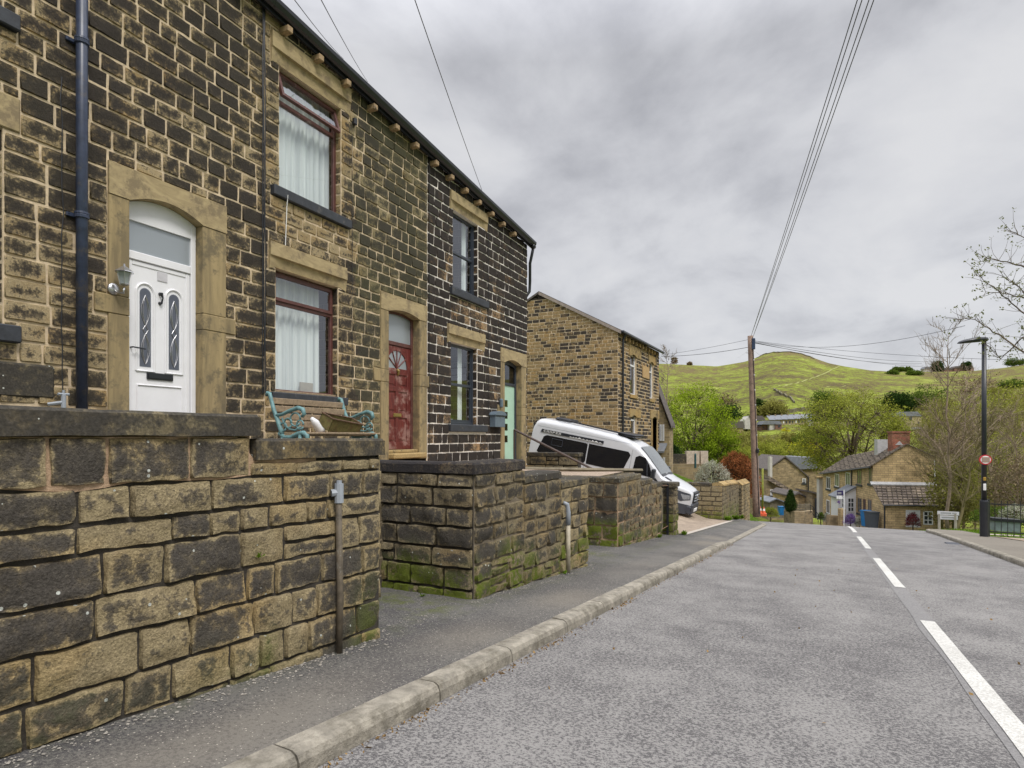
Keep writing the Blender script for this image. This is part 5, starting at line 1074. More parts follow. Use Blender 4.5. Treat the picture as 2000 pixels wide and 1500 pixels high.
# ------------------------------------------------------------------ driveway, van
dz0 = lambda s: zr(s) + 0.11
DS0, DS1 = 15.7, 24.6
m_ = MB(); rows = []
for i in range(19):
    s = DS0 + (DS1 - DS0) * i / 18; row = []
    for y in (3.05, 3.2, 4.0, 5.0, 6.5, 8.0, 10.5): row.append(m_.vert((s, y, dz0(s) + 0.004 + max(0, y - 3.6) * 0.195 * (0.35 + 0.65 * sm(3.6, 4.6, y)) + (0.06 * (s - 21) if y > 4 else 0) * sm(3.5, 6, y))))
    rows.append(row)
for i in range(18):
    for k in range(6): m_.face((rows[i][k], rows[i+1][k], rows[i+1][k+1], rows[i][k+1]), 1 if k == 0 else 0)
o = m_.build('driveway', [M['paver'], plain('pale_edging_stone', (0.40, 0.36, 0.31), 0.9, var=0.2)]); tag(o, None, None, kind='structure')
VL = 5.75; slope = math.atan(0.19); VS = 21.6; vy0 = 4.30; vz0 = EYE - (1003 - HOR) / F * at(1325, 1003, 1).dot(Vector((0, 0, 0))) if False else -1.82
def van_pt(x, y, z):                            # x back from the nose, y across (0 = near side), z up from the tyres
    x *= 1.10; cs, ss = math.cos(slope), math.sin(slope); return Vector((VS + y, vy0 + x * cs - z * ss, vz0 + x * ss + z * cs))
VAN = thing('camper_van', 'white high-roof camper van parked nose-down on the sloping driveway', 'van', van_pt(2.9, 1.0, 0))
WD = 2.0
# outline of the roof and bonnet against x
TOPP = [(0.0, 1.08), (0.10, 1.17), (0.45, 1.29), (0.85, 1.42), (1.02, 1.50), (1.30, 1.80), (1.62, 2.13), (1.85, 2.33), (2.05, 2.45), (2.35, 2.56), (2.8, 2.64), (3.6, 2.69), (4.6, 2.71), (5.45, 2.71), (5.62, 2.68), (5.70, 2.60), (5.75, 2.42)]
def vtop(x): return lerp(TOPP, x)
def vhw(x, z):                                  # half width of the body
    n = 1.0 - 0.34 * (1 - sm(0, 0.75, x)) ** 2 * 1.0 - 0.05 * (1 - sm(0.5, 1.6, x)); t = 1 - 0.02 * sm(0.9, 1.4, z) - 0.11 * max(0, (z - 1.3) / 1.4) ** 1.4
    t -= 0.03 * (1 - sm(0.3, 0.8, z)); return n * t * WD / 2
def section(x):
    zt = vtop(x); rc = 0.10 if x < 1.0 else (0.10 + 0.14 * sm(1.0, 2.2, x)); zb = 0.34; pts = []
    zs = [zb + (zt - rc - zb) * k / 7 for k in range(8)]
    for z in zs: pts.append((vhw(x, z), z))
    h0 = vhw(x, zt - rc)
    for k in range(1, 6):
        a_ = math.pi / 2 * k / 6; pts.append((h0 - rc * 1.3 * (1 - math.cos(a_)), zt - rc + rc * math.sin(a_)))
    hc = h0 - rc * 1.3
    for k in range(0, 4): pts.append((hc * (1 - k / 4), zt + 0.03 * (1 - (1 - k / 4) ** 2) * (1 if x > 0.3 else 0.5)))
    full = pts + [(0, zt + 0.03 * (1 if x > 0.3 else 0.5))] + [(-a, b) for a, b in pts[::-1]]; return full
xs = [0.0, 0.05, 0.12, 0.25, 0.45, 0.65, 0.85, 1.0, 1.06, 1.2, 1.35, 1.5, 1.65, 1.8, 1.92, 2.05, 2.2, 2.4, 2.8, 3.3, 3.9, 4.5, 5.0, 5.35, 5.5, 5.6, 5.68, 5.73, 5.75]
m_ = MB(); rows = []
for x in xs: rows.append([m_.vert(van_pt(x, WD / 2 - a, b)) for a, b in section(x)])
for i in range(len(xs) - 1):
    for k in range(len(rows[0]) - 1): m_.face((rows[i][k], rows[i+1][k], rows[i+1][k+1], rows[i][k+1]))
m_.face(rows[0]); m_.face(rows[-1]); m_.face([r[0] for r in rows] + [r[-1] for r in rows[::-1]])
m_.build('body', M['vanp'], VAN, smooth=True)
def side_panel(name, pts, mat, off=0.008, parent=VAN, side=1, thick=True, n=10):
    """a panel lying on the curved van side; pts (x, z) outline of a quad-like shape, filled by a grid between top and bottom edges"""
    m_ = MB(); bot, top = pts
    def samp(line, t):
        L = [0]
        for (a, b) in zip(line, line[1:]): L.append(L[-1] + math.dist(a, b))
        d = t * L[-1]
        for i in range(len(line) - 1):
            if d <= L[i+1] + 1e-9: q = (d - L[i]) / max(1e-9, L[i+1] - L[i]); return (line[i][0] + (line[i+1][0] - line[i][0]) * q, line[i][1] + (line[i+1][1] - line[i][1]) * q)
        return line[-1]
    g = []
    for i in range(n * 2 + 1):
        b_, t_ = samp(bot, i / (2 * n)), samp(top, i / (2 * n)); row = []
        for k in range(7):
            x = b_[0] + (t_[0] - b_[0]) * k / 6; z = b_[1] + (t_[1] - b_[1]) * k / 6; h = vhw(x, z) + off
            row.append(m_.vert(van_pt(x, WD / 2 - side * h, z)))
        g.append(row)
    for i in range(2 * n):
        for k in range(6): m_.face((g[i][k], g[i+1][k], g[i+1][k+1], g[i][k+1]))
    return m_.build(name, mat, parent, smooth=True)
for sd_ in (1, -1):
    # side windows: dark gloss panels, rounded
    side_panel('side_window', ([(3.62, 1.45), (3.68, 1.36), (5.34, 1.36), (5.45, 1.45)], [(3.64, 2.06), (3.68, 2.11), (5.20, 2.11), (5.29, 2.03)]), M['tint'] if False else plain('black_glossy_glass', (0.012, 0.012, 0.014), 0.06, var=0.05), side=sd_)
    side_panel('side_window', ([(2.26, 1.50), (2.40, 1.36), (3.50, 1.36), (3.58, 1.36)], [(2.12, 2.00), (2.20, 2.11), (3.5, 2.11), (3.60, 2.11)]), bpy.data.materials['black_glossy_glass'], side=sd_)
    side_panel('door_window', ([(1.28, 1.42), (1.35, 1.38), (1.85, 1.40), (1.96, 1.48)], [(1.45, 1.80), (1.62, 2.02), (1.82, 2.06), (1.94, 1.98)]), bpy.data.materials['black_glossy_glass'], side=sd_)
    side_panel('window_divider', ([(1.44, 1.40), (1.47, 1.40)], [(1.53, 1.92), (1.56, 1.95)]), M['trim'], off=0.014, side=sd_, n=2)
    side_panel('dark_wing_panel', ([(1.02, 1.20), (1.32, 1.40)], [(1.08, 1.47), (1.34, 1.72)]), M['black'], off=0.012, side=sd_, n=3) if False else None
    side_panel('lower_window_seal', ([(0.98, 1.19), (1.30, 1.36)], [(1.0, 1.22), (1.40, 1.60)]), M['black'], off=0.010, side=sd_, n=4)
    side_panel('bumper_side', ([(0.02, 0.34), (1.05, 0.34)], [(0.0, 0.66), (0.62, 0.74), (0.70, 0.66), (0.80, 0.50)]), M['trim'], off=0.018, side=sd_)
    side_panel('headlight', ([(0.03, 0.86), (0.30, 0.78), (0.38, 0.84)], [(0.05, 1.06), (0.25, 1.10), (0.66, 1.20)]), M['trim'], off=0.010, side=sd_)
    hl = side_panel('headlight_lens', ([(0.05, 0.88), (0.24, 0.84)], [(0.07, 1.01), (0.24, 1.02), (0.33, 1.04)]), M['lamp'], off=0.02, side=sd_)
    for x0 in (1.10, 2.06, 3.63):
        side_panel('panel_gap', ([(x0, 0.5), (x0 + 0.008, 0.5)], [(x0 + (0.02 if x0 > 2 else 0.1), 1.36 if x0 < 2 else 2.22), (x0 + (0.028 if x0 > 2 else 0.108), 1.36 if x0 < 2 else 2.22)]), M['trim'], off=0.003, side=sd_, n=1)
    side_panel('roof_seam', ([(2.15, 2.40), (5.6, 2.40)], [(2.15, 2.41), (5.6, 2.41)]), M['grey_pl'], off=0.004, side=sd_)
    st_ = side_panel('black_stripe', ([(3.1, 2.20), (5.44, 2.20)], [(3.1, 2.31), (5.40, 2.31)]), M['black'], off=0.03, side=sd_)
    m_ = MB(); rn = random.Random(4); zq = 2.203; x = 4.35
    while x > 3.2:                               # white mountain range on the stripe
        wd_ = rn.uniform(0.10, 0.2); hh = rn.uniform(0.03, 0.07); pk = [(x, zq), (x - wd_ * 0.45, zq + hh), (x - wd_, zq), (x - wd_ * 0.55, zq + hh * 0.25)]
        m_.face([m_.vert(van_pt(a, WD / 2 - sd_ * (vhw(a, b) + 0.036), b)) for a, b in pk]); x -= wd_ * 0.8
    m_.build('mountain_emblem', M['white'], VAN)
# CAMPER lettering on the stripe: flat block letters
GL = {'C': [(1, .8, .3, 1), (0, 0, .25, 1), (0, .78, 1, 1), (0, 0, 1, .22)], 'A': [(0, 0, .25, 1), (.75, 0, 1, 1), (0, .78, 1, 1), (0, .38, 1, .56)], 'M': [(0, 0, .2, 1), (.8, 0, 1, 1), (.4, .3, .6, 1), (0, .8, 1, 1)],
      'P': [(0, 0, .25, 1), (0, .78, 1, 1), (0, .36, 1, .56), (.75, .4, 1, 1)], 'E': [(0, 0, .25, 1), (0, .78, 1, 1), (0, .4, .85, .6), (0, 0, 1, .22)], 'R': [(0, 0, .25, 1), (0, .78, 1, 1), (0, .36, 1, .56), (.75, .5, 1, 1), (.6, 0, .85, .4)]}
m_ = MB()
for i, ch in enumerate('CAMPER'):
    x0 = 5.33 - i * 0.115
    for (a, b, c, d) in GL[ch]:
        if ch == 'C' and a == 1: continue
        q = [(a, b), (c, b), (c, d), (a, d)]; m_.face([m_.vert(van_pt(x0 - 0.085 * u_ - 0.012 * (v_), WD / 2 - (vhw(x0, 2.28) + 0.037), 2.215 + 0.08 * v_)) for u_, v_ in q])
m_.build('camper_lettering', M['white'], VAN, fix=False)
# opening vent frame in the rear side window
m_ = MB(); q = [(4.55, 1.78), (4.95, 1.78), (4.95, 2.02), (4.55, 2.02), (4.55, 1.78)]; m_.tube([van_pt(x, WD / 2 - (vhw(x, z) + 0.012), z) for x, z in q], 0.012, 5); m_.build('window_catch_frame', M['trim'], VAN)
def glasspane(name, rows_, mat):
    m_ = MB(); g = [[m_.vert(van_pt(x, WD / 2 + y, z)) for (x, y, z) in r] for r in rows_]
    for i in range(len(g) - 1):
        for k in range(len(g[0]) - 1): m_.face((g[i][k], g[i+1][k], g[i+1][k+1], g[i][k+1]))
    return m_.build(name, mat, VAN, smooth=True)
wsx = [1.06, 1.2, 1.35, 1.5, 1.65, 1.78, 1.88]
glasspane('windscreen', [[(x - 0.014, (vhw(x, vtop(x) - 0.1) - 0.14) * t, vtop(x) + 0.028 - 0.012 * abs(t)) for t in (-1, -0.5, 0, 0.5, 1)] for x in wsx], plain('windscreen_glass', (0.13, 0.145, 0.155), 0.08, var=0.1))
glasspane('bonnet_vent', [[(x, y, vtop(x) + 0.022) for y in (-0.75, -0.55)] for x in (0.72, 0.94)], M['black']); glasspane('scuttle', [[(x, y, vtop(x) + 0.024) for y in (-0.8, 0, 0.8)] for x in (0.97, 1.07)], M['black'])
m_ = MB(tr=lambda x, y, z: van_pt(x, WD / 2 + y, z)); m_.box((-0.07, -0.60, 0.32), (0.08, 0.60, 0.72), bev=0.05); m_.box((-0.03, -0.66, 0.34), (0.16, 0.66, 0.66), bev=0.05); m_.build('front_bumper', M['trim'], VAN)
m_ = MB(tr=lambda x, y, z: van_pt(x, WD / 2 + y, z)); m_.box((-0.05, -0.40, 0.74), (0.05, 0.40, 1.13), bev=0.03); gr = m_.build('grille', M['black'], VAN)
for k in range(3): m_ = MB(tr=lambda x, y, z: van_pt(x, WD / 2 + y, z)); m_.box((-0.07, -0.37, 0.80 + 0.10 * k), (-0.04, 0.37, 0.835 + 0.10 * k), bev=0.008); m_.build('grille_bar', M['grey_pl'], gr)
m_ = MB(tr=lambda x, y, z: van_pt(x, WD / 2 + y, z)); m_.lathe((-0.08, 0, 0.95), [(0.10, 0), (0.10, 0.03)], 16, axis='x'); m_.build('grille_badge', M['chrome'], gr)
m_ = MB(tr=lambda x, y, z: van_pt(x, WD / 2 + y, z)); m_.box((-0.09, -0.26, 0.43), (-0.07, 0.26, 0.54)); m_.build('number_plate', M['white'], VAN)
for sy in (-0.5, 0.5): m_ = MB(tr=lambda x, y, z: van_pt(x, WD / 2 + y, z)); m_.box((-0.045, sy - 0.13, 0.46), (0.0, sy + 0.13, 0.58), bev=0.02); m_.build('fog_lamp_recess', M['black'], VAN)
for sy in (-1, 1):
    m_ = MB(tr=lambda x, y, z: van_pt(x, WD / 2 + y, z)); m_.box((1.18, sy * 1.02, 1.35), (1.30, sy * 1.24, 1.72), bev=0.04); m_.box((1.22, sy * 0.9, 1.42), (1.28, sy * 1.06, 1.48)); m_.build('wing_mirror', M['black'], VAN)
for (x, sy) in ((0.98, -1), (0.98, 1), (4.62, -1), (4.62, 1)):
    m_ = MB(tr=lambda a, b, c: van_pt(a, WD / 2 + b, c)); m_.lathe((x, sy * 0.99 - (0.22 if sy > 0 else 0) , 0.35), [(0.20, 0), (0.33, 0.0), (0.355, 0.03), (0.355, 0.19), (0.33, 0.22), (0.20, 0.22)], 24, axis='y'); wh = m_.build('wheel', M['tyre'], VAN)
    m_ = MB(tr=lambda a, b, c: van_pt(a, WD / 2 + b, c)); m_.lathe((x, sy * 0.995 - (0.02 if sy > 0 else 0), 0.35), [(0.05, 0.0), (0.19, 0.01), (0.20, 0.02)], 20, axis='y'); m_.build('rim', M['grey_pl'], wh)
m_ = MB(); m_.tube([van_pt(2.5, 0.28, 2.70), van_pt(4.9, 0.28, 2.80)], 0.03, 5); m_.build('roof_rail', M['black'], VAN)
m_ = MB(tr=lambda x, y, z: van_pt(x, y, z)); m_.box((2.15, 0.3, 2.62), (2.75, 1.6, 2.74), bev=0.03); m_.build('roof_box', M['black'], VAN)
m_ = MB(tr=lambda x, y, z: van_pt(x, y, z)); m_.box((4.55, 0.5, 2.71), (5.15, 1.4, 2.84), bev=0.05); m_.build('roof_vent', M['black'], VAN)
m_ = MB(); 
for yy in (0.45, 0.75): m_.tube([van_pt(5.80, yy, 1.2), van_pt(5.90, yy, 1.6), van_pt(5.90, yy, 2.45), van_pt(5.80, yy, 2.6)], 0.018, 5)
for z in (1.5, 1.75, 2.0, 2.25): m_.tube([van_pt(5.90, 0.45, z), van_pt(5.90, 0.75, z)], 0.015, 5)
m_.build('rear_ladder', M['black'], VAN)
# ------------------------------------------------------------------ the neighbouring house beyond the drive
F4 = Frame(1610, 8.0); s4 = F4.u(1207); e4 = F4.u(1287); n4 = 8.0
z4 = F4.z(1207, 647); rise = 0.535
H4 = thing('stone_house', 'lighter buff stone house with bare coursed gable beyond the camper van', 'house', (s4, n4, -1.0))
Wg = 7.5; rnd = random.Random(44); m_ = MB()
zt4 = z4 + rise * Wg / 2
masonry(m_, lambda u, z, d: Vector((s4 - d, n4 + u, z)), 0.0, Wg, courses(-1.9, zt4, (0.13, 0.17), rnd), (), slen=(0.2, 0.46), gap=0.018, proud=0.012, rough=0.006, res=0.2, bev=0.01, rnd=rnd, ztop=lambda u: z4 - 0.02 + rise * min(u, Wg - u), tint=lambda u, z: rnd.random() + 0.35 * nz(u, z, 4, 0.5))
h4 = []
fu = lambda px: F4.u(px) - s4; fz = lambda px, py: F4.z(px, py)
def w4(px0, px1, pyt, pyb): h4.append((fu(px0), fu(px1), fz(px0, pyb), fz(px0, pyt))); return h4[-1]
wa = w4(1231, 1243, 693, 770); wb = w4(1268.5, 1276, 708, 778); wc = w4(1232, 1243, 814, 848); dd4 = (fu(1273.5), fu(1282), fz(1274, 905), fz(1274, 817)); h4.append(dd4)
lint = [(fu(1228), fu(1251), fz(1228, 693), fz(1228, 672)), (fu(1266), fu(1281), fz(1266, 708), fz(1266, 692)), (fu(1229), fu(1251), fz(1229, 814), fz(1229, 798)), (fu(1270), fu(1286.4), fz(1270, 817), fz(1270, 800))]
masonry(m_, lambda u, z, d: Vector((s4 + u, n4 - d, z)), 0.0, e4 - s4, courses(-1.9, z4, (0.15, 0.19), rnd), h4 + lint, slen=(0.2, 0.4), gap=0.026, proud=0.012, rough=0.006, res=0.2, bev=0.01, rnd=rnd, tint=lambda u, z: rnd.uniform(0.2, 1.45))
for h in h4:
    for uu in (h[0], h[1]): m_.face([m_.vert((s4 + uu, n4, h[2])), m_.vert((s4 + uu, n4 + 0.2, h[2])), m_.vert((s4 + uu, n4 + 0.2, h[3])), m_.vert((s4 + uu, n4, h[3]))], 1)
    for zz_ in (h[2], h[3]): m_.face([m_.vert((s4 + h[0], n4, zz_)), m_.vert((s4 + h[1], n4, zz_)), m_.vert((s4 + h[1], n4 + 0.2, zz_)), m_.vert((s4 + h[0], n4 + 0.2, zz_))], 1)
m_.build('wall', [M['st_gable'], M['mort']], H4, smooth=(0,), fix=False)
m_ = MB(); m_.poly([(e4, n4, -3), (e4, n4 + Wg, -3), (e4, n4 + Wg, z4), (e4, n4 + Wg / 2, z4 + rise * Wg / 2), (e4, n4, z4)]); m_.poly([(s4, n4 + Wg, -3), (e4, n4 + Wg, -3), (e4, n4 + Wg, z4), (s4, n4 + Wg, z4)]); m_.poly([(s4 + .01, n4, -1.9), (e4, n4, -1.9), (e4, n4 + Wg, -1.9), (s4 + .01, n4 + Wg, -1.9)]); m_.build('side_and_back_wall', M['br_end'], H4)
m_ = MB()
for (y0, za, y1, zb_) in ((n4 - 0.18, z4 - 0.07, n4 + Wg / 2, z4 + rise * Wg / 2 + 0.03), (n4 + Wg / 2, z4 + rise * Wg / 2 + 0.03, n4 + Wg + 0.18, z4 - 0.07)):
    m_.prism([(s4 - 0.07, y0, za), (s4 - 0.07, y1, zb_), (s4 - 0.07, y1, zb_ + 0.10), (s4 - 0.07, y0, za + 0.10)], (e4 - s4 + 0.15, 0, 0))
m_.build('roof', M['slate'], H4)
m_ = MB(); m_.prism([(s4 - 0.10, n4 - 0.16, z4 - 0.13), (s4 - 0.10, n4 + Wg / 2, z4 + rise * Wg / 2 - 0.04), (s4 - 0.10, n4 + Wg / 2, z4 + rise * Wg / 2 + 0.10), (s4 - 0.10, n4 - 0.16, z4 + 0.01)], (0.028, 0, 0)); m_.build('verge_board', plain('pale_grey_verge', (0.30, 0.25, 0.22), 0.8, var=0.2), H4)
m_ = MB(); m_.box((s4 - 0.12, n4 - 0.30, z4 - 0.10), (e4 + 0.1, n4 - 0.17, z4 + 0.02), bev=0.03); m_.build('gutter', M['black'], H4)
m_ = MB(); x = s4 + 0.42; m_.tube([(x, n4 - 0.24, z4 - 0.06), (x, n4 - 0.10, z4 - 0.3), (x, n4 - 0.09, -0.9)], 0.05, 8); m_.build('downpipe', M['black'], H4)
for k in range(11): m_ = MB(); x = s4 + 0.75 + 0.58 * k; m_.box((x, n4 - 0.15, z4 - 0.30), (x + 0.1, n4 + 0.02, z4 - 0.12)); m_.build('corbel', M['dress'], H4)
for i, (q, nm) in enumerate(zip(lint, ('lintel',) * 4)):
    h = h4[i]; m_ = MB(); n = 10; pts = [(q[0], q[2] - 0.004), (h[0], q[2] - 0.004)] + [(h[0] + (h[1] - h[0]) * k / n, q[2] - 0.004 + 0.10 * math.sin(math.pi * k / n)) for k in range(1, n)] + [(h[1], q[2] - 0.004), (q[1], q[2] - 0.004), (q[1], q[3]), (q[0], q[3])]
    a_ = [m_.vert((s4 + u, n4 - 0.04, z)) for u, z in pts]; b_ = [m_.vert((s4 + u, n4 + 0.2, z)) for u, z in pts]; m_.face(a_); m_.face(b_[::-1])
    for k in range(len(pts)): m_.face((a_[k], b_[k], b_[(k+1) % len(pts)], a_[(k+1) % len(pts)]))
    m_.build('lintel', M['dress'], H4)
for h in (wa, wb, wc):
    m_ = MB(); m_.box((s4 + h[0] - 0.12, n4 - 0.06, h[2] - 0.16), (s4 + h[1] + 0.12, n4 + 0.1, h[2])); m_.build('sill', M['dress'], H4)
    m_ = MB(); y0, y1 = n4 + 0.08, n4 + 0.14; u0, u1, z0, z1 = s4 + h[0], s4 + h[1], h[2], h[3] + 0.09; zt_ = z0 + (z1 - z0) * 0.70
    for (a_, b_) in (((u0, y0, z0), (u0 + .07, y1, z1)), ((u1 - .07, y0, z0), (u1, y1, z1)), ((u0 + .07, y0, z0), (u1 - .07, y1, z0 + .07)), ((u0 + .07, y0, zt_), (u1 - .07, y1, zt_ + 0.08)), ((u0 + .07, y0, z1 - .07), (u1 - .07, y1, z1))): m_.box(a_, b_)
    fo = m_.build('window', M['upvc_w'], H4); m_ = MB(); m_.poly([(u0 + .07, y1 - .02, z0), (u1 - .07, y1 - .02, z0), (u1 - .07, y1 - .02, z1), (u0 + .07, y1 - .02, z1)]); m_.build('pane', M['darkg'], fo)
m_ = MB(); m_.poly([(s4 + dd4[0], n4 + 0.18, dd4[2]), (s4 + dd4[1], n4 + 0.18, dd4[2]), (s4 + dd4[1], n4 + 0.18, dd4[3] + 0.1), (s4 + dd4[0], n4 + 0.18, dd4[3] + 0.1)]); m_.build('door', plain('brown_timber_door', (0.16, 0.07, 0.02), 0.6), H4)
for (a_, b_) in ((dd4[0] - 0.22, dd4[0]), (dd4[1], dd4[1] + 0.2)): m_ = MB(); m_.box((s4 + a_, n4 - 0.03, -0.9), (s4 + b_, n4 + 0.19, dd4[3] + 0.003)); m_.build('door_jamb', M['dress'], H4)
q = (fu(1254), fu(1266.5), fz(1256, 738), fz(1256, 714)); m_ = MB(); m_.box((s4 + q[0], n4 - 0.05, q[2]), (s4 + q[1], n4 + 0.01, q[3]), bev=0.02); m_.build('date_stone', plain('orange_date_stone', (0.45, 0.30, 0.14), 0.9, var=0.15), H4)
# low cottage wing behind it
FB5 = Frame(1610, 7.0); s5 = e4 + 0.3; H5 = thing('stone_outbuilding', 'small stone gabled wing with slim twin windows behind the buff house', 'outbuilding', (s5, 7.6, -1.2))
def at_s(px, py, s):                             # point seen at px, py on the plane x = s
    k = (px - 1000) / F; y = s * (ST - k * CT) / (CT + k * ST); Z_ = s * CT + y * ST; return Vector((s, y, EYE - (py - HOR) / F * Z_))
gL = at_s(1291, 786, s5); gR = at_s(1307.5, 835, s5); yB = gR.y; base5 = at_s(1307, 905, s5).z
def br_box(root, name, pts, d, mat): m_ = MB(); m_.prism(pts, d); return m_.build(name, mat, root)
yTop = gL.y + 0.6; zTop = gL.z + 0.6 * (gL.z - gR.z) / (gL.y - yB)
br_box(H5, 'wall', [(s5, yB, base5 - 0.8), (s5, yTop + 2.5, base5 - 0.8), (s5, yTop + 2.5, zTop - 1.0), (s5, yTop, zTop), (s5, yB, gR.z)], (0.9, 0, 0), bricks('small_coursed_stone', (0.38, 0.29, 0.16), (0.22, 0.17, 0.10), (0.36, 0.29, 0.2), 0.3, 0.13))
br_box(H5, 'roof', [(s5 - 0.1, yB - 0.12, gR.z - 0.02), (s5 - 0.1, yTop, zTop + 0.04), (s5 - 0.1, yTop, zTop + 0.16), (s5 - 0.1, yB - 0.12, gR.z + 0.09)], (1.05, 0, 0), M['slate'])
for (x0, x1, t_, b_) in ((1288.5, 1292.5, 829, 861), (1294, 1297.5, 829, 861), (1290, 1293, 895, 905), (1295, 1299, 893, 903)):
    a_, c_ = at_s(x0, t_, s5), at_s(x1, b_, s5); m_ = MB(); m_.box((s5 - 0.03, a_.y, c_.z), (s5 + 0.02, c_.y, a_.z)); fo = m_.build('window', M['upvc_w'], H5); m_ = MB(); m_.box((s5 - 0.036, a_.y - 0.05, c_.z + 0.07), (s5 - 0.031, c_.y + 0.05, a_.z - 0.07)); m_.build('pane', M['darkg'], fo)
a_, c_ = at_s(1287, 876, s5), at_s(1303, 884, s5); br_box(H5, 'lean_to_roof', [(s5 - 0.8, a_.y, c_.z), (s5, a_.y, a_.z + 0.2), (s5, a_.y, a_.z + 0.3), (s5 - 0.8, a_.y, c_.z + 0.1)], (0, c_.y - a_.y, 0), M['slate_g'])
# ------------------------------------------------------------------ wall beyond the driveway
y4w = 3.42; s4w = 24.25; W4 = wthing('garden_wall', 'mossy stone garden wall beyond the van, running down to the pole', (s4w, y4w, pv(s4w)))
ztw = -0.62
mo4 = lambda u, z: 0.9 * (1 - sm(0.0, 0.7, z - pv(s4w) + 0.3 * nz(u, z, 0, 1.2)))
gwall(W4, (s4w, y4w), Y, 6.5, -X, lambda u: ztw, lambda u: pv(s4w), 41, (0.25, 0.6), (0.15, 0.19), [M['st_wall'], M['mort_g']], res=0.12, mossf=mo4, far=True, gap=0.03, rough=0.01, proud=0.03)
wt4 = lambda u: ztw - 0.045 * u
gwall(W4, (s4w, y4w), X, 4.8, -Y, wt4, lambda u: pv(s4w + u), 42, (0.22, 0.4), (0.15, 0.19), [M['st_walld'], M['mort_g']], fan=0.03, res=0.15, mossf=mo4, far=True, rough=0.01, proud=0.02)
wall_core(W4, [(s4w + 0.012, y4w + 0.012), (s4w + 0.3, y4w + 0.012), (s4w + 0.3, y4w + 6.5), (s4w + 0.012, y4w + 6.5)], ztw + 0.005, -3, M['mort_d'])
m_ = MB(); pf = [(s4w, y4w), (s4w + 4.8, y4w), (s4w + 4.8, y4w + 0.35), (s4w, y4w + 0.35)]
ci = []
for k in range(9):
    u0_, u1_ = 4.8 * k / 9, 4.8 * (k + 1) / 9 - 0.012; m_ = MB(); q = []
    for u_ in (u0_, u1_):
        z_ = wt4(u_) + 0.003; q.append([m_.vert((s4w + u_, y4w - 0.04, z_)), m_.vert((s4w + u_, y4w - 0.04, z_ + 0.06)), m_.vert((s4w + u_, y4w + 0.16, z_ + 0.17)), m_.vert((s4w + u_, y4w + 0.38, z_ + 0.10)), m_.vert((s4w + u_, y4w + 0.38, z_))])
    for i in range(5): m_.face((q[0][i], q[1][i], q[1][(i+1) % 5], q[0][(i+1) % 5]))
    m_.face(q[0]); m_.face(q[1]); m_.build('coping_stone', M['dress'], W4)
for k in range(6): cope(W4, (s4w - 0.04, y4w + 0.42 + k * 1.02, ztw + 0.003), (s4w + 0.36, y4w + 0.41 + (k + 1) * 1.02 - 0.012, ztw + 0.11), M['cope'], 0.02)
W5 = wthing('garden_wall', 'short length of stone wall with peaked coping right against the pole', (29.2, 3.45, pv(29)))
gwall(W5, (29.15, 3.35), -X, 0.01, -Y, lambda u: -1.0, lambda u: pv(29), 43, (0.3, 0.4), (0.2, 0.3), [M['st_walld'], M['mort_g']]) if False else None
gwall(W5, (29.15, 3.30), X, 3.3, -Y, lambda u: ztw - 0.30 - 0.03 * u, lambda u: pv(29.1 + u) - 0.1, 44, (0.22, 0.4), (0.15, 0.19), [M['st_wall'], M['mort_g']], fan=0.03, res=0.15, far=True, rough=0.01, proud=0.02)
gwall(W5, (29.15, 3.30), Y, 0.5, -X, lambda u: ztw - 0.30, lambda u: pv(29.1), 45, (0.22, 0.4), (0.15, 0.19), [M['st_walld'], M['mort_d']], res=0.15, far=True, rough=0.01, proud=0.02)
wall_core(W5, [(29.165, 3.315), (32.4, 3.315), (32.4, 3.7), (29.165, 3.7)], ztw - 0.40, -4.5, M['mort_d'])
for k in range(6):
    u0_, u1_ = 3.3 * k / 6, 3.3 * (k + 1) / 6 - 0.012; m_ = MB(); q = []
    for u_ in (u0_, u1_):
        z_ = ztw - 0.30 - 0.03 * u_ + 0.003; q.append([m_.vert((29.15 + u_, 3.26, z_)), m_.vert((29.15 + u_, 3.50, z_ + 0.2)), m_.vert((29.15 + u_, 3.72, z_))])
    for i in range(3): m_.face((q[0][i], q[1][i], q[1][(i+1) % 3], q[0][(i+1) % 3]))
    m_.face(q[0]); m_.face(q[1]); m_.build('coping_stone', M['dress'], W5)
# raised ground behind the walls past the house
# telegraph pole
pb = at(1478, 1003, 28.0); pt_ = at(1465.5, 656, 28.0)
TP = thing('telegraph_pole', 'tall weathered wooden telegraph pole at the end of the pavement', 'pole', pb)
m_ = MB(); m_.tube([pb + (pt_ - pb) * (k / 12) + Vector((0.01 * nz(k, 0, 0, 0.9), 0, -0.15 if k == 0 else 0)) for k in range(13)], [0.165 - 0.045 * k / 12 for k in range(13)], 14); m_.build('post', M['pole'], TP, smooth=True)
vR = Vector((ST, -CT, 0)); vF = Vector((CT, ST, 0))
m_ = MB(); m_.tube([pb + (pt_ - pb) * t + vR * 0.05 - vF * (0.165 - 0.045 * t + 0.015) for t in (0.0, 0.2, 0.36, 0.6, 0.99)], 0.016, 5); m_.build('cable_riser', M['black'], TP)
m_ = MB(); c = pb + (pt_ - pb) * 0.355 + vR * 0.07 - vF * 0.18; m_.lathe(c, [(0.03, -0.12), (0.075, -0.08), (0.075, 0.06), (0.03, 0.1)], 10); m_.build('junction_box', M['black'], TP)
m_ = MB(); c = pt_ - Vector((0, 0, 0.35)) + vR * 0.10 - vF * 0.12; m_.box(c + Vector((-0.07, -0.07, -0.28)), c + Vector((0.07, 0.07, 0.22)), bev=0.02); m_.build('terminal_box', plain('blue_black_box', (0.03, 0.05, 0.10), 0.5), TP)
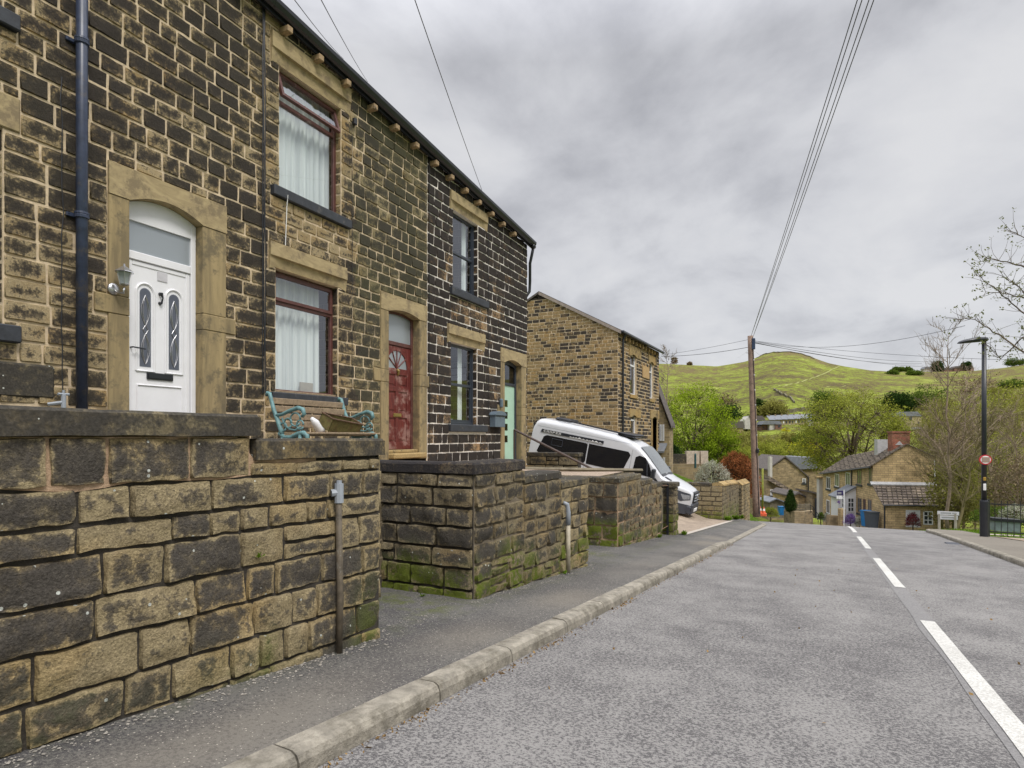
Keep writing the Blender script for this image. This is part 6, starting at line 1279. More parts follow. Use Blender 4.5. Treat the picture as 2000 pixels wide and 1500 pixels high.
for k in range(14):
    p = pb + (pt_ - pb) * (0.40 + 0.042 * k); m_ = MB(); sd_ = 1 if k % 2 else -1; m_.tube([p, p + vR * 0.22 * sd_ * (1 if k > 8 else 0.75)], 0.009, 4) if k % 2 == 0 else m_.tube([p - vF * 0.16 + vR * 0.03, p - vF * 0.16 + vR * 0.09], 0.012, 4); m_.build('step_iron' if k % 2 == 0 else 'cable_clip', M['chrome'] if k % 2 else M['rust'], TP)
def wire(a, b, sag, r, lab, grp='overhead wires', name='overhead_wire'):
    r *= 0.62; m_ = MB(); n = 24; m_.tube([a.lerp(b, k / n) - Vector((0, 0, 4 * sag * (k / n) * (1 - k / n))) for k in range(n + 1)], r, 4); o = m_.build(name, M['black']); return tag(o, lab, 'wire', grp)
topp = pt_ - Vector((0, 0, 0.05))
for i, (x, l) in enumerate(((1689, 'leftmost of four wires rising from the pole to the top of the picture'), (1695, 'second from left of four wires rising from the pole over the road'), (1713, 'third from left of four wires rising from the pole over the road'), (1719, 'rightmost of four wires rising from the pole over the road'))):
    d = at(x, -60, 8.2); a = topp + vR * (0.02 if i < 2 else 0.12); e_ = a + (d - a) * 1.6; wire(a, e_, 0.18 if i % 2 else 0.1, 0.012, l)
wire(topp - Vector((0, 0, 0.1)), Vector((e4 + 0.1, n4 - 0.1, z4 - 0.15)) , 0.05, 0.012, 'upper thin wire from the pole to the buff stone house')
wire(topp - Vector((0, 0, 0.45)), Vector((e4 + 0.12, n4 - 0.1, z4 - 0.22)), 0.10, 0.018, 'lower thick wire from the pole to the buff stone house')
for i, (x, y, Z_, sg, l) in enumerate(((1885, 636, 16, 0.45, 'long wire rising from the pole to the leafy branch on the right'), (2010, 704, 20, 0.15, 'wire from the pole passing behind the street lamp'),
        (1822, 706, 60, 0.3, 'upper of three wires running from the pole down the valley'), (1800, 710, 60, 0.35, 'middle of three wires running from the pole down the valley'), (1802, 716, 60, 0.2, 'lowest of three wires running from the pole down the valley'))):
    wire(topp - Vector((0, 0, 0.12 + 0.03 * i)), at(x, y, Z_), sg, 0.010 if Z_ < 30 else 0.018, l)
for (x, y, Z_, l) in ((1500, 700, 60, 'faint wire dropping right from the pole top to the village'), (1440, 698, 60, 'faint wire dropping left from the pole top to the village')):
    wire(topp - Vector((0, 0, 0.5)), at(x, y, Z_), 0.1, 0.006, l)
for i, (xe, x2, y2_, l) in enumerate(((676, 582, -4, 'leftmost wire from the terrace eaves up out of the picture'), (723, 632, -4, 'middle wire from the terrace eaves up out of the picture'), (945, 812, -4, 'rightmost wire from the terrace eaves up out of the picture'))):
    a = P(U(xe, -0.3), -0.25, eave(U(xe, -0.3)) + 0.0); Zx = 4.2 if i < 2 else 6.0; d = at(x2, y2_, Zx); wire(a, a + (d - a) * 1.5, 0.05, 0.006 if i < 2 else 0.008, l)
#@@PART5
# ------------------------------------------------------------------ right-hand side: lamp post, railings, verge
def hit(px, py, P0, d):
    """where the sight line through a photo pixel meets the vertical plane through P0 along d: (distance along d, height)"""
    k = (px - 1000) / F; rx, ry = CT + k * ST, ST - k * CT           # ray direction per metre ahead
    n = (-d[1], d[0]); t = (P0[0] * n[0] + P0[1] * n[1]) / (rx * n[0] + ry * n[1]); x, y = rx * t, ry * t
    return (x - P0[0]) * d[0] + (y - P0[1]) * d[1], EYE - (py - HOR) / F * t
lb_ = at(1922, 1049, 19.4); LP = thing('street_lamp', 'black street lamp post with flat lantern head beside the railings', 'street lamp', lb_)
zt_ = at(1922, 664, 19.4).z
m_ = MB(); m_.tube([lb_ + Vector((0, 0, 1.1)), Vector((lb_.x, lb_.y, zt_))], [0.075, 0.062], 14); m_.build('column', M['black'], LP, smooth=True)
m_ = MB(); m_.lathe(lb_, [(0.115, -0.1), (0.115, 1.12), (0.10, 1.17), (0.07, 1.18)], 14); m_.build('base', M['black'], LP)
hd = -vR; h0 = Vector((lb_.x, lb_.y, zt_)) + vR * 0.1
m_ = MB(); rows = []
for t, w_, th in ((0, 0.07, 0.12), (0.12, 0.12, 0.15), (0.4, 0.18, 0.17), (0.7, 0.17, 0.13), (0.85, 0.11, 0.09), (0.93, 0.04, 0.03)):
    c = h0 + hd * t - Vector((0, 0, 0.14 * t * t * 0.9)); rows.append([m_.vert(c + vF * (-w_) + Vector((0, 0, 0.0))), m_.vert(c + vF * (-w_ * 0.5) + Vector((0, 0, th * 0.6))), m_.vert(c + vF * (w_ * 0.5) + Vector((0, 0, th * 0.6))), m_.vert(c + vF * w_), m_.vert(c + Vector((0, 0, -th * 0.35)))])
for i in range(5):
    for k in range(5): m_.face((rows[i][k], rows[i+1][k], rows[i+1][(k+1) % 5], rows[i][(k+1) % 5]))
m_.face(rows[0]); m_.face(rows[-1]); m_.build('lantern_head', M['black'], LP, smooth=True)
m_ = MB(); m_.tube([h0 + hd * 0.25 + Vector((0, 0, 0.04)), h0 + hd * 0.25 + Vector((0, 0, 0.14))], 0.012, 5); m_.build('photocell', M['grey_pl'], LP)
zc = at(1920, 898, 19.3).z; c = Vector((lb_.x, lb_.y, zc)) - vF * 0.10 - vR * 0.03
SG = thing('road_sign', 'round red-ringed road sign on the street lamp post', 'sign', c)
def disc(c, r, y, n=32, dx=vR, e=1.0): return [c + dx * (r * e * math.cos(2 * math.pi * k / n)) + Vector((0, 0, r * math.sin(2 * math.pi * k / n))) - vF * y for k in range(n)]
m_ = MB(); m_.prism(disc(c, 0.155, 0.0, e=1.28), vF * 0.012); m_.build('red_ring', M['red'], SG); m_ = MB(); m_.prism(disc(c, 0.122, 0.006, e=1.28), vF * 0.004); m_.build('white_face', M['white'], SG)
m_ = MB(); q = [(-0.128, -0.085), (0.128, -0.085), (0.128, 0.085), (-0.128, 0.085)]; m_.prism([c + vR * a_ + Vector((0, 0, b_)) - vF * 0.012 for a_, b_ in q], vF * 0.004); m_.build('taupe_centre', M['taupe'], SG)
for (p0, p1, mt, nm, lab) in ((932, 939, plain('yellow_sticker', (0.35, 0.22, 0.03)), 'sticker', 'small yellow sticker on the street lamp post'), (945, 958, M['white'], 'notice', 'pale notice strapped round the street lamp post')):
    m_ = MB(); z0, z1 = at(1922, p1, 19.3).z, at(1922, p0, 19.3).z; cc = Vector((lb_.x, lb_.y, z0)); m_.prism([cc + vR * (0.05 * math.sin(t_)) - vF * (0.0 + 0.078 * math.cos(t_) * 1.0) for t_ in (-0.9, -0.45, 0, 0.45, 0.9)] + [cc - vF * 0.03], (0, 0, z1 - z0)) if False else m_.box(cc + Vector((-0.075, -0.03, 0)) - vF * 0.02, cc + Vector((0.0, 0.045, z1 - z0)) - vF * 0.02, bev=0.01); tag(m_.build(nm, mt), lab, nm)
rs = 24.25; r0 = at_s(1931, 1049, rs)
RL = thing('railings', 'black metal bow-less railings starting at the street lamp post', 'railings', r0)
RL['label'] = 'black vertical-bar railings starting at the street lamp post'
zb_ = lambda y: zr(rs) + 0.10
m_ = MB(); m_.box((rs - 0.05, -5.10, zb_(0) - 0.1), (rs + 0.05, -5.0, zb_(0) + 1.12)) if False else None
yst = r0.y; n = 26
m_ = MB(); m_.tube([(rs, yst, zb_(0)), (rs, yst, zb_(0) + 1.18)], 0.035, 6); m_.build('end_post', M['black'], RL)
for z in (0.14, 1.02):
    m_ = MB(); m_.box((rs - 0.01, yst - 4.2, zb_(0) + z), (rs + 0.01, yst, zb_(0) + z + 0.035)); m_.build('rail', M['black'], RL)
for k in range(n):
    m_ = MB(); y = yst - 0.16 * (k + 1); m_.tube([(rs, y, zb_(0) + 0.02), (rs, y, zb_(0) + 1.16)], 0.010, 5); m_.build('bar', M['black'], RL)
m_ = MB(); q = [(22.0, -5.35), (24.1, -4.72), (24.1, -9), (20.0, -9), (19.5, -6.3)]; a_ = [m_.vert((x, y, zr(x) + 0.115)) for x, y in q]; m_.face(a_); o = m_.build('block_paving', M['paver']); tag(o, None, None, kind='structure')
strip('verge', lambda s: -14.0, lambda s: -4.75 if s < 29 else -5.0 - 0.1 * (s - 29), 24.4, 47, 0.5, 0.10, M['grass'], 10)
strip('footpath', lambda s: -14.0, lambda s: -4.9, 25.6, 26.6, 0.5, 0.108, plain('pale_path_gravel', (0.36, 0.31, 0.25), 0.9, var=0.3, scale=4), 6)
# raised planter trough behind the railings
p0, p1 = at(1944, 1029, 23.5), at(1994, 1031, 23.0); zt_ = at(1944, 1013, 23.5).z
TR = thing('planter', 'pale metal trough planter with dark rim on the grass behind the railings', 'planter', (p0 + p1) / 2)
dd_ = (p1 - p0).normalized(); m_ = MB(); z0 = zr(27) + 0.05
q = [p0, p1, p1 + vF * 0.5, p0 + vF * 0.5]; a_ = [m_.vert((v.x, v.y, p0.z - 0.15)) for v in q]; b_ = [m_.vert((v.x, v.y, zt_ - 0.09)) for v in q]; m_.face(a_); m_.face(b_)
for k in range(4): m_.face((a_[k], a_[(k+1) % 4], b_[(k+1) % 4], b_[k]))
m_.build('body', plain('pale_blue_grey_metal', (0.22, 0.27, 0.28), 0.5, var=0.3, scale=4), TR)
m_ = MB(); q = [p0 - dd_ * 0.08 - vF * 0.06, p1 + dd_ * 0.08 - vF * 0.06, p1 + dd_ * 0.08 + vF * 0.56, p0 - dd_ * 0.08 + vF * 0.56]; a_ = [m_.vert((v.x, v.y, zt_ - 0.09)) for v in q]; b_ = [m_.vert((v.x, v.y, zt_ + 0.02)) for v in q]; m_.face(a_); m_.face(b_)
for k in range(4): m_.face((a_[k], a_[(k+1) % 4], b_[(k+1) % 4], b_[k]))
m_.build('rim', M['black'], TR)
# street name boards
S0 = at(1831, 1030, 30.0); dS = (at(1873, 1030, 29.0) - S0); dS.z = 0; dS.normalize()
SN = thing('street_name_sign', 'double white street name board on two posts in the verge grass', 'sign', S0)
bd = [((1831.5, 1867), (998, 1003)), ((1834, 1871), (1006, 1015))]
def hz(px, py): t, z = hit(px, py, S0, dS); return t, z
for i, ((xa, xb), (ya, yb), dy) in enumerate((((1831.5, 1873.5), (998, 1005), 2.0), ((1834, 1871), (1006.5, 1014), 1.5))):
    t0, za = hz(xa, ya); _, zb2 = hz(xa, yb); t1, zc = hz(xb, ya + dy); _, zd = hz(xb, yb + dy)
    m_ = MB(); m_.prism([S0.xy.to_3d() + dS * t0 + Vector((0, 0, zb2)), S0.xy.to_3d() + dS * t1 + Vector((0, 0, zd)), S0.xy.to_3d() + dS * t1 + Vector((0, 0, zc)), S0.xy.to_3d() + dS * t0 + Vector((0, 0, za))], vF * 0.03); bo = m_.build('name_board', M['white'], SN)
    m_ = MB(); rn = random.Random(i); x = 0.14                     # letters too small to read in the photograph: short dark strokes
    while x < 0.86:
        if rn.random() < 0.88:
            tt = t0 + (t1 - t0) * x; w_ = 0.035; zz1 = za + (zc - za) * x; zz2 = zb2 + (zd - zb2) * x; hh = zz1 - zz2
            m_.face([m_.vert(S0.xy.to_3d() + dS * (tt + a_) - vF * 0.006 + Vector((0, 0, zz2 + hh * b_))) for a_, b_ in ((0, .3), (w_, .3), (w_, .72), (0, .72))])
        x += 0.05
    m_.build('lettering', plain('soft_dark_lettering', (0.30, 0.31, 0.31), 0.6), bo)
for px in (1836, 1868):
    t0, za = hz(px, 1004); m_ = MB(); c = S0.xy.to_3d() + dS * t0 + vF * 0.06; m_.box(c + Vector((-0.05, -0.05, S0.z - 0.3)), c + Vector((0.05, 0.05, za)), bev=0.01); m_.build('post', plain('pale_timber_post', (0.36, 0.33, 0.27), 0.9), SN)
# ------------------------------------------------------------------ the cottage row below the brow
Cc = at(1705, 1027, 47.0); Ee = at(1607, 1004, 60.0); fd = (Ee - Cc); fd.z = 0; Lf = fd.length; fd.normalize(); gd = Vector((fd.y, -fd.x, 0))
if gd.dot(vR) < 0: gd = -gd
CB = Cc.xy.to_3d()
_, ze0 = hit(1708, 908, CB, fd); tE, ze1 = hit(1607, 921.5, CB, fd); gw, zg = hit(1825, 893, CB, gd); ta, za_ = hit(1781, 868, CB, gd)
CT_ = thing('cottage', 'warm stone end cottage with white porch and stone-slate roof below the brow', 'house', Cc)
gw = max(gw, 4.2); ta = gw * 0.55; sl = (ze1 - ze0) / tE; apz = za_
def cp(a, b, z): return CB + fd * a + gd * b + Vector((0, 0, z))
zbC = -7.2
m_ = MB(); cor = {}
m_.poly([cp(0, 0, zbC), cp(tE, 0, zbC - 2), cp(tE, 0, ze0 + sl * tE), cp(0, 0, ze0)]); m_.poly([cp(0, 0, zbC), cp(0, gw, zbC), cp(0, gw, zg), cp(0, ta, apz), cp(0, 0, ze0)])
m_.poly([cp(tE, 0, zbC - 2), cp(tE, gw, zbC - 2), cp(tE, gw, zg + sl * tE), cp(tE, ta, apz + sl * tE), cp(tE, 0, ze0 + sl * tE)]); m_.poly([cp(0, gw, zbC), cp(tE, gw, zbC - 2), cp(tE, gw, zg + sl * tE), cp(0, gw, zg)])
m_.build('wall', M['br_cot'], CT_)
m_ = MB(); ov = 0.22; rise_ = (apz - ze0) / ta
def rp(a, b, z): return cp(a, b, z + sl * a)
for (b0, z0, b1, z1) in ((-ov, ze0 - ov * rise_, ta, apz), (ta, apz, gw + ov, zg - 0.1)):
    n = 12
    for i in range(n):                           # stone-slate courses, each lapping the one below
        t0, t1 = i / n, (i + 1) / n; lz = 0.045
        q = [(b0 + (b1 - b0) * t0, z0 + (z1 - z0) * t0), (b0 + (b1 - b0) * t1, z0 + (z1 - z0) * t1)]; up = lz * (1 if b0 < b1 and z1 > z0 else -1) * 0 
        za1, zb1_ = q[0][1] + (0.09 if z1 > z0 else 0.03), q[1][1] + (0.03 if z1 > z0 else 0.09)
        m_.prism([rp(-0.12, q[0][0], q[0][1]), rp(-0.12, q[1][0], q[1][1]), rp(-0.12, q[1][0], zb1_), rp(-0.12, q[0][0], za1)], fd * (tE + 0.24) + Vector((0, 0, sl * (tE + 0.24))))
m_.build('roof', M['flags'], CT_)
m_ = MB(); m_.tube([rp(-0.12, -ov - 0.05, ze0 - ov * rise_ - 0.05), rp(tE + 0.1, -ov - 0.05, ze0 - ov * rise_ - 0.05)], 0.07, 6); m_.build('gutter', M['black'], CT_)
m_ = MB(); t_, _ = hit(1665.5, 950, CB, fd); m_.tube([cp(t_, -0.1, ze0 + sl * t_ - 0.2), cp(t_, -0.1, -5.6)], 0.05, 6); m_.build('downpipe', M['black'], CT_)
def cwin(root, P0, d, out, x0, x1, y0, y1, fm='upvc_w', nm='window', mull=1, cross=0, sill=True, proud=0.03, gl='darkg'):
    a0, zt2 = hit(x0, y0, P0, d); a1, zb2 = hit(x1, y1, P0, d)
    if a1 < a0: a0, a1 = a1, a0
    w_ = min(0.07, (a1 - a0) * 0.18); o_ = out
    def bx(mm_, u0, u1, z0, z1, p0, p1):
        mm_.prism([P0.xy.to_3d() + d * u0 + o_ * p0 + Vector((0, 0, z0)), P0.xy.to_3d() + d * u1 + o_ * p0 + Vector((0, 0, z0)), P0.xy.to_3d() + d * u1 + o_ * p0 + Vector((0, 0, z1)), P0.xy.to_3d() + d * u0 + o_ * p0 + Vector((0, 0, z1))], o_ * (p1 - p0))
    m_ = MB(); bx(m_, a0, a0 + w_, zb2, zt2, 0.003, proud); bx(m_, a1 - w_, a1, zb2, zt2, 0.003, proud); bx(m_, a0 + w_, a1 - w_, zb2, zb2 + w_, 0.003, proud); bx(m_, a0 + w_, a1 - w_, zt2 - w_, zt2, 0.003, proud)
    for k in range(mull): u = a0 + (a1 - a0) * (k + 1) / (mull + 1); bx(m_, u - w_ * 0.4, u + w_ * 0.4, zb2 + w_, zt2 - w_, 0.006, proud - 0.004)
    for k in range(cross): z = zb2 + (zt2 - zb2) * (k + 1) / (cross + 1); bx(m_, a0 + w_, a1 - w_, z - w_ * 0.4, z + w_ * 0.4, 0.008, proud - 0.006)
    fo = m_.build(nm, M[fm], root); m_ = MB(); bx(m_, a0 + w_ * .5, a1 - w_ * .5, zb2 + w_ * .5, zt2 - w_ * .5, 0.004, 0.012); m_.build('pane', plain('dark_window_glass', (0.05, 0.055, 0.06), 0.08) if 'dark_window_glass' not in bpy.data.materials else bpy.data.materials['dark_window_glass'], fo)
    if sill: m_ = MB(); bx(m_, a0 - 0.12, a1 + 0.12, zb2 - 0.16, zb2 - 0.004, 0.0, 0.10); m_.build('sill', M['sillp'], fo)
    return fo
for (x0, x1, y0, y1, fm) in ((1614.5, 1622, 930.5, 956, 'upvc_w'), (1631, 1639, 924.5, 951.5, 'upvc_w'), (1652, 1661, 922, 951, 'upvc_w'), (1674.5, 1683.5, 917, 947, 'bench_w'), (1697, 1703.5, 912.5, 945.5, 'bench_w'), (1614.5, 1621, 975.5, 1004, 'upvc_w'), (1631, 1639.5, 972, 1002, 'upvc_w'), (1675.5, 1683.5, 971, 1004, 'bench_w'), (1686.5, 1691, 974, 1008, 'brown'), (1695.5, 1703, 974, 1008, 'bench_w')):
    cwin(CT_, CB, fd, -gd, x0, x1, y0, y1, fm)
cwin(CT_, CB, fd, -gd, 1624.5, 1628, 974, 1008, 'upvc_w', 'door', 0, 0, False)
# chimney
cz = apz + sl * 1.0; m_ = MB(); x0 = hit(1752, 842, CB, gd)[0]; x1 = hit(1787, 842, CB, gd)[0]; zc_ = hit(1770, 842, CB, gd)[1]
m_.prism([cp(0.9, x0, apz - 1.2), cp(0.9, x1, apz - 1.2), cp(0.9, x1, zc_ - 0.12), cp(0.9, x0, zc_ - 0.12)], fd * 0.9); ch = m_.build('chimney', M['chim'], CT_)
m_ = MB(); m_.prism([cp(0.85, x0 - 0.06, zc_ - 0.118), cp(0.85, x1 + 0.06, zc_ - 0.118), cp(0.85, x1 + 0.06, zc_), cp(0.85, x0 - 0.06, zc_)], fd * 1.0); m_.build('chimney_cap', M['chim'], ch)
m_ = MB(); m_.prism([cp(0.88, x0 + 0.2, apz - 0.05), cp(0.88, x0 + 0.75, apz - 0.05), cp(0.88, x0 + 0.5, apz + 0.25)], fd * 0.015); m_.build('pale_patch', M['lead'], ch)
m_ = MB(); m_.prism([cp(3.2, ta - 0.9, apz - 1.0), cp(3.2, ta - 0.1, apz - 1.0), cp(3.2, ta - 0.1, apz + sl * 3 + 0.65), cp(3.2, ta - 0.9, apz + sl * 3 + 0.65)], fd * 0.7); m_.build('chimney', M['lead'], CT_)
m_ = MB(); m_.tube([cp(0.02, gw + 0.02, zg - 0.2), cp(0.02, gw + 0.02, zg - 2.4)], 0.06, 6); m_.build('white_downpipe', M['upvc'], CT_)
# lean-to
ld_ = 2.1; zlt = hit(1766, 947, CB, gd)[1]; PL = cp(-ld_, 0, 0); zle = hit(1766, 985.5, PL, gd)[1]; lw = gw + 0.25
LT2 = thing('lean_to', 'low stone-slate-roofed lean-to with white doors on the end of the cottage', 'outbuilding', cp(-ld_, 1, -5.5))
m_ = MB(); m_.prism([cp(-0.004, 0.0, zbC), cp(-ld_, 0.0, zbC), cp(-ld_, 0.0, zle), cp(-0.004, 0.0, zlt)], gd * lw); m_.build('wall', M['br_cot'], LT2)
m_ = MB(); n = 8
for i in range(n):
    t0, t1 = i / n, (i + 1) / n; A0 = -ld_ - 0.15 + (ld_ + 0.14) * t0; A1 = -ld_ - 0.15 + (ld_ + 0.14) * t1; Z0 = zle - 0.08 + (zlt - zle + 0.08) * t0; Z1 = zle - 0.08 + (zlt - zle + 0.08) * t1
    m_.prism([cp(A0, -0.1, Z0), cp(A1, -0.1, Z1), cp(A1, -0.1, Z1 + 0.03), cp(A0, -0.1, Z0 + 0.10)], gd * (lw + 0.25))
m_.build('roof', M['flags'], LT2)
m_ = MB(); m_.prism([cp(-0.22, -0.2, zlt - 0.05), cp(-0.004, -0.2, zlt + 0.16), cp(-0.004, -0.2, zlt + 0.22), cp(-0.25, -0.2, zlt + 0.03)], gd * (gw + 0.3)); m_.build('lead_flashing', M['lead'], LT2)
m_ = MB(); m_.tube([cp(-ld_ - 0.2, -0.1, zle - 0.05), cp(-ld_ - 0.2, lw + 0.1, zle - 0.05)], 0.06, 6); m_.tube([cp(-ld_ - 0.2, 0.0, zle - 0.05), cp(-ld_ - 0.06, 0.05, zle - 0.35), cp(-ld_ - 0.06, 0.05, -5.6)], 0.05, 6); m_.build('gutter_and_pipe', M['black'], LT2)
cwin(LT2, PL, gd, -fd, 1769, 1797, 996, 1030, 'upvc_w', 'garage_door', 1, 0, False); pn_ = [c_ for c_ in LT2.children if c_.name.startswith('garage_door')][0]
for c_ in pn_.children: c_.data.materials[0] = M['upvc_w']
cwin(LT2, PL, gd, -fd, 1803, 1822, 998, 1025, 'upvc_w', 'window', 1, 2, False)
# porch on the cottage front
pa_, pz1 = hit(1645, 962, CB, fd); pb2, _ = hit(1672, 962, CB, fd); a0, a1 = sorted((pa_, pb2)); a1 = a0 + 2.0
PO = thing('porch', 'white glazed lean-to porch on the front of the cottage', 'porch', cp(a0, -0.6, -5.8))
zp1 = hit(1672, 952, CB, fd)[1]; zp0 = zp1 - 0.8; pd = 1.35
m_ = MB(); m_.prism([cp(a0, -0.004, -7), cp(a0, -pd, -7), cp(a0, -pd, zp0), cp(a0, -0.004, zp1)], fd * (a1 - a0)); m_.build('wall', M['upvc_w'], PO)
m_ = MB(); m_.prism([cp(a0 - 0.12, 0, zp1 + 0.0), cp(a0 - 0.12, -pd - 0.2, zp0 - 0.12), cp(a0 - 0.12, -pd - 0.2, zp0 - 0.02), cp(a0 - 0.12, 0, zp1 + 0.12)], fd * (a1 - a0 + 0.24)); m_.build('roof', M['slate_g'], PO)
cwin(PO, cp(a0, -pd / 2, 0), gd, -fd, 1655, 1668.5, 972, 1000, 'upvc_w', 'glazed_door', 1, 2, False, 0.04)
PF = cp(a0, -pd, 0); cwin(PO, PF, fd, -gd, 1645, 1650.5, 972, 994, 'upvc_w', 'window', 0, 1, True, 0.04)
# estate board on its post
eb = at(1641, 1010, 47.5); EB = thing('estate_agent_board', 'navy and white property board on a post outside the cottage', 'sign', eb)
def card(px0, px1, py0, py1, Zc, mat, root, nm, off=0.0, th=0.02):
    a_, b_ = at(px0, py0, Zc - off), at(px1, py1, Zc - off); m_ = MB(); m_.prism([Vector((a_.x, a_.y, b_.z)), Vector((b_.x, b_.y, b_.z)), Vector((b_.x, b_.y, a_.z)), Vector((a_.x, a_.y, a_.z))], vF * th); return m_.build(nm, mat, root)
card(1635, 1648, 958.5, 967.5, 47.5, M['navy'], EB, 'navy_panel'); card(1634, 1645, 968, 974.5, 47.5, M['white'], EB, 'white_panel')
for y in (961.6, 963.9): card(1636, 1643.5, y, y + 1.2, 47.5, M['lead'], EB, 'lettering', 0.03, 0.01)
m_ = MB(); a_ = at(1648.6, 957, 47.5); m_.box(a_ + Vector((-0.04, -0.04, -3.2)), a_ + Vector((0.04, 0.04, 0))); m_.build('post', M['white'], EB)
# bins
def bin_(px, py, Zc, w, h, mat, lab, grp=None, lidmat=None):
    b_ = at(px, py, Zc); B = thing('wheelie_bin', lab, 'wheelie bin', b_, grp); m_ = MB(); lo = [b_ + vR * (sx * w * 0.40) + vF * (sy * w * 0.42) for sx, sy in ((-1, -1), (1, -1), (1, 1), (-1, 1))]; hi = [b_ + vR * (sx * w * 0.5) + vF * (sy * w * 0.52) + Vector((0, 0, h * 0.93)) for sx, sy in ((-1, -1), (1, -1), (1, 1), (-1, 1))]
    lo = [v - Vector((0, 0, 0.12)) for v in lo]; a_ = [m_.vert(v) for v in lo]; c_ = [m_.vert(v) for v in hi]; m_.face(a_); m_.face(c_)
    for k in range(4): m_.face((a_[k], a_[(k+1) % 4], c_[(k+1) % 4], c_[k]))
    m_.build('body', mat, B); m_ = MB(); q = [b_ + vR * (sx * w * 0.54) + vF * (sy * w * 0.56) + Vector((0, 0, h * 0.935)) for sx, sy in ((-1, -1), (1, -1), (1, 1), (-1, 1))]; m_.prism(q, (0, 0, h * 0.06)); m_.tube([q[2] , q[3]], 0.03, 5); m_.build('lid', lidmat or mat, B); return B
bin_(1702.5, 1027, 45.6, 0.72, 1.08, M['bin'], 'large dark grey wheelie bin beside the lean-to'); bin_(1692, 1024.5, 46.4, 0.58, 1.08, M['blue'], 'blue wheelie bin half hidden behind the dark grey one')
bin_(1525.5, 1003, 52, 0.42, 0.62, M['blue'], 'small bright blue bin left of the cypress')
# ------------------------------------------------------------------ cluster of houses to the left of the cottages
def block(root, x0, x1, pts, Zc, depth, mat, nm='wall', zb=None):
    """a wall with the outline pts (photo pixels) standing Zc metres ahead, running back by depth"""
    m_ = MB(); m_.prism([at(x, y, Zc) for x, y in pts], vF * depth); return m_.build(nm, mat, root)
HA = thing('stone_house', 'brown gabled stone house with tall chimney stack down the hill behind the cypress', 'house', at(1535, 1000, 78))
block(HA, 0, 0, [(1500, 1015), (1578, 1015), (1578, 931), (1534, 895), (1500, 917)], 78, 7, M['br_far'])
block(HA, 0, 0, [(1498, 919), (1534, 893), (1580, 933), (1580, 930.5), (1534, 890), (1498, 916)], 77.8, 7.4, M['slate'], 'roof')
block(HA, 0, 0, [(1503.5, 935), (1508.5, 935), (1508.5, 892), (1503.5, 892)], 76, 0.6, M['rend'], 'chimney'); block(HA, 0, 0, [(1525, 900), (1531, 900), (1531, 890), (1525, 890)], 79, 0.8, M['chim'], 'chimney')
block(HA, 0, 0, [(1567.5, 942), (1573, 942), (1573, 944), (1567.5, 944)], 77.9, 0.05, M['sillp'], 'lintel')
P78 = at(1500, 1000, 78); cwin(HA, P78, vR, -vF, 1567, 1573.5, 934.5, 944, 'upvc_w', 'window', 1, 0, True, 0.05); cwin(HA, P78, vR, -vF, 1572, 1574.5, 957, 964, 'upvc_w', 'window', 0, 0, False, 0.05)
m_ = MB(); m_.tube([at(1578.5, 932, 77.8), at(1578.5, 985, 77.8)], 0.09, 5); m_.build('downpipe', M['black'], HA)
HB = thing('stone_house', 'lower stone house with a small white twin window, below the tall chimney', 'house', at(1520, 985, 70))
block(HB, 0, 0, [(1496, 1010), (1545, 1010), (1545, 962), (1504, 938), (1496, 938)], 70, 5, M['br_far']); block(HB, 0, 0, [(1502, 939), (1560, 971), (1562, 967), (1531, 947), (1503, 930)], 69.6, 5, M['flags'], 'roof')
cwin(HB, at(1500, 985, 70), vR, -vF, 1504, 1516, 956, 967.5, 'upvc_w', 'window', 3, 1, True, 0.05)
HC = thing('stone_outbuilding', 'long low stone outbuilding with sloping slate roof behind the fence', 'outbuilding', at(1570, 990, 64))
block(HC, 0, 0, [(1549, 1010), (1592, 1010), (1592, 981), (1562, 962), (1549, 968)], 64, 5, M['br_cot']); block(HC, 0, 0, [(1547, 968.5), (1560, 960), (1594, 980), (1594, 983), (1561, 964), (1547, 971)], 63.7, 5.4, M['slate'], 'roof')
HD = thing('stone_house', 'grey-roofed pale house showing between the gabled house and the big tree', 'house', at(1590, 935, 95))
block(HD, 0, 0, [(1560, 990), (1612, 990), (1612, 921), (1596, 905), (1574, 905), (1560, 915)], 95, 8, M['br_far']); block(HD, 0, 0, [(1556, 917), (1566, 893), (1592, 893), (1602, 915)], 94.6, 8, M['slate_g'], 'roof')
HE = thing('stone_shed', 'small pale timber garage with grey gable roof left of the cypress', 'shed', at(1515, 1000, 60))
block(HE, 0, 0, [(1504, 1012), (1533, 1012), (1533, 981), (1517, 975.5), (1504, 981)], 60, 3.5, M['timfen']); block(HE, 0, 0, [(1502, 982), (1517, 975), (1535, 982), (1535, 980), (1517, 973), (1502, 980)], 59.7, 4, M['slate_g'], 'roof')
HF = thing('stone_house', 'pale flat-fronted building end with a dark doorway against the cottage row', 'house', at(1603, 1000, 61))
block(HF, 0, 0, [(1600, 1015), (1607.5, 1015), (1607.5, 933), (1600, 933)], 60.5, 0.5, M['rend']); block(HF, 0, 0, [(1598.5, 934), (1608.2, 934), (1608.2, 931.5), (1598.5, 931.5)], 60.3, 0.8, M['dress'], 'coping')
GAR = thing('garage', 'small stone garage with dark door between the fence and the cottage row', 'garage', at(1595, 1003, 62)); block(GAR, 0, 0, [(1586, 1012), (1602, 1012), (1602, 967), (1586, 962)], 62.5, 3, M['br_far']); block(GAR, 0, 0, [(1593, 1012), (1600, 1012), (1600, 975), (1593, 973)], 62.3, 0.15, M['anth'], 'door'); block(GAR, 0, 0, [(1584, 962), (1603, 967), (1603, 964), (1584, 959)], 62.2, 3.4, M['slate'], 'roof')
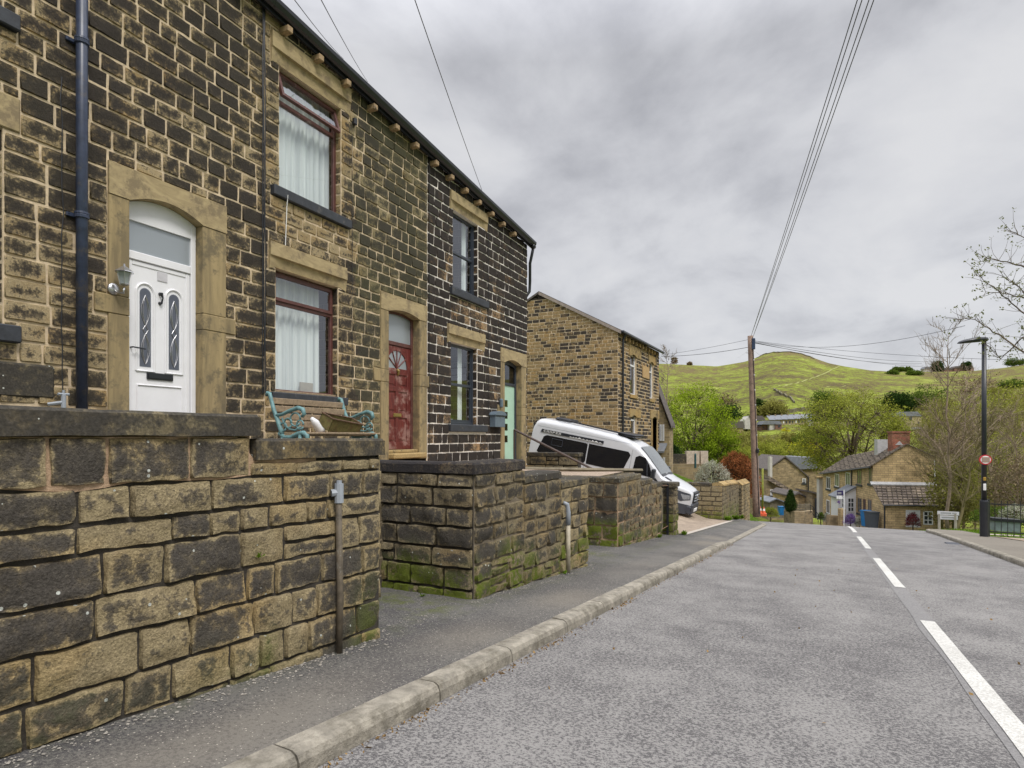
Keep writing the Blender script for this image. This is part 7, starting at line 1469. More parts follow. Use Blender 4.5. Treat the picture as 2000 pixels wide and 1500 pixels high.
o = MB(); pts = [(1534, 996), (1545, 997.5), (1560, 999), (1575, 999), (1586, 997)]
CW = thing('garden_wall', 'curved low dry-stone wall with grassy top in front of the cypress', 'wall', at(1560, 1012, 49)); m_ = MB()
tops = [at(x, y, 49 + 1.5 * abs(i - 1.5)) for i, (x, y) in enumerate([(1535, 996.5), (1552, 999), (1570, 999.5), (1588, 997)])]
for i in range(3):
    a_, b_ = tops[i], tops[i+1]; m_.face([m_.vert(a_), m_.vert(b_), m_.vert(b_ - Vector((0, 0, 1.6))), m_.vert(a_ - Vector((0, 0, 1.6)))]); m_.face([m_.vert(a_), m_.vert(b_), m_.vert(b_ + vF * 0.4), m_.vert(a_ + vF * 0.4)]); m_.face([m_.vert(a_ + vF * 0.4), m_.vert(b_ + vF * 0.4), m_.vert(b_ + vF * 0.4 - Vector((0, 0, 1.6))), m_.vert(a_ + vF * 0.4 - Vector((0, 0, 1.6)))])
m_.build('stonework', M['br_far'], CW)
FN = thing('timber_fence', 'grey timber slat fence behind the cypress', 'fence', at(1565, 1000, 53))
for k in range(3): block(FN, 0, 0, [(1550, 985 + 4.4 * k), (1582, 984 + 4.4 * k), (1582, 987.4 + 4.4 * k), (1550, 988.4 + 4.4 * k)], 53, 0.04, M['timfen'], 'slat')
for x in (1551, 1562, 1573, 1582): block(FN, 0, 0, [(x, 983), (x + 1.3, 983), (x + 1.3, 1004), (x, 1004)], 53.1, 0.08, M['timfen'], 'post')
RA = thing('iron_handrail', 'dark iron handrail stepping down beside the curved low wall', 'railings', at(1590, 1005, 50))
m_ = MB(); m_.tube([at(1582, 986, 50), at(1588, 990, 50), at(1600, 1008, 50)], 0.03, 5); m_.tube([at(1582, 996, 50), at(1598, 1016, 50)], 0.02, 5); m_.build('rail', M['black'], RA)
for x, y in ((1583, 986), (1588, 991), (1593, 998), (1598, 1005)): m_ = MB(); m_.tube([at(x, y, 50), at(x, y + 16, 50)], 0.02, 5); m_.build('post', M['black'], RA)
for i, (x, y, l) in enumerate(((1485, 1003, 'orange and white traffic cone nearest the telegraph pole'), (1492, 1003.5, 'orange traffic cone right of the other cone'))):
    c = at(x, y, 44); CN = thing('traffic_cone', l, 'traffic cone', c, 'traffic cones'); m_ = MB(); m_.lathe(c, [(0.14, 0), (0.05, 0.36), (0.03, 0.5)], 10); m_.build('cone', M['orange'], CN); m_ = MB(); m_.box(c + Vector((-0.18, -0.18, -0.15)), c + Vector((0.18, 0.18, 0.03))); m_.build('base', M['orange'], CN); m_ = MB(); m_.lathe(c + Vector((0, 0, 0.22)), [(0.092, 0), (0.065, 0.14)], 10); m_.build('white_band', M['white'], CN)
m_ = MB(); m_.tube([at(1489.5, 1003, 46), at(1489.5, 915, 46)], 0.075, 8); tag(m_.build('mossy_post', plain('yellow_green_post', (0.20, 0.21, 0.03), 0.8, var=0.3), smooth=True), 'slim yellow-green mossy pole behind the telegraph pole', 'pole')
PWZ = 36.0; PW = thing('garden_wall', 'pale stone boundary wall with gate gap under the bright green tree', 'wall', at(1360, 905, PWZ))
for (x0, x1, y0, mt) in ((1303, 1339, 887, M['cope']), (1341, 1366, 881, plain('pale_new_stone', (0.50, 0.42, 0.34), 0.9, var=0.3)), (1369, 1383, 881, None)): block(PW, 0, 0, [(x0, 906), (x1, 906), (x1, y0), (x0, y0)], PWZ, 0.35, mt or bpy.data.materials['pale_new_stone'], 'wall_panel')
block(PW, 0, 0, [(1303, 960), (1384, 960), (1384, 906), (1303, 906)], PWZ - 0.15, 0.6, M['br_far'], 'wall_base')
PW2 = thing('recycling_post', 'dark green rounded post in front of the pale boundary wall', 'bollard', at(1358, 904, 35)); m_ = MB(); m_.lathe(at(1358, 904, 35), [(0.06, -0.3), (0.06, 0.45), (0.04, 0.52), (0.01, 0.54)], 10); m_.build('shaft', plain('dark_green_post', (0.02, 0.08, 0.09), 0.5), PW2)
# ------------------------------------------------------------------ village on the far slope
VZ = 400.0
for i in range(8):
    x0 = 1503 + 12.2 * i; yr = 812.5 - 0.55 * i; V = thing('terraced_house', None, 'house', at(x0 + 6, yr + 27, VZ), 'row of terraced houses on the far slope')
    V['label'] = ('first', 'second', 'third', 'fourth', 'fifth', 'sixth', 'seventh', 'eighth')[i] + ' house from the left in the far terrace across the valley'
    block(V, 0, 0, [(x0, yr + 32), (x0 + 12.1, yr + 32), (x0 + 12.1, yr + 7), (x0, yr + 7)], VZ + 1, 9, M['br_ter'] if i % 3 else M['rend'] if i == 6 else M['br_ter'])
    rb = [at(x0 - 0.1, yr + 8, VZ), at(x0 + 12.2, yr + 8, VZ), at(x0 + 12.2 - 6, yr - 0.6, VZ + 6), at(x0 - 6.1, yr, VZ + 6)]; m_ = MB(); m_.prism(rb, (0, 0, 0.25)); m_.build('roof', M['slate_g'], V)
    block(V, 0, 0, [(x0 - 1, yr + 3), (x0 + 0.6, yr + 3), (x0 + 0.6, yr - 3), (x0 - 1, yr - 3)], VZ + 5, 1.5, M['br_far'], 'chimney')
    for (xx, yy, hh) in ((2, 11, 4.5), (7.5, 11, 4.5), (7.5, 19, 5)): block(V, 0, 0, [(x0 + xx, yr + yy + hh), (x0 + xx + 2.4, yr + yy + hh), (x0 + xx + 2.4, yr + yy), (x0 + xx, yr + yy)], VZ + 0.8, 0.15, M['anth'] if (i + xx) % 2 else M['upvc_w'], 'window')
    block(V, 0, 0, [(x0 + 2.4, yr + 27.5), (x0 + 4.4, yr + 27.5), (x0 + 4.4, yr + 18), (x0 + 2.4, yr + 18)], VZ + 0.8, 0.15, (M['upvc_w'], M['brown'], M['anth'])[i % 3], 'door')
def vhouse(lab, wall, roof, Zc, wm, rm, wins=(), nm='stone_house'):
    V = thing(nm, lab, 'house', at((wall[0][0] + wall[1][0]) / 2, wall[0][1], Zc)); block(V, 0, 0, wall, Zc, 9, wm); block(V, 0, 0, roof, Zc - 0.5, 9.5, rm, 'roof')
    for (a_, b_, c_, d_) in wins: block(V, 0, 0, [(a_, d_), (b_, d_), (b_, c_), (a_, c_)], Zc - 0.2, 0.15, M['anth'], 'window')
    return V
vhouse('white-sided house with red-brown front left of the far terrace', [(1503, 856), (1514, 856), (1514, 829), (1503, 829)], [(1488, 829), (1493, 822), (1523, 822), (1527.5, 829)], 385, M['rend'], M['slate_g'], [(1507, 1509.5, 841, 846)])
vhouse('red-brown brick house front with grey roof beside the yellow bush', [(1514.3, 853), (1527, 853), (1527, 829), (1514.3, 829)], [(1514.3, 829), (1514.3, 826.6), (1527.2, 826.6), (1527.2, 829)], 384, M['br_red'], M['slate_g'], [(1520, 1524, 830.5, 834.5), (1519, 1523, 839, 844)])
vhouse('pale gabled house behind the telegraph pole on the far slope', [(1455, 838), (1468, 838), (1468, 818), (1463, 812), (1455, 821)], [(1463, 812), (1489, 812), (1496, 821), (1469, 821)], 395, M['rend'], M['slate'])
vhouse('small grey gabled house between pole and white-sided house', [(1487, 848), (1503, 848), (1503, 830), (1494, 823), (1487, 832)], [(1486, 833), (1494, 821.6), (1504, 830), (1504, 832), (1494, 824)], 388, M['br_red'], M['slate'], [(1490, 1492, 833, 836)])
vhouse('brown-roofed house at the left of the village behind the bare trees', [(1420, 848), (1452, 848), (1452, 835), (1420, 835)], [(1417, 836), (1424, 824), (1452, 823), (1455, 836)], 380, M['br_far'], M['slate'])
vhouse('stone house with pale grey roof right of the big tree', [(1757, 835), (1800, 835), (1800, 812), (1757, 812)], [(1752, 813), (1760, 804), (1792, 804), (1801, 813)], 390, M['br_ter'], M['slate_g'], [(1762, 1765, 815, 820), (1776, 1781, 814, 821), (1793, 1797, 824, 829)])
vhouse('small white-gabled bungalow above the red chimney', [(1812, 846), (1822, 846), (1822, 838), (1817, 834), (1812, 838)], [(1800, 838), (1806, 834), (1823, 834), (1824, 839)], 330, M['rend'], M['slate_g'])
for i, (x0, x1, y0, l) in enumerate(((1806, 1829, 717, 'low pale farm building on the skyline left of the dark tree'), (1843, 1860, 719, 'small red-roofed skyline house right of the dark tree'), (1864, 1902, 716, 'long red-brown farmhouse on the skyline'))):
    vhouse(l, [(x0, 727), (x1, 727), (x1, y0 + 3), (x0, y0 + 3)], [(x0 - 1, y0 + 3.2), (x0 + 3, y0 - 1), (x1 - 3, y0 - 1), (x1 + 1, y0 + 3.2)], 880, M['rend'] if i == 0 else M['br_red'], M['slate'] if i else M['slate_g'], (), 'farm_building')
#@@PART6
# ------------------------------------------------------------------ trees and plants
def rvec(rn): 
    while True:
        v = Vector((rn.uniform(-1, 1), rn.uniform(-1, 1), rn.uniform(-1, 1)))
        if 0.01 < v.length < 1: return v
def leaves(mb, c, n, spread, size, rn, tone, m=0, flat=0.6):
    for _ in range(n):
        p = c + Vector((rn.gauss(0, spread), rn.gauss(0, spread), rn.gauss(0, spread * 0.7))); a = rvec(rn).normalized(); b = a.cross(rvec(rn)).normalized(); s = size * rn.uniform(0.6, 1.3)
        t = min(1, max(0, tone + rn.uniform(-0.25, 0.25))); cc = (t, 1, 0, 0)
        mb.face([mb.vert(p - a * s * 0.6, cc), mb.vert(p + b * s * 0.38, cc), mb.vert(p + a * s * 0.6, cc), mb.vert(p - b * s * 0.38, cc)], m)
def curve(a, b, rn, bend, n=5, up=0.0):
    d = b - a; k = rvec(rn) * bend * d.length; return [a + d * (i / n) + k * math.sin(math.pi * i / n) + Vector((0, 0, up * d.length * math.sin(math.pi * i / n))) for i in range(n + 1)]
def tree(name, lab, base, c, rad, trunk_r, seed, nlimb=7, nclus=160, lpc=40, lsize=0.13, spread=0.28, lmat='lf_bright', bmat='bark', twig=0.012, bare=False, grp='trees', forks=1, shell=0.45, subtw=2, cat='tree', trunk_top=None, flatb=-0.75, tips=1.0):
    rn = random.Random(seed); T_ = thing(name, lab, cat, base, grp); base = Vector(base); c = Vector(c); rx, rz = rad
    lim = []; tm = MB(); cm = MB()
    def inside():
        while True:
            v = rvec(rn)
            if v.z < flatb: continue
            l = v.length; v = v / l * (shell + (1 - shell) * l ** 0.5); w = 1 + 0.16 * nz(v.x, v.y, v.z + seed, 2.2)
            return c + Vector((v.x * rx * w, v.y * rx * w, v.z * rz * w))
    top = Vector((c.x, c.y, c.z - rz * 0.45)) if trunk_top is None else Vector(trunk_top)
    tp = curve(base - Vector((0, 0, 0.3)), top, rn, 0.03, 6); tm.tube(tp, [trunk_r * (1.25 if i == 0 else 1 - 0.45 * i / 6) for i in range(7)], 8)
    for k in range(nlimb):
        e = inside(); e = c + (e - c) * 0.72; s = tp[rn.choice((3, 4, 5, 6, 6))]; e.z = max(e.z, s.z + 0.1 * rz)
        q = curve(s, e, rn, 0.12, 6, 0.08); r0 = trunk_r * rn.uniform(0.32, 0.55); tm.tube(q, [r0 * (1 - 0.8 * i / 6) for i in range(7)], 5); lim.append((q, r0))
    tk = tm.build('trunk', M[bmat], T_, smooth=True)
    for k in range(nclus):
        p = inside(); best = min(lim, key=lambda L: min((p - L[0][i]).length for i in (3, 4, 5, 6))); s = min((best[0][i] for i in range(2, 7)), key=lambda v: (v - p).length)
        q = curve(s, p, rn, 0.14, 4, 0.05); cm.tube(q, [twig * 1.5, twig * 1.2, twig, twig * 0.8, twig * 0.5], 3, m=1, cap=False)
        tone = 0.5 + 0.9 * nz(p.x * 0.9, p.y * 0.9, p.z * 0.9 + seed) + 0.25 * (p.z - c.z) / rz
        for j in range(subtw):
            e = p + rvec(rn) * spread * 2.2 * tips + (p - c).normalized() * spread * 1.2 * tips; b0 = q[rn.choice((2, 3, 4))]; cm.tube(curve(b0, e, rn, 0.1, 2), [twig * 0.6, twig * 0.45, twig * 0.25], 3, m=1, cap=False)
            if lpc: leaves(cm, e, lpc // (subtw + 1), spread * 0.8, lsize, rn, tone)
        if lpc: leaves(cm, p, lpc // (subtw + 1), spread, lsize, rn, tone)
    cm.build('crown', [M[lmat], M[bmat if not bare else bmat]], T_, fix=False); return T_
def gz(x, y): return G(x, y)
def gZ(px, py, z0=250):
    """how far ahead the sight line through a photo pixel meets the far slope"""
    Z = z0
    while Z < 905:
        p = at(px, py, Z)
        if p.z <= G(p.x, p.y): return Z
        Z += 6
    return 880
def tpx(name, lab, px, pyt, pyb, w, Zc, **k):
    """tree whose crown spans rows pyt..pyb and is w pixels wide, Zc metres ahead, rooted on the ground there"""
    c = at(px, (pyt + pyb) / 2, Zc); rz = (pyb - pyt) / 2 * Zc / F; rx = w / 2 * Zc / F; b = Vector((c.x, c.y, min(gz(c.x, c.y), c.z - rz * 0.9))); return tree(name, lab, b, c, (rx, rz), **k)
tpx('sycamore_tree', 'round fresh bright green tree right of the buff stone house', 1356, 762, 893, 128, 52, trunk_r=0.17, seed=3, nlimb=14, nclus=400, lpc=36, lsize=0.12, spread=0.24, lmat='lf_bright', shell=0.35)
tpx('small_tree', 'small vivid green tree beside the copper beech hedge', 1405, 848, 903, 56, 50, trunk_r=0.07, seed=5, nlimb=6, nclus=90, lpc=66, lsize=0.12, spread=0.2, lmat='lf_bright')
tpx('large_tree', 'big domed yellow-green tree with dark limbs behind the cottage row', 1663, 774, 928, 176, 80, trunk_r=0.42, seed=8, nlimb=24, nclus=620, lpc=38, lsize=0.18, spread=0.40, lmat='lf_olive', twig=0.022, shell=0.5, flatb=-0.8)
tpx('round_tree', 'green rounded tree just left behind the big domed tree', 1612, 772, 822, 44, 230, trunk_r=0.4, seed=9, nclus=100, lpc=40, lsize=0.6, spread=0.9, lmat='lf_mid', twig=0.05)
for i, (px, t, b, w, Zc, mt, l) in enumerate(((1437, 852, 908, 62, 120, 'lf_bud', 'brown budding tree left of the telegraph pole in the valley'), (1500, 860, 900, 50, 150, 'lf_bud', 'brown budding tree right of the telegraph pole in the valley'),
        (1532, 870, 908, 70, 125, 'lf_olive', 'pale olive tree behind the brown gabled house'), (1494, 872, 915, 50, 110, 'lf_olive', 'olive-green tree close behind the tall chimney stack'), (1575, 868, 905, 54, 130, 'lf_yel', 'yellow-green tree left of the big domed tree'),
        (1580, 854, 884, 40, 190, 'lf_mid', 'deep green tree below the far terrace'), (1547, 852, 872, 44, 260, 'lf_bud', 'brownish tree at the right foot of the white-sided house'), (1470, 854, 886, 50, 200, 'lf_bud', 'brownish tree behind the telegraph pole below the village'),
        (1412, 832, 880, 46, 210, 'lf_bud', 'brownish tree at the left edge of the village'), (1605, 846, 884, 46, 210, 'lf_olive', 'olive tree at the right end of the far terrace'), (1455, 880, 935, 60, 90, 'lf_olive', 'olive tree behind the copper beech hedge'))):
    tpx('valley_tree', l, px, t, b, w, Zc, trunk_r=0.2, seed=20 + i, nlimb=7, nclus=150, lpc=36, lsize=0.26 * Zc / 120, spread=0.42 * Zc / 120, lmat=mt, bmat='bark_o', twig=0.02 * Zc / 120, grp='trees in the valley')
tpx('yellow_bush', 'bright yellow bush beside the red-brown house across the valley', 1534, 840, 851, 14, 375, trunk_r=0.2, seed=61, nclus=40, lpc=40, lsize=0.5, spread=0.5, lmat='lf_yel', cat='bush')
for i, (px, t, b, w, mt, l) in enumerate(((1419, 778, 812, 30, 'lf_bare', 'bare spreading tree on the slope left of the pole'), (1420, 800, 820, 40, 'lf_dark', 'dark green bush beneath the bare spreading tree'), (1484, 786, 812, 15, 'lf_dark', 'slim dark conifer right of the telegraph pole on the hill'),
        (1510, 792, 812, 34, 'lf_bud', 'brown shrub on the slope above the far terrace'), (1745, 775, 805, 28, 'lf_dark', 'left of two dark round pines on the slope'), (1763, 775, 812, 26, 'lf_dark', 'right of two dark round pines on the slope'), (1811, 768, 800, 48, 'lf_mid', 'large grey-green round tree on the slope right of the pines'),
        (1850, 788, 830, 70, 'lf_bud', 'wide brownish round tree below the grey-green one'), (1743, 726, 733, 15, 'lf_mid', 'small dark bush below the skyline, left'), (1785, 727, 734, 20, 'lf_mid', 'pair of dark bushes below the skyline, right'),
        (1755, 719, 725, 16, 'lf_mid', 'skyline bush left of the farm buildings'), (1773, 719, 725, 12, 'lf_mid', 'skyline bush nearest the farm buildings'), (1831, 708, 726, 14, 'lf_dark', 'tall dark tree standing among the skyline farm buildings'), (1887, 709, 720, 14, 'lf_dark', 'dark tree behind the long farmhouse roof'),
        (1982, 703, 713, 26, 'lf_mid', 'wind-bent tree on the skyline at the far right'), (1317, 699, 710, 9, 'lf_bare', 'tiny bare tree on the skyline behind the stone house'), (1347, 708, 714, 7, 'lf_bare', 'tinier bare tree on the skyline right of the first'),
        (1975, 748, 760, 30, 'lf_mid', 'low scrub bush on the right slope'), (1940, 762, 780, 36, 'lf_bud', 'brown scrub on the right slope beside the lamp post'), (1900, 735, 770, 50, 'lf_bare', 'bare thicket on the slope left of the lamp post'))):
    Zc = gZ(px, b - 1)
    tpx('hill_tree', l, px, t, b, w, Zc, trunk_r=0.5, seed=70 + i, nlimb=6, nclus=110, lpc=36 if mt != 'lf_bare' else 10, lsize=1.1, spread=1.2 * w / 30 + 0.3, lmat=mt, bmat='bark_o', twig=0.09, grp='trees on the far hill')
# wood on the right: many thin budding trees
for i, (px, t, b, w, Zc, mt) in enumerate(((1850, 800, 990, 110, 78, 'lf_bud'), (1905, 790, 1000, 120, 70, 'lf_bud'), (1975, 775, 1000, 150, 66, 'lf_bud'), (1880, 840, 1010, 100, 55, 'lf_bare'), (1945, 860, 1015, 110, 48, 'lf_olive'), (2010, 830, 1015, 120, 50, 'lf_bud'), (1862, 905, 1025, 60, 42, 'lf_bud'), (1990, 905, 1020, 90, 38, 'lf_bare'), (1925, 780, 900, 120, 110, 'lf_olive'), (1985, 760, 880, 120, 130, 'lf_olive'), (1845, 815, 900, 70, 130, 'lf_bud'), (2060, 740, 1000, 140, 60, 'lf_bud'))):
    tpx('woodland_tree', ('brown budding', 'tangled brown', 'broad budding', 'bare twiggy', 'olive-tinted', 'low spreading', 'small mossy', 'pale bare', 'misty olive', 'far olive', 'far brown', 'edge')[i] + ' woodland tree ' + ('behind the cottage gable', 'left of the lamp post', 'at the right edge above the railings', 'just left of the road sign', 'right of the lamp post behind the railings', 'cut by the right edge', 'beside the street name boards', 'over the trough planter', 'behind the lamp post', 'far up behind the right edge', 'behind the tall bare tree', 'outside the right edge')[i], px, t, b, w, Zc,
        trunk_r=0.12, seed=100 + i, nlimb=14, nclus=330, lpc=22 if mt != 'lf_bare' else 12, lsize=0.16 * Zc / 60, spread=0.38 * Zc / 60, lmat=mt, bmat='bark_l' if i % 2 else 'bark_o', twig=0.014 * Zc / 55, grp='woodland on the right', shell=0.15, flatb=-0.95, subtw=3)
# tall bare trees
def bare(name, lab, px, pyb, Zc, lean, H, seed, r0=0.13, bm='bark_l', n=26, grp='tall bare trees', spread=1.0):
    rn = random.Random(seed); b = at(px, pyb, Zc); T_ = thing(name, lab, 'tree', b, grp); m_ = MB(); d = Vector((lean[0] * vR.x, lean[0] * vR.y, 1))
    tr = [b + Vector((0, 0, -0.5)) + d * (H * i / 10) + rvec(rn) * 0.012 * H * (i > 0) for i in range(11)]; m_.tube(tr, [r0 * (1 - 0.09 * i) for i in range(11)], 7); m_.build('trunk', M[bm], T_, smooth=True)
    c_ = MB()
    for k in range(n):
        i = rn.uniform(2.5, 9.9); j = int(i); s = tr[j].lerp(tr[min(10, j + 1)], i - j); an = rn.uniform(0, 6.28); L = H * (0.34 - 0.022 * i) * rn.uniform(0.7, 1.3) * spread
        dr = Vector((math.cos(an), math.sin(an), rn.uniform(0.5, 1.4))).normalized(); e = s + dr * L; q = curve(s, e, rn, 0.12, 5, 0.04); rr = r0 * (0.42 - 0.03 * i); c_.tube(q, [rr * (1 - 0.16 * t) for t in range(6)], 4, cap=False)
        for _ in range(9):
            t = rn.randint(1, 5); s2 = q[t]; d2 = (dr + rvec(rn) * 0.9 + Vector((0, 0, 0.2))).normalized(); e2 = s2 + d2 * L * rn.uniform(0.25, 0.5); q2 = curve(s2, e2, rn, 0.15, 3); c_.tube(q2, [0.016, 0.012, 0.009, 0.006], 3, cap=False)
            for _ in range(4): s3 = q2[rn.randint(1, 3)]; e3 = s3 + (d2 + rvec(rn)).normalized() * L * rn.uniform(0.08, 0.2); c_.tube([s3, e3], [0.008, 0.004], 3, cap=False)
    c_.build('branches', M[bm], T_, fix=False); return T_
bare('bare_tree', 'tallest slender bare birch rising left of the lamp post', 1853, 1030, 40, (0.0,), 13.0, 1, 0.12)
bare('bare_tree', 'leaning bare pale birch crossing the tallest one', 1872, 1028, 42, (0.06,), 10.5, 2, 0.10)
bare('bare_tree', 'multi-stemmed bare tree beside the cottage gable', 1842, 1028, 44, (-0.10,), 8.5, 4, 0.10, 'bark_o', 30, spread=1.4)
bare('bare_tree', 'bare tree with low spreading limbs left of the street name boards', 1868, 1032, 38, (0.22,), 7.0, 6, 0.10, 'bark_o', 30, spread=1.5)
bare('bare_tree', 'pale bare tree leaning across behind the lamp post', 1960, 1015, 45, (-0.25,), 9.0, 7, 0.10, 'bark_l', 26, spread=1.4)
bare('bare_tree', 'thin bare tree behind the roof corner of the buff stone house', 1300, 860, 48, (0.02,), 7.6, 9, 0.08, 'bark_l', 16, spread=0.7)
bare('bare_tree', 'thin bare tree at the right edge behind the railings', 1992, 1020, 40, (-0.05,), 7.5, 11, 0.08, 'bark_l', 22, spread=1.3)
# leafy limb coming in from the top right
rn = random.Random(77); LT3 = thing('young_leaved_tree', 'near tree outside the right edge with young leaves on thin arching branches', 'tree', at(2330, 1100, 12.5)); ZL = 12.0
m_ = MB(); cm = MB(); tb0 = at(2330, 1130, 12.5); tt0 = at(2290, 560, 12.5); m_.tube(curve(tb0, tt0, rn, 0.04, 6), [0.2, 0.17, 0.15, 0.13, 0.12, 0.10, 0.08], 8); m_.build('trunk', M['bark'], LT3, smooth=True)
for (x0, y0, pts) in ((2290, 700, [(2130, 712), (2010, 694), (1950, 655), (1905, 625), (1868, 622)]), (2290, 620, [(2150, 640), (2040, 640), (1985, 600), (1940, 560), (1908, 538)]), (2290, 600, [(2120, 560), (2030, 530), (1975, 512), (1930, 505), (1916, 511)]), (2290, 540, [(2150, 520), (2060, 490), (2010, 470), (1975, 452)]), (2290, 650, [(2150, 690), (2060, 650), (1995, 660), (1955, 700), (1925, 672)]), (2290, 600, [(2120, 620), (2030, 590), (1970, 575), (1925, 570)]), (2290, 500, [(2200, 400), (2120, 330), (2060, 300)]), (2290, 700, [(2140, 660), (2040, 620), (1990, 560), (1960, 540)])):
    P3 = [at(x0, y0, 12.5)] + [at(x, y, ZL + rn.uniform(-0.6, 0.6)) for x, y in pts]; fine = []
    for a, b in zip(P3, P3[1:]):
        for t in range(5): fine.append(a.lerp(b, t / 5) + rvec(rn) * 0.025)
    fine.append(P3[-1]); n = len(fine); cm.tube(fine, [0.026 * (1 - i / n) ** 1.2 + 0.004 for i in range(n)], 5, m=1, cap=False)
    for i in range(n // 4, n):
        for _ in range(2):
            e = fine[i] + (rvec(rn) + (fine[min(n-1, i+2)] - fine[max(0, i-2)]).normalized() * 0.7 + Vector((0, 0, 0.25))).normalized() * rn.uniform(0.12, 0.5); q = curve(fine[i], e, rn, 0.12, 3); cm.tube(q, [0.005, 0.004, 0.003, 0.002], 3, m=1, cap=False)
            leaves(cm, e, 5, 0.03, 0.038, rn, 0.6)
cm.build('crown', [M['lf_young'], M['bark']], LT3, fix=False)
# shrubs
def shrub(name, lab, px, pyt, pyb, w, Zc, lmat, n, ls, seed, cat='shrub', box=False, depth=None, twigm='bark', cone=False):
    rn = random.Random(seed); b = at(px, pyb, Zc); b2 = Vector((b.x, b.y, min(b.z, b.z))); S_ = thing(name, lab, cat, b2); W_ = w * Zc / F / 2; H_ = (pyb - pyt) * Zc / F; D_ = depth or W_; m_ = MB(); t_ = MB()
    for k in range(n):
        v = rvec(rn); l = v.length; v = v / l * (0.55 + 0.45 * l)
        if box: v = Vector((rn.uniform(-1, 1), rn.uniform(-1, 1), rn.uniform(-1, 1)));
        if box and rn.random() < 0.75: ax = rn.choice((0, 1, 2)); v[ax] = math.copysign(rn.uniform(0.85, 1), v[ax])
        zz = (v.z + 1) / 2 if cone else abs(v.z); q = (1 - zz) ** 0.8 if cone else 1; wb = 1 + 0.14 * nz(v.x, v.y, v.z + seed, 1.7)
        p = b + vR * (v.x * W_ * q * wb) + vF * (v.y * D_ * q) + Vector((0, 0, H_ * (zz * (1 + 0.06 * nz(v.x * 3, v.y * 3, seed)))))
        tone = 0.5 + 0.8 * nz(p.x * 2.5, p.y * 2.5, p.z * 2.5); leaves(m_, p, 6, ls * 1.1, ls, rn, tone)
        if k % 4 == 0: m_.tube([b + Vector((0, 0, H_ * 0.15)) + (p - b) * 0.4, p + rvec(rn) * ls * 2], [0.012, 0.004], 3, m=1, cap=False)
    t_.tube([b - Vector((0, 0, 0.5)), b + Vector((0, 0, H_ * 0.5))], [0.05, 0.03], 6); t_.build('stem', M[twigm], S_); m_.build('foliage', [M[lmat], M[twigm]], S_, fix=False); return S_
shrub('beech_hedge', 'copper-brown beech hedge left of the telegraph pole', 1438, 882, 968, 92, 33.5, 'lf_beech', 3000, 0.06, 1, 'hedge', False, 1.2)
shrub('evergreen_shrub', 'dark evergreen shrub at the foot of the bright green tree', 1313, 868, 915, 42, 42, 'lf_dark', 700, 0.09, 2)
shrub('flowering_shrub', 'cream flowering shrub spilling over the wall beyond the van', 1392, 899, 955, 74, 27.5, 'lf_white', 1100, 0.04, 3)
shrub('cypress', 'neat dark green cone-shaped cypress above the curved wall', 1544, 957, 1000, 30, 50.5, 'lf_dark', 1500, 0.06, 4, 'shrub', cone=True)
shrub('red_shrub', 'dark red bush in front of the lean-to doors', 1783, 1001, 1026, 24, 43.5, 'lf_red', 420, 0.05, 5)
shrub('lavender', 'purple flowering clump below the white porch', 1661, 1003, 1022, 24, 47.5, 'lf_pur', 350, 0.05, 6)
shrub('pale_shrub', 'rounded cream-topped bush between lavender and bins', 1679, 1008, 1026, 16, 47, 'lf_white', 260, 0.05, 7)
shrub('pale_shrub', 'rounded cream-topped bush at the left end of the cottage row', 1614, 1002, 1018, 16, 52, 'lf_white', 260, 0.05, 8)
shrub('grey_shrub', 'grey-green low bush left of the cream bush', 1603, 1000, 1014, 12, 52, 'lf_mid', 200, 0.05, 9)
shrub('rough_scrub', 'low rough bushes between traffic cones and blue bin', 1505, 991, 1008, 30, 47, 'lf_olive', 350, 0.06, 10)
shrub('blossom_hedge', 'hedge with pinkish white blossom behind the railings', 1985, 985, 1015, 60, 30, 'lf_white', 420, 0.04, 11)
shrub('green_hedge', 'low green hedge behind the trough planter', 1960, 990, 1020, 110, 31, 'lf_mid', 700, 0.06, 12)
FW = thing('garden_wall', 'low stone front wall between cottage porch and cream bush', 'wall', at(1632, 1020, 49)); block(FW, 0, 0, [(1619, 1030), (1645, 1034), (1645, 1008), (1619, 1006)], 49.5, 0.4, M['br_far'], 'stonework'); block(FW, 0, 0, [(1643, 1034), (1651, 1034), (1651, 994), (1643, 994)], 48.5, 0.5, M['br_cot'], 'pier')
m_ = MB(); c = at(1638, 981, 47.3); rn = random.Random(3)
for k in range(40): leaves(m_, c + rvec(rn) * 0.16, 3, 0.03, 0.05, rn, 0.5)
m_.tube([c, c + Vector((0, 0, 0.5))], 0.008, 3, m=1); tag(m_.build('hanging_basket', [M['lf_pur'], M['bark']], fix=False), 'purple hanging basket left of the white porch', 'hanging basket')
# weeds at the wall feet, each its own plant
def weed(x, y, z, s, lab, seed, n=26):
    rn = random.Random(seed); m_ = MB()
    for k in range(n):
        a = rn.uniform(0, 6.28); d = Vector((math.cos(a), math.sin(a), rn.uniform(0.3, 1.6))).normalized() * s * rn.uniform(0.5, 1); p = Vector((x, y, z)) + rvec(rn) * s * 0.4; p.z = max(p.z, z); sd = Vector((-d.y, d.x, 0)).normalized() * s * 0.13; t = rn.random()
        m_.face([m_.vert(p, (t, 1, 0, 0)), m_.vert(p + d * 0.6 + sd, (t, 1, 0, 0)), m_.vert(p + d, (t, 1, 0, 0)), m_.vert(p + d * 0.6 - sd, (t, 1, 0, 0))])
    tag(m_.build('weed', M['lf_grass'], fix=False), lab, 'weed', 'weeds at the foot of the walls')
weed(15.6, 3.12, pv(15.6), 0.13, 'green weed tuft at the foot of the slim gate pillar', 1, 60); weed(24.4, 3.25, pv(24.4), 0.22, 'leafy weeds at the corner of the wall beyond the van', 2, 120)
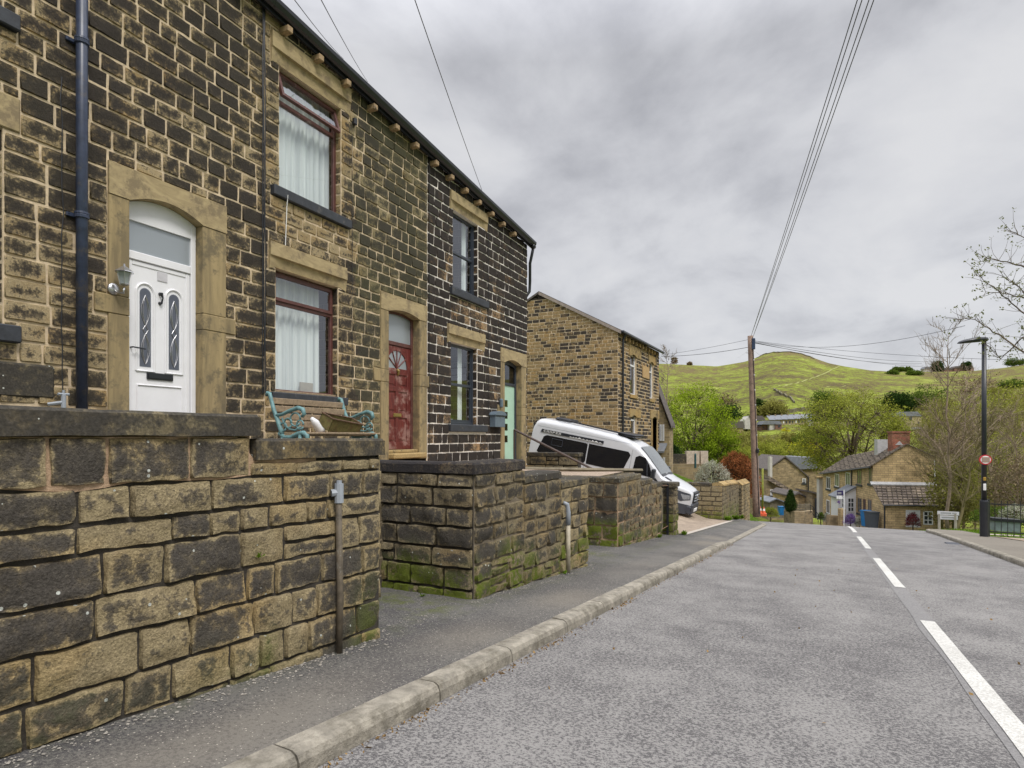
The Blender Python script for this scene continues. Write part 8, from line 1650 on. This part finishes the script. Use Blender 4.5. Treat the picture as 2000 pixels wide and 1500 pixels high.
weed(26.3, 3.2, pv(26.3), 0.22, 'yellow-green weeds halfway along the far pavement wall', 3, 120); weed(28.3, 3.2, pv(28.3), 0.2, 'weeds under the wall gap near the pole', 4, 90)
f1 = Frame(1610, yw - 0.02); weed(f1.u(502), yw - 0.03, f1.z(502, 1090), 0.05, 'tiny fern growing from a joint of the nearest wall', 5, 14); weed(f2.u(1101) , y2 - 0.07, pv(f2.u(1101)), 0.06, 'small green weed at the base of the cream pipe', 6, 30)
weed(14.2, 3.40, pv(14.2), 0.09, 'weeds along the mossy foot of the stepped wall', 7, 50); weed(4.95, 3.5, pv(4.95), 0.05, 'small green weed in the corner before the dark mossy wall', 8, 20)
# loose grit along the wall foot and litter along the kerb
rn = random.Random(12); m_ = MB()
def pebble(x, y, z, s):
    vs = [m_.vert((x + dx * s * rn.uniform(.6, 1.2), y + dy * s * rn.uniform(.6, 1.2), z + dz * s * 0.6), (rn.random(), 1, 0, 0)) for dx, dy, dz in ((1, 0, 0.3), (0, 1, 0.3), (-1, 0, 0.3), (0, -1, 0.3), (0, 0, 1))]
    for a, b in ((0, 1), (1, 2), (2, 3), (3, 0)): m_.face((vs[a], vs[b], vs[4]))
for k in range(1500):
    s = rn.choice((rn.uniform(0.8, 4.4), rn.uniform(1.2, 3.7), rn.uniform(5, 8.8), rn.uniform(5, 14))); yb_ = yw if s < 3.6 else (y2 if s < 8.5 else y3); y = yb_ - 0.02 - abs(rn.gauss(0, 0.09)); pebble(s, y, pv(s), rn.choice((0.003, 0.004, 0.006, 0.011)))
for k in range(500): s = rn.uniform(0.5, 8); pebble(s, rn.uniform(2.1, 2.85), pv(s), rn.uniform(0.002, 0.005))
m_.build('grit', plain('pale_loose_grit', (0.26, 0.24, 0.21), 0.9, var=0.5, scale=30), fix=False); tag(bpy.data.objects['grit'], 'pale loose grit scattered along the foot of the walls', 'grit', kind='stuff')
m_ = MB()
for k in range(900):
    s = rn.uniform(0.6, 15) if rn.random() < 0.6 else rn.choice((3.6, 4.4, 2.6, 1.8, 6.4)) + rn.gauss(0, 0.18); y = KB - 0.015 - abs(rn.gauss(0, 0.035)); leaves(m_, Vector((s, y, zr(s) + 0.006)), 1, 0.004, 0.012 if rn.random() < 0.9 else 0.028, rn, rn.random())
for k in range(60): s = rn.uniform(1, 14); leaves(m_, Vector((s, rn.uniform(-2.5, 1.8), zr(s) + 0.008)), 1, 0.002, 0.025, rn, 0.8)
m_.build('leaf_litter', M['lf_litter'], fix=False); tag(bpy.data.objects['leaf_litter'], 'dry leaf litter and twigs lying along the gutter of the kerb', 'leaf litter', kind='stuff')
# grass blades on the verge
m_ = MB()
for k in range(9000):
    x = rn.uniform(24.5, 44); y = rn.uniform(-13.5, -4.9); 
    if 25.5 < x < 26.7: continue
    z = zr(x) + 0.10; a = rn.uniform(0, 6.28); h = rn.uniform(0.04, 0.13); w_ = 0.014; t = rn.random(); dx, dy = math.cos(a) * w_, math.sin(a) * w_
    m_.face([m_.vert((x - dx, y - dy, z), (t, 1, 0, 0)), m_.vert((x + dx, y + dy, z), (t, 1, 0, 0)), m_.vert((x + rn.gauss(0, .03), y + rn.gauss(0, .03), z + h), (t, 1, 0, 0))])
m_.build('grass_blades', M['lf_grass'], fix=False); tag(bpy.data.objects['grass_blades'], 'bright green grass blades on the verge behind the railings', 'grass', kind='stuff')

# ------------------------------------------------------------------ lines on the far hill: path, field walls
def drape(name, lab, pts, w, h, mat, kind=None, cat=None):
    m_ = MB(); fine = []
    for (a, b), (c, d) in zip(pts, pts[1:]):
        for t in range(8): fine.append((a + (c - a) * t / 8, b + (d - b) * t / 8))
    fine.append(pts[-1]); P3 = []
    for x, y in fine: Zq = gZ(x, y); p = at(x, y, Zq); P3.append(Vector((p.x, p.y, G(p.x, p.y))))
    rr = []
    for i, p in enumerate(P3):
        d = (P3[min(i + 1, len(P3) - 1)] - P3[max(0, i - 1)]); d.z = 0; d.normalize(); n = Vector((-d.y, d.x, 0)) * w / 2
        rr.append([m_.vert(p - n - Vector((0, 0, 0.6))), m_.vert(p - n + Vector((0, 0, h))), m_.vert(p + n + Vector((0, 0, h))), m_.vert(p + n - Vector((0, 0, 0.6)))])
    for i in range(len(P3) - 1):
        for k in range(3): m_.face((rr[i][k], rr[i+1][k], rr[i+1][k+1], rr[i][k+1]))
    o = m_.build(name, mat); return tag(o, lab, cat, kind=kind)
pm = plain('trodden_pale_grass', (0.26, 0.27, 0.08), 0.95, var=0.2, scale=0.2)
drape('path', None, [(1525, 757), (1560, 748), (1600, 735), (1640, 716)], 2.2, 0.25, pm, kind='structure')
drape('path', None, [(1490, 757), (1530, 754), (1600, 757), (1650, 756)], 3.0, 0.25, pm, kind='structure')
dk = plain('dark_field_wall_stone', (0.13, 0.115, 0.07), 0.95, var=0.3, scale=0.3)
drape('field_wall', 'dark dry-stone wall running above the far terrace roofs', [(1500, 812), (1540, 808), (1600, 801)], 1.2, 2.6, dk, cat='wall')
drape('field_wall', 'dark broken wall line slanting down the hill above the terrace', [(1512, 763), (1525, 771), (1545, 780), (1552, 790)], 1.2, 1.6, dk, cat='wall')
drape('field_wall', 'low wall following the skyline of the craggy summit', [(1478, 700), (1492, 693), (1512, 689), (1545, 688), (1570, 694), (1590, 701)], 2.0, 1.0, dk, cat='wall')
drape('field_wall', 'reddish bank across the right slope behind the lamp post', [(1880, 765), (1930, 772), (1985, 782)], 2.0, 1.4, plain('bracken_bank', (0.16, 0.085, 0.04), 0.95), cat='wall')
